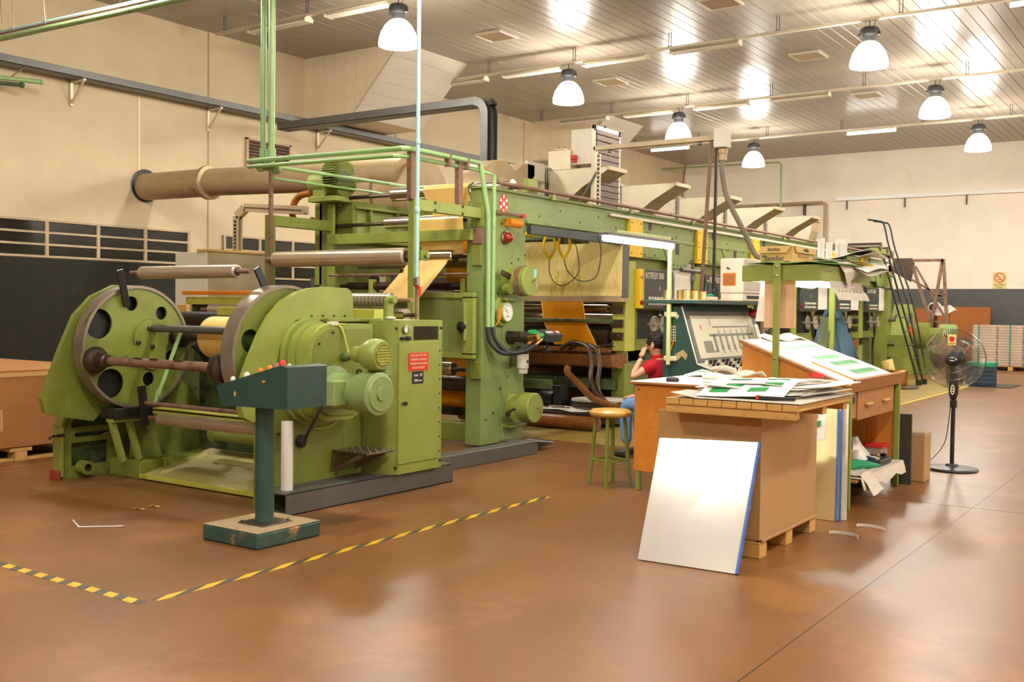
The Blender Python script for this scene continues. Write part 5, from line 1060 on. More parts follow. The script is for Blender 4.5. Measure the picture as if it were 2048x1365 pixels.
t = thing('binder_clip_sheets', 'white papers with a green clip bar at the back of the desk', 'papers', (-3.8, 8.75, .909))
obj('sheets', B().sheet([[(-4.0 + .1 * i, 8.5 + .38 * j, .92 + .012 * math.sin(i * 1.3 + j * 2) + .02 * j) for i in range(7)] for j in range(2)], .008), M['paper'], t)
obj('clip_bar', B().box(-3.92, 8.62, .95, -3.5, 8.64, .962).box(-3.8, 8.61, .93, -3.76, 8.62, .965), M['pgreen'], t)
t = thing('paper_roll', 'rolled white sheet lying on the desk beside the drafting desk', 'roll', (-3.5, 8.35, .909))
obj('roll', B().cyl((-3.75, 8.35, .939), (-3.3, 8.38, .939), .03, n=16), M['paper'], t); obj('red_cap', B().cyl((-3.3, 8.26, .925), (-3.28, 8.26, .925), .012, n=10), M['red'], t)
t = thing('rag', 'white and green rag on the papers below the green post', 'rag', (-2.8, 6.75, 1.05))
obj('rag', B().sheet([[(-2.95 + .05 * i, 6.75 + .04 * j, 1.07 + .02 * math.sin(i * 1.1) * math.cos(j * 1.4)) for i in range(8)] for j in range(3)], .008).tube([(-2.97, 6.77, 1.09), (-2.88, 6.78, 1.1), (-2.8, 6.77, 1.085)], .02, smooth=3), M['rag'], t)

# console with schematic
t = thing('press_console', 'dark green press control console with beige schematic panel and knob rows', 'console', (-4.2, 9.9, 0))
prof = [(-4.46, 0), (-4.46, 1.54), (-4.27, 1.54), (-4.1, 1.0), (-3.8, .9), (-3.8, .82), (-4.0, .76), (-4.0, 0)]
obj('body', B().prism(prof, 'y', 9.0, 10.75), M['dgreenw'] if False else M['dgreen'], t)
obj('side_edge', B().bar((-4.27, 8.997, 1.54), (-4.1, 8.997, 1.0), .008, .012).bar((-4.1, 8.997, 1.0), (-3.8, 8.997, .9), .008, .012), M['offwhite'], t)
Pa = Vector((-4.27, 0, 1.54)); Pb = Vector((-4.1, 0, 1.0)); nrm = Vector((.54, 0, .17)).normalized()
def slope(y, v, o=.0): p = Pa.lerp(Pb, v) + nrm * o; return (p.x, y, p.z)
def spanel(b, y0, v0, y1, v1, o, th=.004):
    q = [slope(y0, v0, o), slope(y1, v0, o), slope(y1, v1, o), slope(y0, v1, o)]; r_ = [slope(y0, v0, o + th), slope(y1, v0, o + th), slope(y1, v1, o + th), slope(y0, v1, o + th)]
    return b.add(q + r_, [(0, 1, 2, 3), (4, 5, 6, 7), (0, 1, 5, 4), (1, 2, 6, 5), (2, 3, 7, 6), (3, 0, 4, 7)])
obj('panel_recess', spanel(B(), 9.03, .08, 10.72, .98, 0, .002), M['grey'], t)
sc = obj('schematic_panel', spanel(B(), 9.1, .17, 10.62, .92, .002, .006), M['screen'], t, 'beige schematic diagram of the press')
g = B()
spanel(g, 9.42, .5, 10.55, .545, .008, .001); spanel(g, 9.55, .36, 10.5, .39, .008, .001); spanel(g, 9.25, .62, 9.45, .83, .008, .001); spanel(g, 9.5, .5, 9.56, .83, .008, .001); spanel(g, 9.45, .8, 9.56, .83, .008, .001)
for i in range(6):
    y = 9.65 + .15 * i
    spanel(g, y, .53, y + .045, .7, .008, .001); spanel(g, y - .01, .7, y + .055, .8, .008, .001); spanel(g, y + .03, .8, y + .05, .86, .008, .001); spanel(g, y + .01, .42, y + .03, .5, .008, .001)
spanel(g, 9.5, .22, 9.515, .36, .008, .001); spanel(g, 10.49, .25, 10.505, .36, .008, .001)
obj('diagram', g, M['sgrey'], sc, flat=True)['kind'] = 'stuff'
obj('red_mark', spanel(spanel(B(), 9.25, .36, 9.3, .37, .008, .001), 9.265, .33, 9.285, .43, .008, .001), M['red'], sc)
kb = obj('key_deck', B().prism([(-4.1, 1.0), (-4.1, 1.006), (-3.8, .906), (-3.8, .9)], 'y', 9.02, 10.73), M['alum'], t)
g = B(); g2 = B()
for r_ in range(4):
    for i in range(16):
        p = Vector((-4.06 + .065 * r_, 9.1 + .1 * i + .02 * r_, .994 - .0217 * r_)); (g if (i + r_) % 3 else g2).cyl(p, p + Vector((.012, 0, .035)), .014, n=8)
obj('deck_knobs', g, M['black'], kb)['kind'] = 'stuff'; obj('deck_buttons', g2, M['offwhite'], kb)['kind'] = 'stuff'
obj('side_grille', B().box(-4.42, 8.992, 1.2, -4.32, 9.0, 1.36, .002), M['black'], t)
g = B()
for i in range(6): g.box(-4.42, 8.989, 1.21 + .026 * i, -4.32, 8.993, 1.217 + .026 * i, 0)
for i in range(5): g.box(-4.41 + .02 * i, 8.989, 1.2, -4.406 + .02 * i, 8.993, 1.36, 0)
obj('grille_mesh', g, M['alum'], t, flat=True)['kind'] = 'stuff'
obj('paint_splash', B().sheet([[(-4.36 + .02 * i, 8.996, 1.43 + .015 * math.sin(i * 2.2) + .03 * j) for i in range(4)] for j in range(2)], .002), M['white'], t, 'white paint splash')
obj('bare_patch', B().prism([(-4.33, 1.08), (-4.25, 1.13), (-4.2, 1.08), (-4.22, 1.03), (-4.26, 1.07), (-4.31, 1.02)], 'y', 8.996, 9.0), M['galv2'], t, 'patch of bare chipped paint')
obj('wire', B().tube([(-4.35, 8.99, 1.2), (-4.38, 8.985, 1.1), (-4.4, 8.99, 1.0)], .006, n=6, smooth=3), M['orange'], t)
shf = obj('top_shelf', B().box(-4.63, 8.93, 1.565, -4.05, 11.1, 1.6, .004), M['dgreen'], t)
obj('shelf_board', B().box(-4.55, 8.98, 1.6, -4.08, 11.05, 1.606, .001), M['cardl'], shf)
obj('shelf_riser', B().box(-4.45, 9.05, 1.53, -4.3, 10.7, 1.567), M['black'], t)
obj('warning_lamp', B().lathe([(.03, 0), (.045, .02), (.05, .06), (.03, .1)], (-4.2, 10.5, 1.48), (1, 0, -.1), n=14), M['redglass'], t)
obj('taped_note', B().obox((-4.1, 10.55, 1.22), (.01, .12, .3), (0, -.3, .1)), M['paper'], t)
obj('note_mark', B().obox((-4.094, 10.55, 1.18), (.006, .08, .08), (0, -.3, .1)), M['yellow'], t)
for i, (x, y, r, h, l) in enumerate(((-4.47, 9.1, .042, .085, 'leftmost gold tin on the console shelf'), (-4.4, 9.25, .042, .085, 'gold tin half hidden by the lamp post'), (-4.3, 9.15, .042, .09, 'largest gold tin, third from the left on the console shelf'), (-4.27, 9.28, .036, .085, 'gold tin fourth from the left on the console shelf'), (-4.24, 9.4, .036, .08, 'rightmost and smallest gold tin on the console shelf'))):
    q = thing('gold_tin', l, 'tin', (x, y, 1.606), 'gold tins on the console shelf')
    obj('can', B().lathe([(r, 0), (r, h)], (x, y, 1.606), n=24), M['gold'], q); obj('rim', B().lathe([(r, 0), (r + .003, .002), (r, .005)], (x, y, 1.606 + h), n=24), M['brass'], q)
q = thing('squeeze_bottle', 'dark bottle with nozzle on the console shelf beside the white unit', 'bottle', (-4.3, 9.85, 1.606))
obj('bottle', B().lathe([(.035, 0), (.037, .01), (.037, .09), (.015, .12), (.015, .135)], (-4.26, 9.75, 1.606), n=16), M['black'], q); obj('nozzle', B().cyl((-4.26, 9.75, 1.74), (-4.26, 9.75, 1.8), .006, n=8), M['black'], q)
q = thing('small_tray', 'small pale tray with green cloth on the console shelf', 'tray', (-4.3, 9.55, 1.606))
obj('tray', B().box(-4.32, 9.5, 1.606, -4.2, 9.68, 1.64), M['offwhite'], q); obj('green_cloth', B().ball((-4.25, 9.6, 1.65), .04, sc=(1, 1.2, .5)), M['greencloth'], q)
q = thing('white_unit', 'white equipment cabinet with orange louvre standing on the console shelf', 'equipment', (-4.2, 10.35, 1.606))
obj('base', B().box(-4.31, 10.0, 1.606, -4.07, 10.75, 1.68, .004), M['offwhite'], q)
obj('case', B().box(-4.32, 10.0, 1.685, -4.07, 10.7, 2.04, .006), M['offwhite'], q)
obj('vent_panel', B().box(-4.29, 9.996, 1.76, -4.15, 10.0, 1.89, .001), M['orange'], q, 'orange louvred panel')
for i in range(8): obj('louvre', B().box(-4.28, 9.99, 1.772 + .014 * i, -4.16, 9.997, 1.777 + .014 * i, 0), M['woodb'], q)
obj('side_panel', B().box(-4.07, 10.05, 1.72, -4.064, 10.66, 2.02, .002), M['paperg'], q); obj('slot', B().box(-4.068, 10.1, 1.63, -4.062, 10.5, 1.66, 0), M['black'], q)
obj('maker_mark', B().box(-4.25, 9.995, 1.93, -4.23, 9.999, 1.95, 0).box(-4.235, 9.995, 1.925, -4.215, 9.999, 1.94, 0), M['ink'], q); obj('screen_slot', B().box(-4.065, 10.5, 1.76, -4.06, 10.52, 1.98, 0), M['ink'], q)

t = thing('work_lamp', 'lit tube lamp on a pale green post fixed to the console', 'lamp', (-4.38, 8.6, .98))
obj('post', B().box(-4.4, 8.94, .98, -4.365, 8.975, 2.19), M['lamppost'], t)
obj('arm', B().box(-4.4, 7.95, 2.16, -4.365, 8.975, 2.19), M['lamppost'], t)
for z in (1.04, 1.46): obj('clamp', B().box(-4.44, 8.965, z - .025, -4.31, 9.0, z + .025, .008), M['alum'], t)
obj('tube_housing', B().box(-4.425, 7.68, 2.13, -4.335, 9.0, 2.158), M['tray'], t)
obj('tube', B().cyl((-4.38, 7.7, 2.105), (-4.38, 8.99, 2.105), .026, n=14), mat('bright lamp tube', 'ffffff', .4, var=0, emit=75.0, ecol=(1.0, .97, .9)), t, 'bright white tube')

# drafting desk
t = thing('drafting_desk', 'sloped orange wooden drafting desk with lit green canopy and drawer', 'desk', (-2.8, 8.6, 0))
side = [(-3.22, 1.24), (-2.36, .92), (-2.36, .23), (-3.22, .23)]
obj('side_panel', B().prism(side, 'y', 7.92, 7.94), M['wood'], t); obj('side_panel', B().prism(side, 'y', 9.32, 9.34), M['wood'], t)
tp = [(-3.24, 1.25), (-3.24, 1.272), (-2.34, .942), (-2.34, .92)]
obj('sloped_top', B().prism(tp, 'y', 7.9, 9.36), M['woodb'], t)
obj('ledge', B().prism([(-2.36, .895), (-2.34, .89), (-2.3, .99), (-2.32, 1.0)], 'y', 7.9, 9.36), M['woodb'], t)
obj('back_panel', B().box(-3.22, 7.94, .23, -3.2, 9.32, 1.24), M['wood'], t)
dr = obj('drawer', B().box(-2.9, 8.16, .66, -2.36, 9.2, .885, .004), M['woodb'], t)
for y in (8.42, 8.92): obj('handle', B().box(-2.36, y - .08, .765, -2.33, y + .08, .785, .006), M['cardl'], dr, 'pale wooden handle')
obj('drawer_rail', B().box(-2.8, 7.95, .68, -2.37, 8.15, .88), M['woodb'], t); obj('hinge', B().box(-2.37, 8.0, .8, -2.36, 8.08, .85, .001), M['black'], t)
obj('shelf', B().box(-3.15, 7.95, .2, -2.3, 9.3, .22), M['woodb'], t)
for x, y, z in ((-2.36, 7.92, .9), (-2.36, 9.32, .9), (-3.2, 7.93, .25), (-3.2, 9.32, .25)): obj('leg', B().box(x - .02, y - .025, 0, x + .025, y + .012, z), M['green'], t)
obj('canopy_post', B().box(-2.96, 7.885, .98, -2.91, 7.92, 1.9), M['green'], t); obj('canopy_post', B().box(-2.97, 9.3, 1.1, -2.92, 9.34, 1.86), M['green'], t)
bolts(t, [(-2.935, 7.885, z) for z in (1.85, 1.78, 1.13)], '-y', r=.012, h=.004, m='chrome', name='screw')
cn = obj('canopy', B().box(-3.24, 7.93, 1.74, -2.6, 7.95, 1.87).box(-3.24, 9.24, 1.74, -2.6, 9.26, 1.87).box(-3.24, 7.95, 1.74, -3.22, 9.24, 1.87).box(-2.62, 7.95, 1.74, -2.6, 9.24, 1.87).box(-3.23, 7.94, 1.85, -2.61, 9.25, 1.868), M['green'], t, 'green lamp canopy')
lm = mat('canopy lamp', 'ffffff', .4, var=0, emit=9.0, ecol=(1.0, .98, .93))
for x in (-3.08, -2.92, -2.76): obj('lamp_tube', B().cyl((x, 7.98, 1.745), (x, 9.22, 1.745), .03, n=12), lm, cn, 'bright white tube')
def sl_top(x): return 1.272 - (x + 3.24) * .33 / .9
def on_top(b, x0, y0, x1, y1, o, th=.003):
    return b.add([(x, y, sl_top(x) + o + k) for k in (0, th) for x, y in ((x0, y0), (x1, y0), (x1, y1), (x0, y1))], [(0, 1, 2, 3), (4, 5, 6, 7), (0, 1, 5, 4), (1, 2, 6, 5), (2, 3, 7, 6), (3, 0, 4, 7)])
def print_sheet(label, x0, y0, x1, y1, o, rows, th=.003):
    s = obj('print_sheet', on_top(B(), x0, y0, x1, y1, o, th), M['paper']); tag(s, label, 'paper', 'proof sheets on the drafting desk')
    for xr, m, n in rows:
        g = B(); w_ = (y1 - y0) * .62 / n
        for i in range(n):
            ya = y0 + (y1 - y0) * .25 + i * w_; on_top(g, xr, ya, xr + .06, ya + w_ * .7, o + th, .002); on_top(g, xr + .06, ya + w_ * .1, xr + .09, ya + w_ * .4, o + th, .002)
        obj('print', g, M[m], s, flat=True)['kind'] = 'stuff'
    return s
print_sheet('large white proof sheet covering the whole sloped desk top', -3.22, 7.95, -2.4, 9.32, .001, [(-3.05, 'print2', 9)])
print_sheet('white proof sheet at the upper part of the sloped desk, pale green print row', -3.0, 8.2, -2.72, 9.2, .004, [(-2.84, 'print2', 8)])
obj('board', on_top(B(), -2.74, 8.18, -2.36, 9.24, .004, .014), M['cardl'], t)
print_sheet('lower white proof sheet on the board with two green print rows', -2.735, 8.185, -2.362, 9.235, .018, [(-2.69, 'printg', 11), (-2.53, 'printg', 11)])
tag(obj('folded_sheet', B().sheet([[(-3.26 + .06 * j, 8.35 + .15 * i, 1.3 + .015 * math.sin(i * 1.7) - .02 * j) for i in range(7)] for j in range(3)], .004), M['rag']), 'crumpled white cloth along the top edge of the drafting desk', 'cloth')

# things on the canopy
t = thing('tan_carton', 'small tan carton with printed lettering on the green canopy', 'carton', (-3.0, 8.4, 1.87))
obj('carton', B().box(-3.17, 8.14, 1.89, -2.9, 8.68, 2.03, .003), M['cardl'], t)
obj('front_flap', B().prism([(-3.17, 2.03), (-2.905, 2.03), (-2.95, 1.975), (-3.17, 1.975)], 'y', 8.125, 8.138), M['cardl'], t)
obj('side_flap', B().prism([(8.16, 2.03), (8.68, 2.03), (8.66, 1.98), (8.2, 1.98)], 'x', -2.898, -2.885), M['cardl'], t)
obj('hand_hole', B().box(-2.9, 8.27, 1.945, -2.896, 8.52, 1.975, 0), M['woodb'], t)
text('tamlac', .062, (-3.05, 8.137, 1.93), '-y', M['ink'], t); text('tamlac', .042, (-3.05, 8.124, 2.005), '-y', M['ink'], t); text('tamlac', .05, (-2.884, 8.42, 2.008), 'x', M['ink'], t)
obj('print_marks', B().box(-3.16, 8.137, 1.9, -3.11, 8.139, 1.905, 0).box(-3.16, 8.137, 1.915, -3.11, 8.139, 1.918, 0).box(-3.16, 8.137, 1.93, -3.11, 8.139, 1.933, 0).prism([(-3.165, 1.945), (-3.105, 1.945), (-3.135, 1.96)], 'y', 8.137, 8.139).box(-2.97, 8.137, 1.9, -2.92, 8.139, 1.907, 0), M['ink'], t)
tag(obj('green_sheet', B().sheet([[(-3.18 + .16 * i, 7.9 + .3 * j, 1.876 + .012 * math.sin(i * 1.5 + j) + (.025 if i == 3 and j == 0 else 0)) for i in range(5)] for j in range(5)], .004), M['greensh']), 'green sheet curling over the canopy edge under the tan carton', 'sheet')
t = thing('paper_pile', 'loose curling white and grey papers piled on the canopy beside the carton', 'papers', (-2.8, 8.9, 1.88))
for k in range(4):
    obj('sheet', B().sheet([[(-2.95 + .1 * i, 8.65 + .16 * j, 1.905 + .02 * k + .03 * math.sin(i * .9 + j * .8 + k) + (-.05 * max(0, i - 3.5) if k < 2 else .006 * i)) for i in range(6)] for j in range(5)], .003), M[('paperg', 'paper', 'paperg', 'paper')[k]], t)
obj('hanging_corner', B().sheet([[(-2.6, 8.35, 1.9), (-2.6, 8.6, 1.92), (-2.6, 8.9, 1.9)], [(-2.56, 8.4, 1.82), (-2.55, 8.6, 1.84), (-2.56, 8.85, 1.84)], [(-2.57, 8.5, 1.74), (-2.57, 8.58, 1.72), (-2.57, 8.6, 1.76)]], .003), M['paperg'], t)
obj('white_roll', B().cyl((-2.72, 9.0, 1.9), (-2.5, 9.3, 1.88), .045, n=16), M['offwhite'], t); obj('yellow_sheet', B().obox((-2.62, 9.05, 1.92), (.2, .2, .01), (.1, .1, .3)), M['yellow'], t)
t = thing('acrylic_holder', 'clear acrylic tubes holding sticks on the canopy', 'holder', (-2.85, 8.95, 1.88))
for x, y, h in ((-2.92, 8.9, .2), (-2.85, 8.9, .17), (-2.8, 9.0, .2), (-2.74, 8.95, .19)): obj('clear_tube', B().lathe([(.03, 0), (.03, h), (.026, h), (.026, .004)], (x, y, 1.93), n=16, cap=False), M['acrylic'], t)
obj('stick', B().bar((-2.75, 8.95, 1.95), (-2.66, 8.95, 2.28), .018, .01), M['paperg'], t); obj('stick', B().bar((-2.9, 8.9, 1.95), (-2.9, 8.9, 2.14), .02, .02), M['white'], t)
obj('base', B().box(-2.97, 8.84, 1.92, -2.7, 9.06, 1.93), M['acrylic'], t)
tag(obj('hanging_board', B().box(-3.065, 7.97, 1.37, -2.81, 7.985, 1.75, .006), M['tanboard']), 'pale tan board hanging below the canopy behind the green post', 'board')
tag(obj('hanging_sheet', B().sheet([[(-3.13, 8.06, 1.74), (-3.05, 8.04, 1.74)], [(-3.14, 8.05, 1.6), (-3.05, 8.04, 1.6)], [(-3.16, 8.03, 1.42), (-3.08, 8.03, 1.42)]], .004), M['white']), 'white sheet hanging beside the tan board under the canopy', 'sheet')
t = thing('hanging_proof', 'grey proof sheet taped along the right side of the canopy', 'paper', (-2.58, 8.6, 1.55))
obj('sheet', B().sheet([[(-2.598, 8.14 + .03 * j + (y - 8.14), 1.75 - .055 * j + .0 * y) if j < 2 else (-2.59 + .012 * j, 8.14 + .035 * j + (y - 8.14), 1.75 - .05 * j) for y in (8.14, 8.4, 8.7, 9.0)] for j in range(4)], .002), M['paperg'], t)
g = B()
for i in range(7): g.prism([(8.3 + .1 * i, 1.665), (8.33 + .1 * i, 1.665), (8.315 + .1 * i, 1.7)], 'x', -2.575, -2.5745)
obj('faint_print', g, M['galv2'], t, flat=True)['kind'] = 'stuff'

t = thing('jacket', 'blue and dark green jacket hung on the far canopy post', 'jacket', (-2.98, 9.45, 1.0))
rows = []
for j in range(9):
    f_ = j / 8; wd = .03 + .2 * f_ ** .8; z = 1.54 - .48 * f_
    rows.append([(-2.97 + wd * math.sin(a) + .012 * math.sin(5 * a + j), 9.42 + (.03 + .09 * f_) * math.cos(a) + .03 * math.sin(7 * a + 1) * f_, z - .04 * math.sin(3 * a) * f_) for a in [2 * PI * i / 28 for i in range(29)]])
obj('jacket_cloth', B().sheet(rows, .006), M['cloth'], t)
obj('dark_lining', B().sheet([[(-3.06 + .05 * i + .01 * math.sin(j), 9.33 - .01 * j + .012 * math.sin(i * 2.5), 1.46 - .06 * j) for i in range(3)] for j in range(7)], .006), M['cloth2'], t)
obj('collar', B().tube([(-3.03, 9.36, 1.44), (-2.97, 9.33, 1.53), (-2.9, 9.36, 1.45)], .022, smooth=4), M['cloth'], t)

# things on the desk's lower shelf
tag(obj('shelf_cloth', B().sheet([[(-2.85 + (.114 * i if i < 6 else .57 + .012 * (i - 5)), 8.0 + .155 * j, .232 + .005 * math.sin(i + j) - (.045 * max(0, i - 5) * (1 + .25 * math.sin(j * 1.9)))) for i in range(8)] for j in range(9)], .004), M['rag']), 'white cloth hanging over the lower shelf of the drafting desk', 'cloth')
tag(obj('plastic_bag', B().sheet([[(-2.56 + (.16 - .03 * abs(j - 1)) * math.cos(a) * (1 - .12 * j) + .01 * math.sin(9 * a), 8.75 + .22 * math.sin(a) * (1 - .14 * j) + .02 * math.cos(6 * a + j), 0.25 + .042 * j) for a in [2 * PI * i / 22 for i in range(23)]] for j in range(6)], .003), M['plastic']), 'crumpled clear white plastic bag on the lower shelf', 'bag')
t = thing('storage_tub', 'small clear tub with red lid on the lower shelf', 'tub', (-2.5, 9.2, .25))
obj('tub', B().box(-2.6, 9.1, .24, -2.42, 9.28, .34, .012), M['acrylic'], t); obj('lid', B().box(-2.61, 9.09, .34, -2.41, 9.29, .365, .006), M['red'], t)
tag(obj('plastic_cup', B().lathe([(.03, 0), (.04, .12), (.036, .12), (.027, .005)], (-2.5, 8.55, .25), n=18), M['offwhite']), 'white plastic cup on the lower shelf', 'cup')
t = thing('tool_box', 'open grey tray of small dark tools on the lower shelf', 'tray', (-2.4, 8.85, .25))
obj('tray', B().box(-2.5, 8.68, .24, -2.32, 9.02, .285), M['bluegrey'], t)
for i in range(6): obj('tool', B().obox((-2.41 + .02 * (i % 3 - 1), 8.72 + .05 * i, .3), (.12, .025, .022), (.1 * i, .2, .5 * i)), M[('navy', 'offwhite', 'black', 'steel', 'cardl', 'black')[i]], t)
tag(obj('green_rag', B().tube([(-2.5, 8.25, .265), (-2.42, 8.38, .285), (-2.38, 8.5, .27), (-2.33, 8.68, .25)], [.05, .045, .035, .015], n=10), M['greencloth']), 'green rag lying on the white shelf cloth', 'rag')
tag(obj('cream_rag', B().sheet([[(-2.45 + .05 * i, 8.05 + .07 * j, .25 + .012 * math.sin(2 * i + j) - .07 * max(0, i - 3)) for i in range(6)] for j in range(5)], .005), M['rag']), 'cream rag drooping over the near end of the lower shelf', 'rag')
tag(obj('wood_block', B().box(-2.75, 8.4, 0, -2.6, 8.62, .12, .005), M['black']), 'black block on the floor below the drafting desk shelf, nearer one', 'block')
tag(obj('wood_block', B().box(-2.75, 9.0, 0, -2.55, 9.2, .17, .005), M['dwood']), 'dark block on the floor below the drafting desk shelf, by the far leg', 'block')
tag(obj('dark_board', B().obox((-2.34, 9.42, .31), (.17, .03, .62), (.03, 0, 0), .004), M['dwood']), 'dark stained board standing upright right of the drafting desk', 'board')
t = thing('wrapped_block', 'tan block wrapped in clear film behind the dark board', 'block', (-2.2, 9.7, 0))
obj('block', B().box(-2.36, 9.62, 0, -2.19, 9.85, .44, .008), M['card'], t); obj('film_top', B().box(-2.365, 9.615, .4, -2.185, 9.855, .45, .008), M['film'], t)

# plates leaning on the desk side and the carton
def plate_(label, b0, b1, t0, t1, m, group=None, blue=True, th=.006):
    b0, b1, t0, t1 = map(Vector, (b0, b1, t0, t1)); n = (b1 - b0).cross(t0 - b0).normalized() * th
    q = thing('printing_plate', label, 'plate', tuple((b0 + b1) / 2), group)
    obj('sheet', B().add([b0, b1, t1, t0, b0 + n, b1 + n, t1 + n, t0 + n], [(0, 1, 2, 3), (4, 5, 6, 7), (0, 1, 5, 4), (1, 2, 6, 5), (2, 3, 7, 6), (3, 0, 4, 7)]), M[m], q)
    if blue:
        e = (b1 - b0).normalized() * .014; k = n * 2.2
        s = obj('edge_strip', B().add([b1, b1 + e, t1 + e, t1, b1 + k, b1 + e + k, t1 + e + k, t1 + k], [(0, 1, 2, 3), (4, 5, 6, 7), (0, 1, 5, 4), (1, 2, 6, 5), (2, 3, 7, 6), (3, 0, 4, 7)]), M['blue'], q, 'blue edge strip')
        for i in range(5):
            p = b1.lerp(t1, .1 + .2 * i) + e * .5; obj('strip_clip', B().obox(p - n.normalized() * .002, (.016, .012, .008)), M['white'], s)
    return q
plate_('large bright metal sheet with blue edge leaning on the big carton', (-2.88, 5.53, .0), (-2.27, 5.56, .0), (-2.93, 5.9, .69), (-2.3, 5.95, .71), 'plate', th=.012)
q_ = [c_ for c_ in COL.objects if c_.get('label', '').startswith('large bright metal')][0]
obj('grey_border', B().add([(-2.88, 5.526, .005), (-2.85, 5.527, .005), (-2.9, 5.9, .688), (-2.93, 5.897, .688)], [(0, 1, 2, 3)]), M['paperg'], q_, 'grey border strip', flat=True)
for i in range(4):
    d = .025 * i
    plate_(['front sheet of the plates leaning on the drafting desk, with a printed slip', 'second plate from the front leaning on the drafting desk', 'third plate from the front leaning on the drafting desk', 'rearmost plate leaning on the drafting desk'][i], (-2.95 + d * .3, 7.36 + d, 0), (-2.29 + d * .8, 7.42 + d, 0), (-3.0 + d * .2, 7.74 + d, .76 + .012 * i), (-2.4 + d * .8, 7.78 + d, .77 + .012 * i), 'tinplate' if i < 2 else 'alum', 'plates leaning on the drafting desk', i < 2)
t = thing('printed_slip', 'white slip with green print stuck on the leaning plates', 'paper', (-2.5, 7.68, .55))
vy = lambda z: 7.4 + .36 * z / .76 - .014
obj('slip', B().add([(-2.68, vy(.53), .53), (-2.455, vy(.55) + .012, .55), (-2.47, vy(.74) + .012, .74), (-2.7, vy(.74), .74)], [(0, 1, 2, 3)]), M['paper'], t, flat=True)
g = B()
for x0, z0, x1, z1 in ((-2.68, .63, -2.53, .672), (-2.53, .64, -2.5, .68), (-2.68, .735, -2.48, .738)): g.add([(x0, vy(z0) - .003, z0), (x1, vy(z0) + .004, z0 + .006), (x1, vy(z1) + .004, z1 + .006), (x0, vy(z1) - .003, z1)], [(0, 1, 2, 3)])
obj('green_print', g, M['printg'], t, flat=True)
g = B()
for x0, z0 in ((-2.64, .7), (-2.55, .7), (-2.6, .585), (-2.54, .59)): g.add([(x0, vy(z0) - .003, z0), (x0 + .02, vy(z0) - .002, z0), (x0 + .02, vy(z0 + .025) - .002, z0 + .025), (x0, vy(z0 + .025) - .003, z0 + .025)], [(0, 1, 2, 3)])
obj('small_print', g, M['ink'], t, flat=True)['kind'] = 'stuff'

# big carton on its pallet, small pallet and papers on top
t = thing('big_carton', 'large open plain cardboard box standing on a pallet at the right', 'carton', (-2.65, 6.5, .115))
bx = B()
bx.box(-2.99, 5.98, .115, -2.3, 5.988, .865, .001).box(-2.99, 7.0, .115, -2.3, 7.008, .865, .001).box(-2.99, 5.988, .115, -2.982, 7.0, .865, .001).box(-2.308, 5.988, .115, -2.3, 7.0, .865, .001).box(-2.98, 5.99, .115, -2.31, 7.0, .125, 0)
obj('box', bx, M['card'], t)
obj('bottom_flap', B().box(-2.3, 6.0, .1, -2.285, 7.03, .118, .003), M['card'], t)
def pallet(label, x0, y0, x1, y1, z, nb, group=None, blocks=True):
    q = thing('pallet', label, 'pallet', ((x0 + x1) / 2, (y0 + y1) / 2, z), group); w_ = (x1 - x0) / nb
    if blocks:
        for i in (0, .5, 1):
            for j in (0, .5, 1): a = x0 + (x1 - x0 - .12) * i; c = y0 + (y1 - y0 - .12) * j; obj('block', B().box(a, c, z, a + .12, c + .12, z + .085), M['pallet'], q)
        for j in (0, .5, 1): c = y0 + (y1 - y0 - .12) * j; obj('bearer', B().box(x0, c, z + .085, x1, c + .12, z + .1), M['pallet'], q)
        for i in range(nb): obj('board', B().box(x0 + w_ * i, y0, z + .1, x0 + w_ * i + w_ * .75, y1, z + .113), M['pallet'], q)
    else:
        for c in (y0 + .01, (y0 + y1) / 2, y1 - .09): obj('bearer', B().box(x0, c, z, x1 - .02, c + .08, z + .05), M['pallet'], q)
        for i in range(nb): obj('board', B().box(x0 + w_ * i, y0, z + .05, x0 + w_ * i + w_ * .96, y1, z + .092), M['pallet'], q)
    return q
pallet('low wooden pallet under the big open carton', -2.98, 5.99, -2.3, 7.02, 0, 5)
pallet('small wooden pallet lying across the top of the big carton', -2.87, 5.84, -2.03, 6.86, .868, 9, blocks=False)
t = thing('cover_sheet', 'stiff grey board sheet on the small pallet under the papers', 'sheet', (-2.45, 6.3, .96))
obj('sheet', B().sheet([[(-2.84 + .165 * i, 5.84 + .26 * j, .966 + (.025 if i == 0 and j < 2 else 0)) for i in range(6)] for j in range(5)], .004), M['paperg'], t)
rnd = random.Random(3)
ORD = 'lowest second third fourth fifth sixth seventh eighth ninth tenth uppermost'.split()
for k in range(11):
    cx = -2.42 + rnd.uniform(-.06, .08); cy = 6.52 + rnd.uniform(-.1, .08); a = rnd.uniform(-.22, .22); z = .974 + .006 * k; w_, h_ = .3 + rnd.uniform(-.04, .04), .36 + rnd.uniform(-.06, .05)
    rows = []
    for j in range(5):
        rw = []
        for i in range(5):
            u = (i / 2 - 1) * w_; v = (j / 2 - 1) * h_ * (.95 if k < 11 else .85); c_ = .012 * math.sin(i * 1.3 + k) * (j / 2 - 1) ** 2 + (.009 * rnd.random() if i in (0, 4) or j in (0, 4) else 0)
            rw.append((cx + u * math.cos(a) - v * math.sin(a), cy + u * math.sin(a) + v * math.cos(a), z + c_ * (.3 + .05 * k)))
        rows.append(rw)
    s = obj('printed_sheet', B().sheet(rows, .0055), M['paperg' if k % 3 == 1 else 'paper'])
    tag(s, ORD[k] + ' creased waste print sheet, counted upwards, in the pile on the big carton', 'paper', 'waste print sheets on the carton')
zt = lambda y: .984 + .075 * min(1, max(0, (y - 5.95) / .4)) ** .8
ca, sa = math.cos(.12), math.sin(.12)
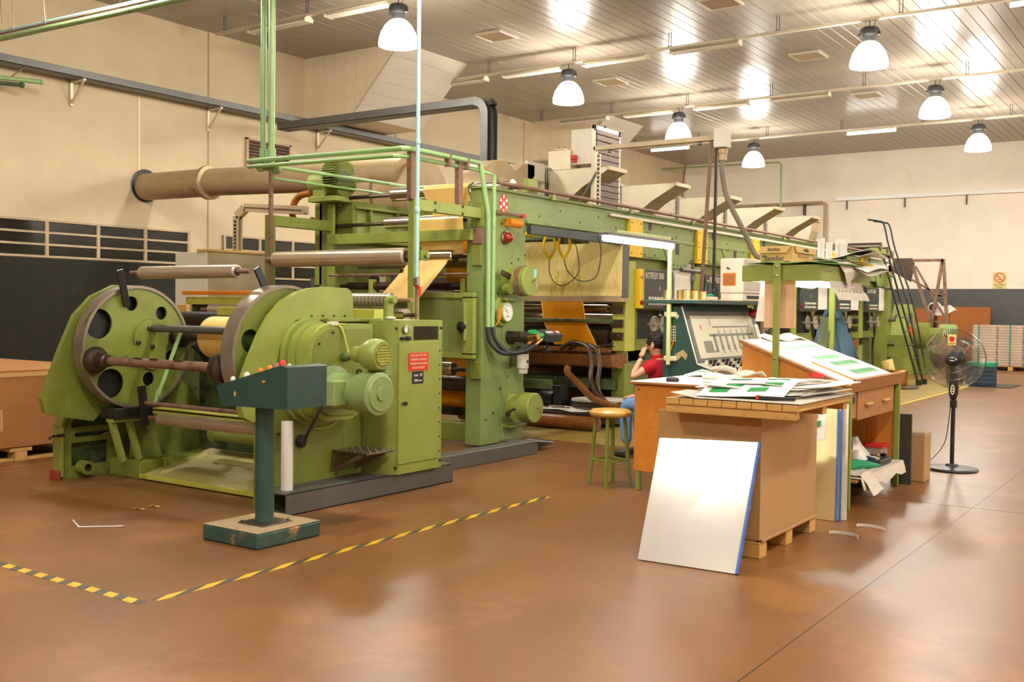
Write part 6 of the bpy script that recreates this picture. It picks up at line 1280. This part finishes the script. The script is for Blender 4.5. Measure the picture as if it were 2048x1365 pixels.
TP = lambda u, v, o=0: (-2.47 + u * ca - v * sa, 6.28 + u * sa + v * ca, zt(6.28 + u * sa + v * ca) + .006 * math.sin(9 * u) + o)
s = obj('printed_sheet', B().sheet([[TP(u, v) for u in [-.27 + .06 * i for i in range(10)]] for v in [-.36 + .08 * j for j in range(9)]], .003), M['paper'])
tag(s, 'topmost white sheet with green motifs drooping over the front of the carton pile', 'paper', 'waste print sheets on the carton')
for (u0, v0, u1, v1) in ((-.22, -.26, -.1, -.16), (-.16, -.13, -.04, -.02), (.02, -.26, .14, -.16), (.08, -.13, .2, -.02), (-.18, .08, -.04, .16), (.06, .08, .2, .16)):
    g = B().add([TP(u, v, .0045) for v in (v0, (v0 + v1) / 2, v1) for u in (u0, (u0 + u1) / 2, u1)], [(0, 1, 4, 3), (1, 2, 5, 4), (3, 4, 7, 6), (4, 5, 8, 7)])
    obj('green_motif', g, M['printg'], s, flat=True)
t = thing('marker_pen', 'dark cutter with red end on the pallet edge by the papers', 'tool', (-2.2, 6.0, .96))
obj('body', B().obox((-2.2, 5.95, .985), (.22, .03, .02), (0, 0, .1)), M['black'], t); obj('red_end', B().obox((-2.31, 5.94, .987), (.02, .034, .024), (0, 0, .1)), M['red'], t)
tag(obj('red_tape', B().lathe([(.02, 0), (.05, 0), (.05, .025), (.02, .025)], (-2.22, 6.72, 1.07), (0, .2, 1), n=18), M['red']), 'red tape ring on the right of the paper pile', 'tape')
for x, y, l, m in ((-2.1, 6.9, 'curled white offcut on the floor right of the carton pallet, nearer one', 'white'), (-2.02, 7.25, 'curled white offcut on the floor right of the carton pallet, farther one', 'white')):
    tag(obj('paper_curl', B().sheet([[(x + .12 * math.cos(a), y + .1 * math.sin(a), .004 + .02 * k) for a in [.3 * i for i in range(9)]] for k in range(2)], .002), M[m]), l, 'paper')

# stools
def stool(x, y, zs, label):
    q = thing('stool', label, 'stool', (x, y, 0))
    obj('seat', B().lathe([(.05, 0), (.16, .002), (.18, .02), (.182, .04), (.16, .06), (.08, .068), (.0, .07)], (x, y, zs - .07), n=32), M['vinyl'], q)
    L4 = [(-1, -.35), (.35, -1), (1, .35), (-.35, 1)]
    for a, b_ in L4: obj('leg', B().bar((x + .115 * a, y + .115 * b_, zs - .065), (x + .165 * a, y + .165 * b_, 0), .025, .025), M['green2'], q)
    for i in range(4):
        a = L4[i]; b_ = L4[(i + 1) % 4]; f_ = .148; obj('rung', B().bar((x + f_ * a[0], y + f_ * a[1], .22), (x + f_ * b_[0], y + f_ * b_[1], .22), .018, .018), M['green2'], q)
    return q
stool(-4.32, 7.74, .66, 'green legged round stool with worn tan seat in front of the orange desk')
stool(-4.66, 9.34, .44, 'low stool under the seated man in red')

# pedestal fan
fx, fy, fz = -2.16, 10.59, 1.07
t = thing('pedestal_fan', 'black pedestal fan with round wire guard on the open floor', 'fan', (fx, fy, 0))
obj('base', B().lathe([(.235, 0), (.24, .01), (.23, .025), (.06, .04), (.05, .06)], (fx, fy, 0), n=40), M['black'], t)
obj('pole', B().cyl((fx, fy, .05), (fx, fy, .7), .02, n=16).lathe([(.03, 0), (.033, .02), (.033, .07), (.024, .08)], (fx, fy, .6), n=16), M['black'], t)
obj('control_box', B().lathe([(.025, 0), (.042, .05), (.045, .1), (.04, .16), (.035, .2)], (fx, fy - .01, .68), n=18), M['black'], t)
obj('control_plate', B().prism([(fx + .02 * math.cos(a * PI / 8), .775 + .05 * math.sin(a * PI / 8)) for a in range(16)], 'y', fy - .058, fy - .05), M['offwhite'], t)
for i in range(3): obj('push_button', B().lathe([(.009, 0), (.008, .006)], (fx, fy - .058, .75 + .025 * i), (0, -1, 0), n=10), M['black'], t)
obj('neck', B().box(fx - .035, fy + .0, .85, fx + .035, fy + .05, 1.02, .01), M['black'], t)
obj('motor', B().lathe([(.05, 0), (.085, .03), (.085, .14), (.05, .18)], (fx, fy + .02, fz), (0, 1, 0), n=24), M['black'], t)
ax = Vector((.1, -1, 0)).normalized()
obj('hub_cap', B().lathe([(.07, 0), (.07, .02), (.05, .03)], Vector((fx, fy - .075, fz)), ax, n=28), M['black'], t)
hubl = obj('logo_plate', B().prism([(fx + .03 * math.cos(a * PI / 10), fz + .02 * math.sin(a * PI / 10)) for a in range(20)], 'y', fy - .108, fy - .106).box(fx - .042, fy - .108, fz - .009, fx + .042, fy - .106, fz + .009, 0), M['offwhite'], t)
text('TEKNO', .016, (fx, fy - .109, fz), '-y', M['ink'], hubl)
bl = []
for k in range(3):
    rows = []
    for j in range(6):
        r_ = .05 + .036 * j; a0 = 2 * PI * k / 3 + .5 + .3 * math.sin(j * .5); wd = .35 + .9 * math.sin(PI * min(1, (j + 1) / 6.3)) * .75
        rows.append([(fx + r_ * math.cos(a0 + wd * (i / 4)), fy - .03 + .05 * (i / 4) - .02, fz + r_ * math.sin(a0 + wd * (i / 4))) for i in range(5)])
    obj('fan_blade', B().sheet(rows, .003), mat('smoky blade %d' % k, '4a4540', .2, var=0, alpha=.45), t)
g = B()
for k in range(90):
    a = 2 * PI * k / 90; e = Vector((math.cos(a), 0, math.sin(a)))
    c0 = Vector((fx, fy, fz)); g.tube([c0 + e * .07 + Vector((0, -.09, 0)), c0 + e * .2 + Vector((0, -.085, 0)), c0 + e * .268 + Vector((0, -.05, 0)), c0 + e * .278 + Vector((0, -.01, 0))], 0.0017, n=3, cap=False)
    g.tube([c0 + e * .08 + Vector((0, .07, 0)), c0 + e * .2 + Vector((0, .07, 0)), c0 + e * .268 + Vector((0, .03, 0)), c0 + e * .278 + Vector((0, -.01, 0))], 0.0017, n=3, cap=False)
obj('guard_wires', g, M['steel'], t)['kind'] = 'stuff'
for r_, dy, w_ in ((.28, -.01, .005), (.2, -.087, .002), (.2, .072, .002), (.13, -.089, .002)): obj('guard_ring', B().tube([(fx + r_ * math.cos(2 * PI * i / 48), fy + dy, fz + r_ * math.sin(2 * PI * i / 48)) for i in range(49)], w_, n=6, cap=False), M['steel'], t)
lb = obj('warning_label', B().box(fx - .045, fy - .098, fz + .13, fx + .03, fy - .095, fz + .235, 0), M['signy'], t, 'white and orange warning label on the guard')
obj('label_mark', B().lathe([(.012, 0), (.026, 0), (.026, .001), (.012, .001)], (fx - .008, fy - .098, fz + .19), (0, -1, 0), n=18), M['red'], lb); obj('label_text', B().box(fx - .035, fy - .0995, fz + .14, fx + .02, fy - .098, fz + .155, 0), M['orange'], lb)
obj('power_cord', B().tube([(fx - .03, fy + .03, .72), (fx - .06, fy + .1, .45), (fx - .12, fy + .15, .2), (fx - .3, fy + .1, .012), (fx - .6, fy - .2, .008), (-2.7, 9.5, .01)], .004, n=6, smooth=6), M['black'], t)

# ---------------------------------------------------------------- seated man
def skin(name, joints, edges, m, parent, lvl=2, label=None):
    me = bpy.data.meshes.new(name); me.from_pydata([j[0] for j in joints], edges, [])
    o = bpy.data.objects.new(name, me); COL.objects.link(o); o.modifiers.new('s', 'SKIN'); o.modifiers['s'].use_smooth_shade = True
    sm = o.modifiers.new('u', 'SUBSURF'); sm.levels = lvl; sm.render_levels = lvl
    for i, j in enumerate(joints):
        r = j[1]; me.skin_vertices[0].data[i].radius = (r, r) if not isinstance(r, tuple) else r; me.skin_vertices[0].data[i].use_root = i == 0
    dg = bpy.context.evaluated_depsgraph_get(); nm = bpy.data.meshes.new_from_object(o.evaluated_get(dg)); bpy.data.objects.remove(o)
    org = Vector(joints[0][0]); nm.transform(Matrix.Translation(-org)); nm.name = name; nm.materials.clear()
    nm.polygons.foreach_set('use_smooth', [True] * len(nm.polygons))
    r = link(name, nm, m, parent, org)
    if label: r['label'] = label
    return r
mn = thing('person', 'person in red polo shirt and jeans sitting with hand at forehead behind the desk', 'person', (-4.7, 9.3, 0))
Pv = (-4.6, 9.36, .53)
hips = [(-4.62, 9.27, .52), (-4.62, 9.46, .52)]
kneeL, ankL, toeL = (-4.97, 9.22, .56), (-4.97, 9.26, .12), (-5.11, 9.25, .05)
kneeR, ankR, toeR = (-5.0, 9.52, .55), (-4.95, 9.52, .12), (-5.1, 9.53, .05)
shL, elL, wrL = (-4.66, 9.18, .96), (-4.83, 9.06, .83), (-4.755, 9.13, 1.03)
shR, elR, wrR = (-4.66, 9.55, .96), (-4.82, 9.58, .72), (-4.97, 9.45, .62)
head = (-4.72, 9.36, 1.15)
J = [(Pv, .1), ((-4.63, 9.36, .72), .1), ((-4.67, 9.36, .9), .11), ((-4.69, 9.36, 1.01), .055), ((-4.71, 9.36, 1.06), .052), ((-4.72, 9.36, 1.12), (.078, .088)), ((-4.715, 9.36, 1.2), (.085, .092)), ((-4.71, 9.36, 1.25), .05),
     (shL, .055), (elL, .038), (wrL, .027), (shR, .055), (elR, .038), (wrR, .027), (hips[0], .075), (kneeL, .055), (ankL, .038), (hips[1], .075), (kneeR, .055), (ankR, .038)]
body = skin('body', J, [(0, 1), (1, 2), (2, 3), (3, 4), (4, 5), (5, 6), (6, 7), (2, 8), (8, 9), (9, 10), (2, 11), (11, 12), (12, 13), (0, 14), (14, 15), (15, 16), (0, 17), (17, 18), (18, 19)], M['skin'], mn)
shirt = [((-4.6, 9.36, .56), .125), ((-4.62, 9.36, .74), .13), ((-4.665, 9.36, .92), .135), ((-4.685, 9.36, .99), .075), (shL, .075), ((-4.75, 9.11, .89), .062), (shR, .075), ((-4.74, 9.57, .85), .062)]
skin('shirt', shirt, [(0, 1), (1, 2), (2, 3), (2, 4), (4, 5), (2, 6), (6, 7)], M['shirt'], mn, 2, 'red polo shirt')
obj('collar', B().lathe([(.062, 0), (.068, .02), (.06, .045)], (-4.69, 9.36, 1.01), (-.1, 0, 1), n=20, cap=False), M['shirt'], mn)
skin('jeans', [(Pv, .12), (hips[0], .095), ((-4.8, 9.24, .55), .088), (kneeL, .075), ((-4.98, 9.24, .34), .065), ((-4.975, 9.26, .14), .055), (hips[1], .095), ((-4.82, 9.5, .55), .088), (kneeR, .075), ((-4.98, 9.52, .34), .065), ((-4.96, 9.52, .14), .055)], [(0, 1), (1, 2), (2, 3), (3, 4), (4, 5), (0, 6), (6, 7), (7, 8), (8, 9), (9, 10)], M['jean'], mn, 2, 'light blue jeans')
for a, to in ((ankL, toeL), (ankR, toeR)): skin('shoe', [((a[0] + .03, a[1], .05), .05), ((a[0] - .07, a[1], .045), .045), ((to[0] - .02, to[1], .035), .035)], [(0, 1), (1, 2)], M['shoe'], mn, 2, 'black shoe')
def hand(w, tip, side, spread=.016):
    w = Vector(w); d = (Vector(tip) - w).normalized(); s_ = Vector(side).normalized(); up = d.cross(s_)
    j = [(w, .026), (w + d * .05, (.022, .034))]; e = [(0, 1)]
    for k in range(4):
        b_ = w + d * .085 + s_ * (spread * (k - 1.5)); L_ = (.06, .072, .068, .052)[k]; n0 = len(j)
        j += [(b_, .0095), (b_ + d * L_ * .5 + up * .006, .0085), (b_ + d * L_ * .8 + up * .03, .007)]; e += [(1, n0), (n0, n0 + 1), (n0 + 1, n0 + 2)]
    n0 = len(j); b_ = w + d * .03 - s_ * .035
    j += [(b_, .012), (b_ + d * .04 - s_ * .012 + up * .015, .009)]; e += [(1, n0), (n0, n0 + 1)]
    return skin('hand', j, e, M['skin'], mn, 1)
hand(wrL, (-4.765, 9.24, 1.2), (.9, -.2, .1)); hand(wrR, (-5.1, 9.4, .6), (.2, 1, 0))
# face and hair
hd_ = Vector((-4.72, 9.36, 1.165))
obj('nose', B().add([hd_ + Vector(q) for q in ((-.09, -.014, -.03), (-.09, .014, -.03), (-.115, 0, -.032), (-.088, 0, .02), (-.09, 0, -.04))], [(0, 2, 3), (1, 3, 2), (0, 4, 2), (1, 2, 4), (0, 3, 1)]), M['skin'], mn)
for s_ in (-1, 1):
    obj('ear', B().ball(hd_ + Vector((.01, s_ * .092, -.015)), .03, 10, 8, (.7, .35, 1.1)), M['skin'], mn); obj('eye', B().ball(hd_ + Vector((-.08, s_ * .033, .005)), .012, 8, 6), M['black'], mn); obj('eyebrow', B().tube([hd_ + Vector((-.088, s_ * .015, .025)), hd_ + Vector((-.083, s_ * .05, .022))], .005, n=6), M['hair'], mn)
obj('mouth', B().tube([hd_ + Vector((-.086, -.022, -.058)), hd_ + Vector((-.09, 0, -.056)), hd_ + Vector((-.086, .022, -.058))], .006, n=6), M['redglass'], mn)
hb = B(); rr = random.Random(5)
for lat in range(7):
    for lon in range(22):
        th_ = .12 + lat * .27; ph = 2 * PI * lon / 22 + .1 * (lat % 2); n_ = Vector((math.sin(th_) * math.cos(ph), math.sin(th_) * math.sin(ph), math.cos(th_)))
        if n_.x < -.45 and n_.z < .55: continue
        p = hd_ + Vector((.012 + n_.x * .094, n_.y * .088, .022 + n_.z * .1)); hb.ball(p, .011 + .006 * rr.random(), 6, 5, (1, 1, .8))
hb.ball(hd_ + Vector((.014, 0, .028)), .096, 24, 16, (1.03, .97, 1.06))
obj('hair', hb, M['hair'], mn, 'short dark brown hair')['kind'] = 'stuff'

mp = thing('person', 'person in dark jeans and boots standing behind the press guard, legs showing below it', 'person', (-7.5, 10.4, 0))
ox, oy = -7.56, 10.45
J = [((ox, oy, .95), .12), ((ox, oy, 1.15), .12), ((ox, oy, 1.38), .13), ((ox, oy, 1.48), .055), ((ox, oy - .01, 1.6), (.08, .09)), ((ox, oy, 1.68), .07)]
ee = [(0, 1), (1, 2), (2, 3), (3, 4), (4, 5)]
for s_ in (-1, 1):
    n0 = len(J); J += [((ox + s_ * .19, oy, 1.38), .05), ((ox + s_ * .24, oy - .02, 1.12), .038), ((ox + s_ * .22, oy - .18, .96), .03)]; ee += [(2, n0), (n0, n0 + 1), (n0 + 1, n0 + 2)]
    n0 = len(J); J += [((ox + s_ * .1, oy, .88), .08), ((ox + s_ * .11, oy - .02, .48), .055), ((ox + s_ * .11, oy, .1), .04)]; ee += [(0, n0), (n0, n0 + 1), (n0 + 1, n0 + 2)]
skin('body', J, ee, M['skin'], mp)
skin('shirt', [((ox, oy, .98), .14), ((ox, oy, 1.18), .14), ((ox, oy, 1.38), .15), ((ox - .2, oy, 1.36), .07), ((ox + .2, oy, 1.36), .07)], [(0, 1), (1, 2), (2, 3), (2, 4)], M['dado'], mp)
skin('jeans', [((ox, oy, .95), .14)] + [((ox + s_ * x, oy, z), r) for s_ in (-1, 1) for x, z, r in ((.1, .85, .1), (.11, .48, .078), (.11, .12, .07))], [(0, 1), (1, 2), (2, 3), (0, 4), (4, 5), (5, 6)], M['navy'], mp, 2, 'dark blue jeans')
for s_ in (-1, 1):
    skin('boot', [((ox + s_ * .11, oy + .03, .06), .055), ((ox + s_ * .11, oy - .08, .05), .05), ((ox + s_ * .12, oy - .17, .04), .038)], [(0, 1), (1, 2)], M['shoe'], mp)
    hand_ = skin('hand', [((ox + s_ * .22, oy - .18, .96), .027), ((ox + s_ * .215, oy - .24, .93), (.02, .034))] + [((ox + s_ * .21 + .016 * (k - 1.5), oy - .3 - .01 * (k in (1, 2)), .9), .009) for k in range(4)] + [((ox + s_ * .17, oy - .23, .94), .011)], [(0, 1), (1, 2), (1, 3), (1, 4), (1, 5), (0, 6)], M['skin'], mp, 1)
obj('hair', B().ball((ox, oy + .01, 1.63), .1, 16, 12, (.95, 1.0, 1.0)), M['hair'], mp)

# ---------------------------------------------------------------- far end of the hall
t = thing('bale_pallet', 'wrapped stack of flat paper bales on a pallet by the far wall', 'pallet load', (-5.0, 30.9, 0))
for i in range(15):
    for j, (a, b_) in enumerate(((-5.74, -5.14), (-5.12, -4.5), (-4.48, -3.9))): obj('bale', B().box(a + .008 * ((i * 7 + j) % 3), 30.35, .12 + .073 * i, b_ - .006 * ((i * 5 + j) % 3), 31.4, .185 + .073 * i, .012), M['bags'], t)
obj('film', B().box(-5.76, 30.33, .12, -3.88, 31.42, 1.21, .02), M['film'], t)
for x in (-5.7, -4.85, -4.0): obj('pallet_block', B().box(x, 30.35, 0, x + .12, 31.4, .1), M['pallet'], t)
obj('pallet_deck', B().box(-5.75, 30.35, .1, -3.9, 31.4, .12), M['pallet'], t)
for x in (-5.6, -4.82): obj('strap', B().box(x, 30.325, .12, x + .03, 30.335, 1.22, 0), M['teal'], t)
tag(obj('fibre_board', B().box(-7.9, 32.2, 0, -6.72, 32.3, 1.66, .006), M['fib']), 'brown fibreboard sheet against the far wall, left one', 'board')
tag(obj('fibre_board', B().box(-6.7, 32.1, 0, -5.62, 32.22, 1.7, .006), M['fib']), 'brown fibreboard sheet against the far wall, right one', 'board')
t = thing('crate', 'dark crate with bright green rim on the floor behind the fan', 'crate', (-4.3, 23.5, 0))
obj('body', B().box(-4.52, 23.3, .02, -4.0, 23.75, .4), M['navy'], t); obj('rim', B().box(-4.54, 23.28, .4, -3.98, 23.77, .5, .01), M['teal'], t)
for i in range(4): obj('rib', B().box(-4.53, 23.285, .06 + .085 * i, -3.99, 23.3, .085 + .085 * i), M['bluegrey'], t)
t = thing('bin', 'dark green grey bin beside the crate behind the fan', 'bin', (-4.9, 23.6, 0))
obj('bin', B().lathe([(.16, 0), (.2, .42), (.19, .42), (.15, .02)], (-4.8, 23.6, .02), n=20), M['green3'], t)
tag(obj('floor_mat', B().box(-4.5, 23.0, .006, -3.6, 24.2, .012, .001), M['black']), 'black flat mat on the floor by the crate', 'mat')
t = thing('jib_frame', 'rusty brown triangular lifting frame behind the ladder', 'frame', (-6.4, 27.5, 0))
bar = lambda a, b_, w_=.07: obj('bar', B().bar((a[0], 27.5, a[1]), (b_[0], 27.5, b_[1]), w_, w_), M['rust'], t)
bar((-7.0, 2.84), (-5.93, 2.84)); bar((-5.95, 2.86), (-6.35, .0)); bar((-5.93, 2.86), (-5.72, 0)); bar((-6.68, 2.75), (-6.2, 1.3)); bar((-7.1, 2.6), (-5.9, 1.9), .05); bar((-6.6, 2.7), (-5.8, 1.3), .05); bar((-6.15, 1.95), (-5.82, 1.95), .05); bar((-6.1, 1.3), (-5.75, 1.3), .05)
obj('gusset', B().prism([(-7.4, 2.9), (-6.68, 2.9), (-6.62, 2.75), (-6.7, 2.3), (-7.3, 2.65)], 'y', 27.46, 27.54), M['dsteel'], t)
obj('hook_plate', B().box(-7.45, 27.47, 2.5, -7.33, 27.53, 2.64), M['grey'], t)
t = thing('torn_roll', 'torn white paper wrapped on a dark core behind the brown frame', 'roll', (-6.2, 28.2, 1.4))
obj('paper', B().prism([(-6.45, 1.62), (-6.35, 1.78), (-6.2, 1.8), (-6.1, 1.68), (-5.9, 1.72), (-5.75, 1.6), (-5.95, 1.48), (-6.2, 1.45)], 'y', 28.1, 28.3), M['white'], t); obj('core', B().lathe([(.04, 0), (.09, 0), (.09, .06), (.04, .06)], (-6.28, 28.1, 1.66), (0, -1, 0), n=16), M['dsteel'], t)
obj('stand', B().box(-6.3, 28.15, 0, -6.2, 28.25, 1.5), M['dsteel'], t)
t = thing('no_smoking_sign', 'pale yellow no smoking sign on the far wall above the grey band', 'sign', (-5.5, 32.79, 2.24))
obj('sign_board', B().box(-5.7, 32.78, 2.245, -5.34, 32.8, 2.73, .002), M['signy'], t)
sx_, sz_ = -5.52, 2.56
obj('red_circle', B().plate(circ(sx_, sz_, .145, 32), [circ(sx_, sz_, .12, 32)], 'y', 32.776, 32.78), M['red'], t); obj('red_bar', B().obox((sx_, 32.777, sz_), (.25, .003, .025), (0, PI / 4, 0), 0), M['red'], t)
obj('cigarette', B().obox((sx_ - .02, 32.778, sz_ - .05), (.12, .003, .016), (0, -.2, 0), 0).tube([(sx_ - .08, 32.778, sz_ - .02), (sx_ - .1, 32.778, sz_ + .02), (sx_ - .07, 32.778, sz_ + .05)], .004, n=5), M['ink'], t)
text('Prohibido', .075, (sx_, 32.777, 2.36), '-y', M['ink'], t, slant=.25); text('Fumar', .075, (sx_, 32.777, 2.29), '-y', M['ink'], t, slant=.25)
t = thing('wall_conduit', 'white conduit channel along the far wall with short hangers', 'conduit', (-6, 32.75, 4.9))
obj('channel', B().box(-10.3, 32.64, 5.0, 9.9, 32.8, 5.1), M['purewhite'], t)
for k in range(7): obj('hanger', B().box(-9.98 + 1.75 * k, 32.74, 4.72, -9.95 + 1.75 * k, 32.8, 5.0), M['dsteel'], t)
t = thing('wall_pipe', 'brown conduit pipe along the far wall that drops behind the press', 'pipe', (-11.5, 32.6, 3.5))
obj('pipe', B().tube([(-15.4, 32.55, 4.95), (-10.7, 32.55, 4.97), (-10.6, 32.55, 4.93), (-10.58, 32.55, 4.8), (-10.58, 32.55, .0)], .045, n=12), M['galv2'], t)
for k in range(3): obj('hanger', B().box(-14.5 + 1.6 * k, 32.57, 4.6, -14.46 + 1.6 * k, 32.8, 5.0), M['dsteel'], t)
t = thing('wall_pipe', 'thin mint pipe high along the far corner dropping down the far wall', 'pipe', (-12, 31, 5.0))
obj('pipe', B().tube([(-15.45, 30.9, 6.13), (-11.5, 30.9, 6.08), (-11.42, 30.9, 6.0), (-11.4, 30.9, .0)], .03, n=10), M['pgreen'], t)
t = thing('exit_sign', 'small green and white striped sign far behind the exhaust hoods', 'sign', (-12.6, 32.78, 4.5))
obj('board', B().box(-12.9, 32.77, 4.45, -12.35, 32.8, 4.8), M['white'], t)
for k in range(3): obj('green_stripe', B().prism([(-12.85 + .18 * k, 4.47), (-12.77 + .18 * k, 4.47), (-12.72 + .18 * k, 4.78), (-12.8 + .18 * k, 4.78)], 'y', 32.765, 32.77), M['teal'], t)
for x, y0_, z0, l in ((X0 + .02, 32.0, 5.9, 'dark cable hanging down the far corner'),): tag(obj('wall_cable', B().tube([(x + .1, 32.5, 6.45), (x + .05, 32.4, 5.6), (x + .4, 31.8, 4.6), (x + .5, 31.5, 4.0)], .015, n=6, smooth=4), M['black']), l, 'cable')
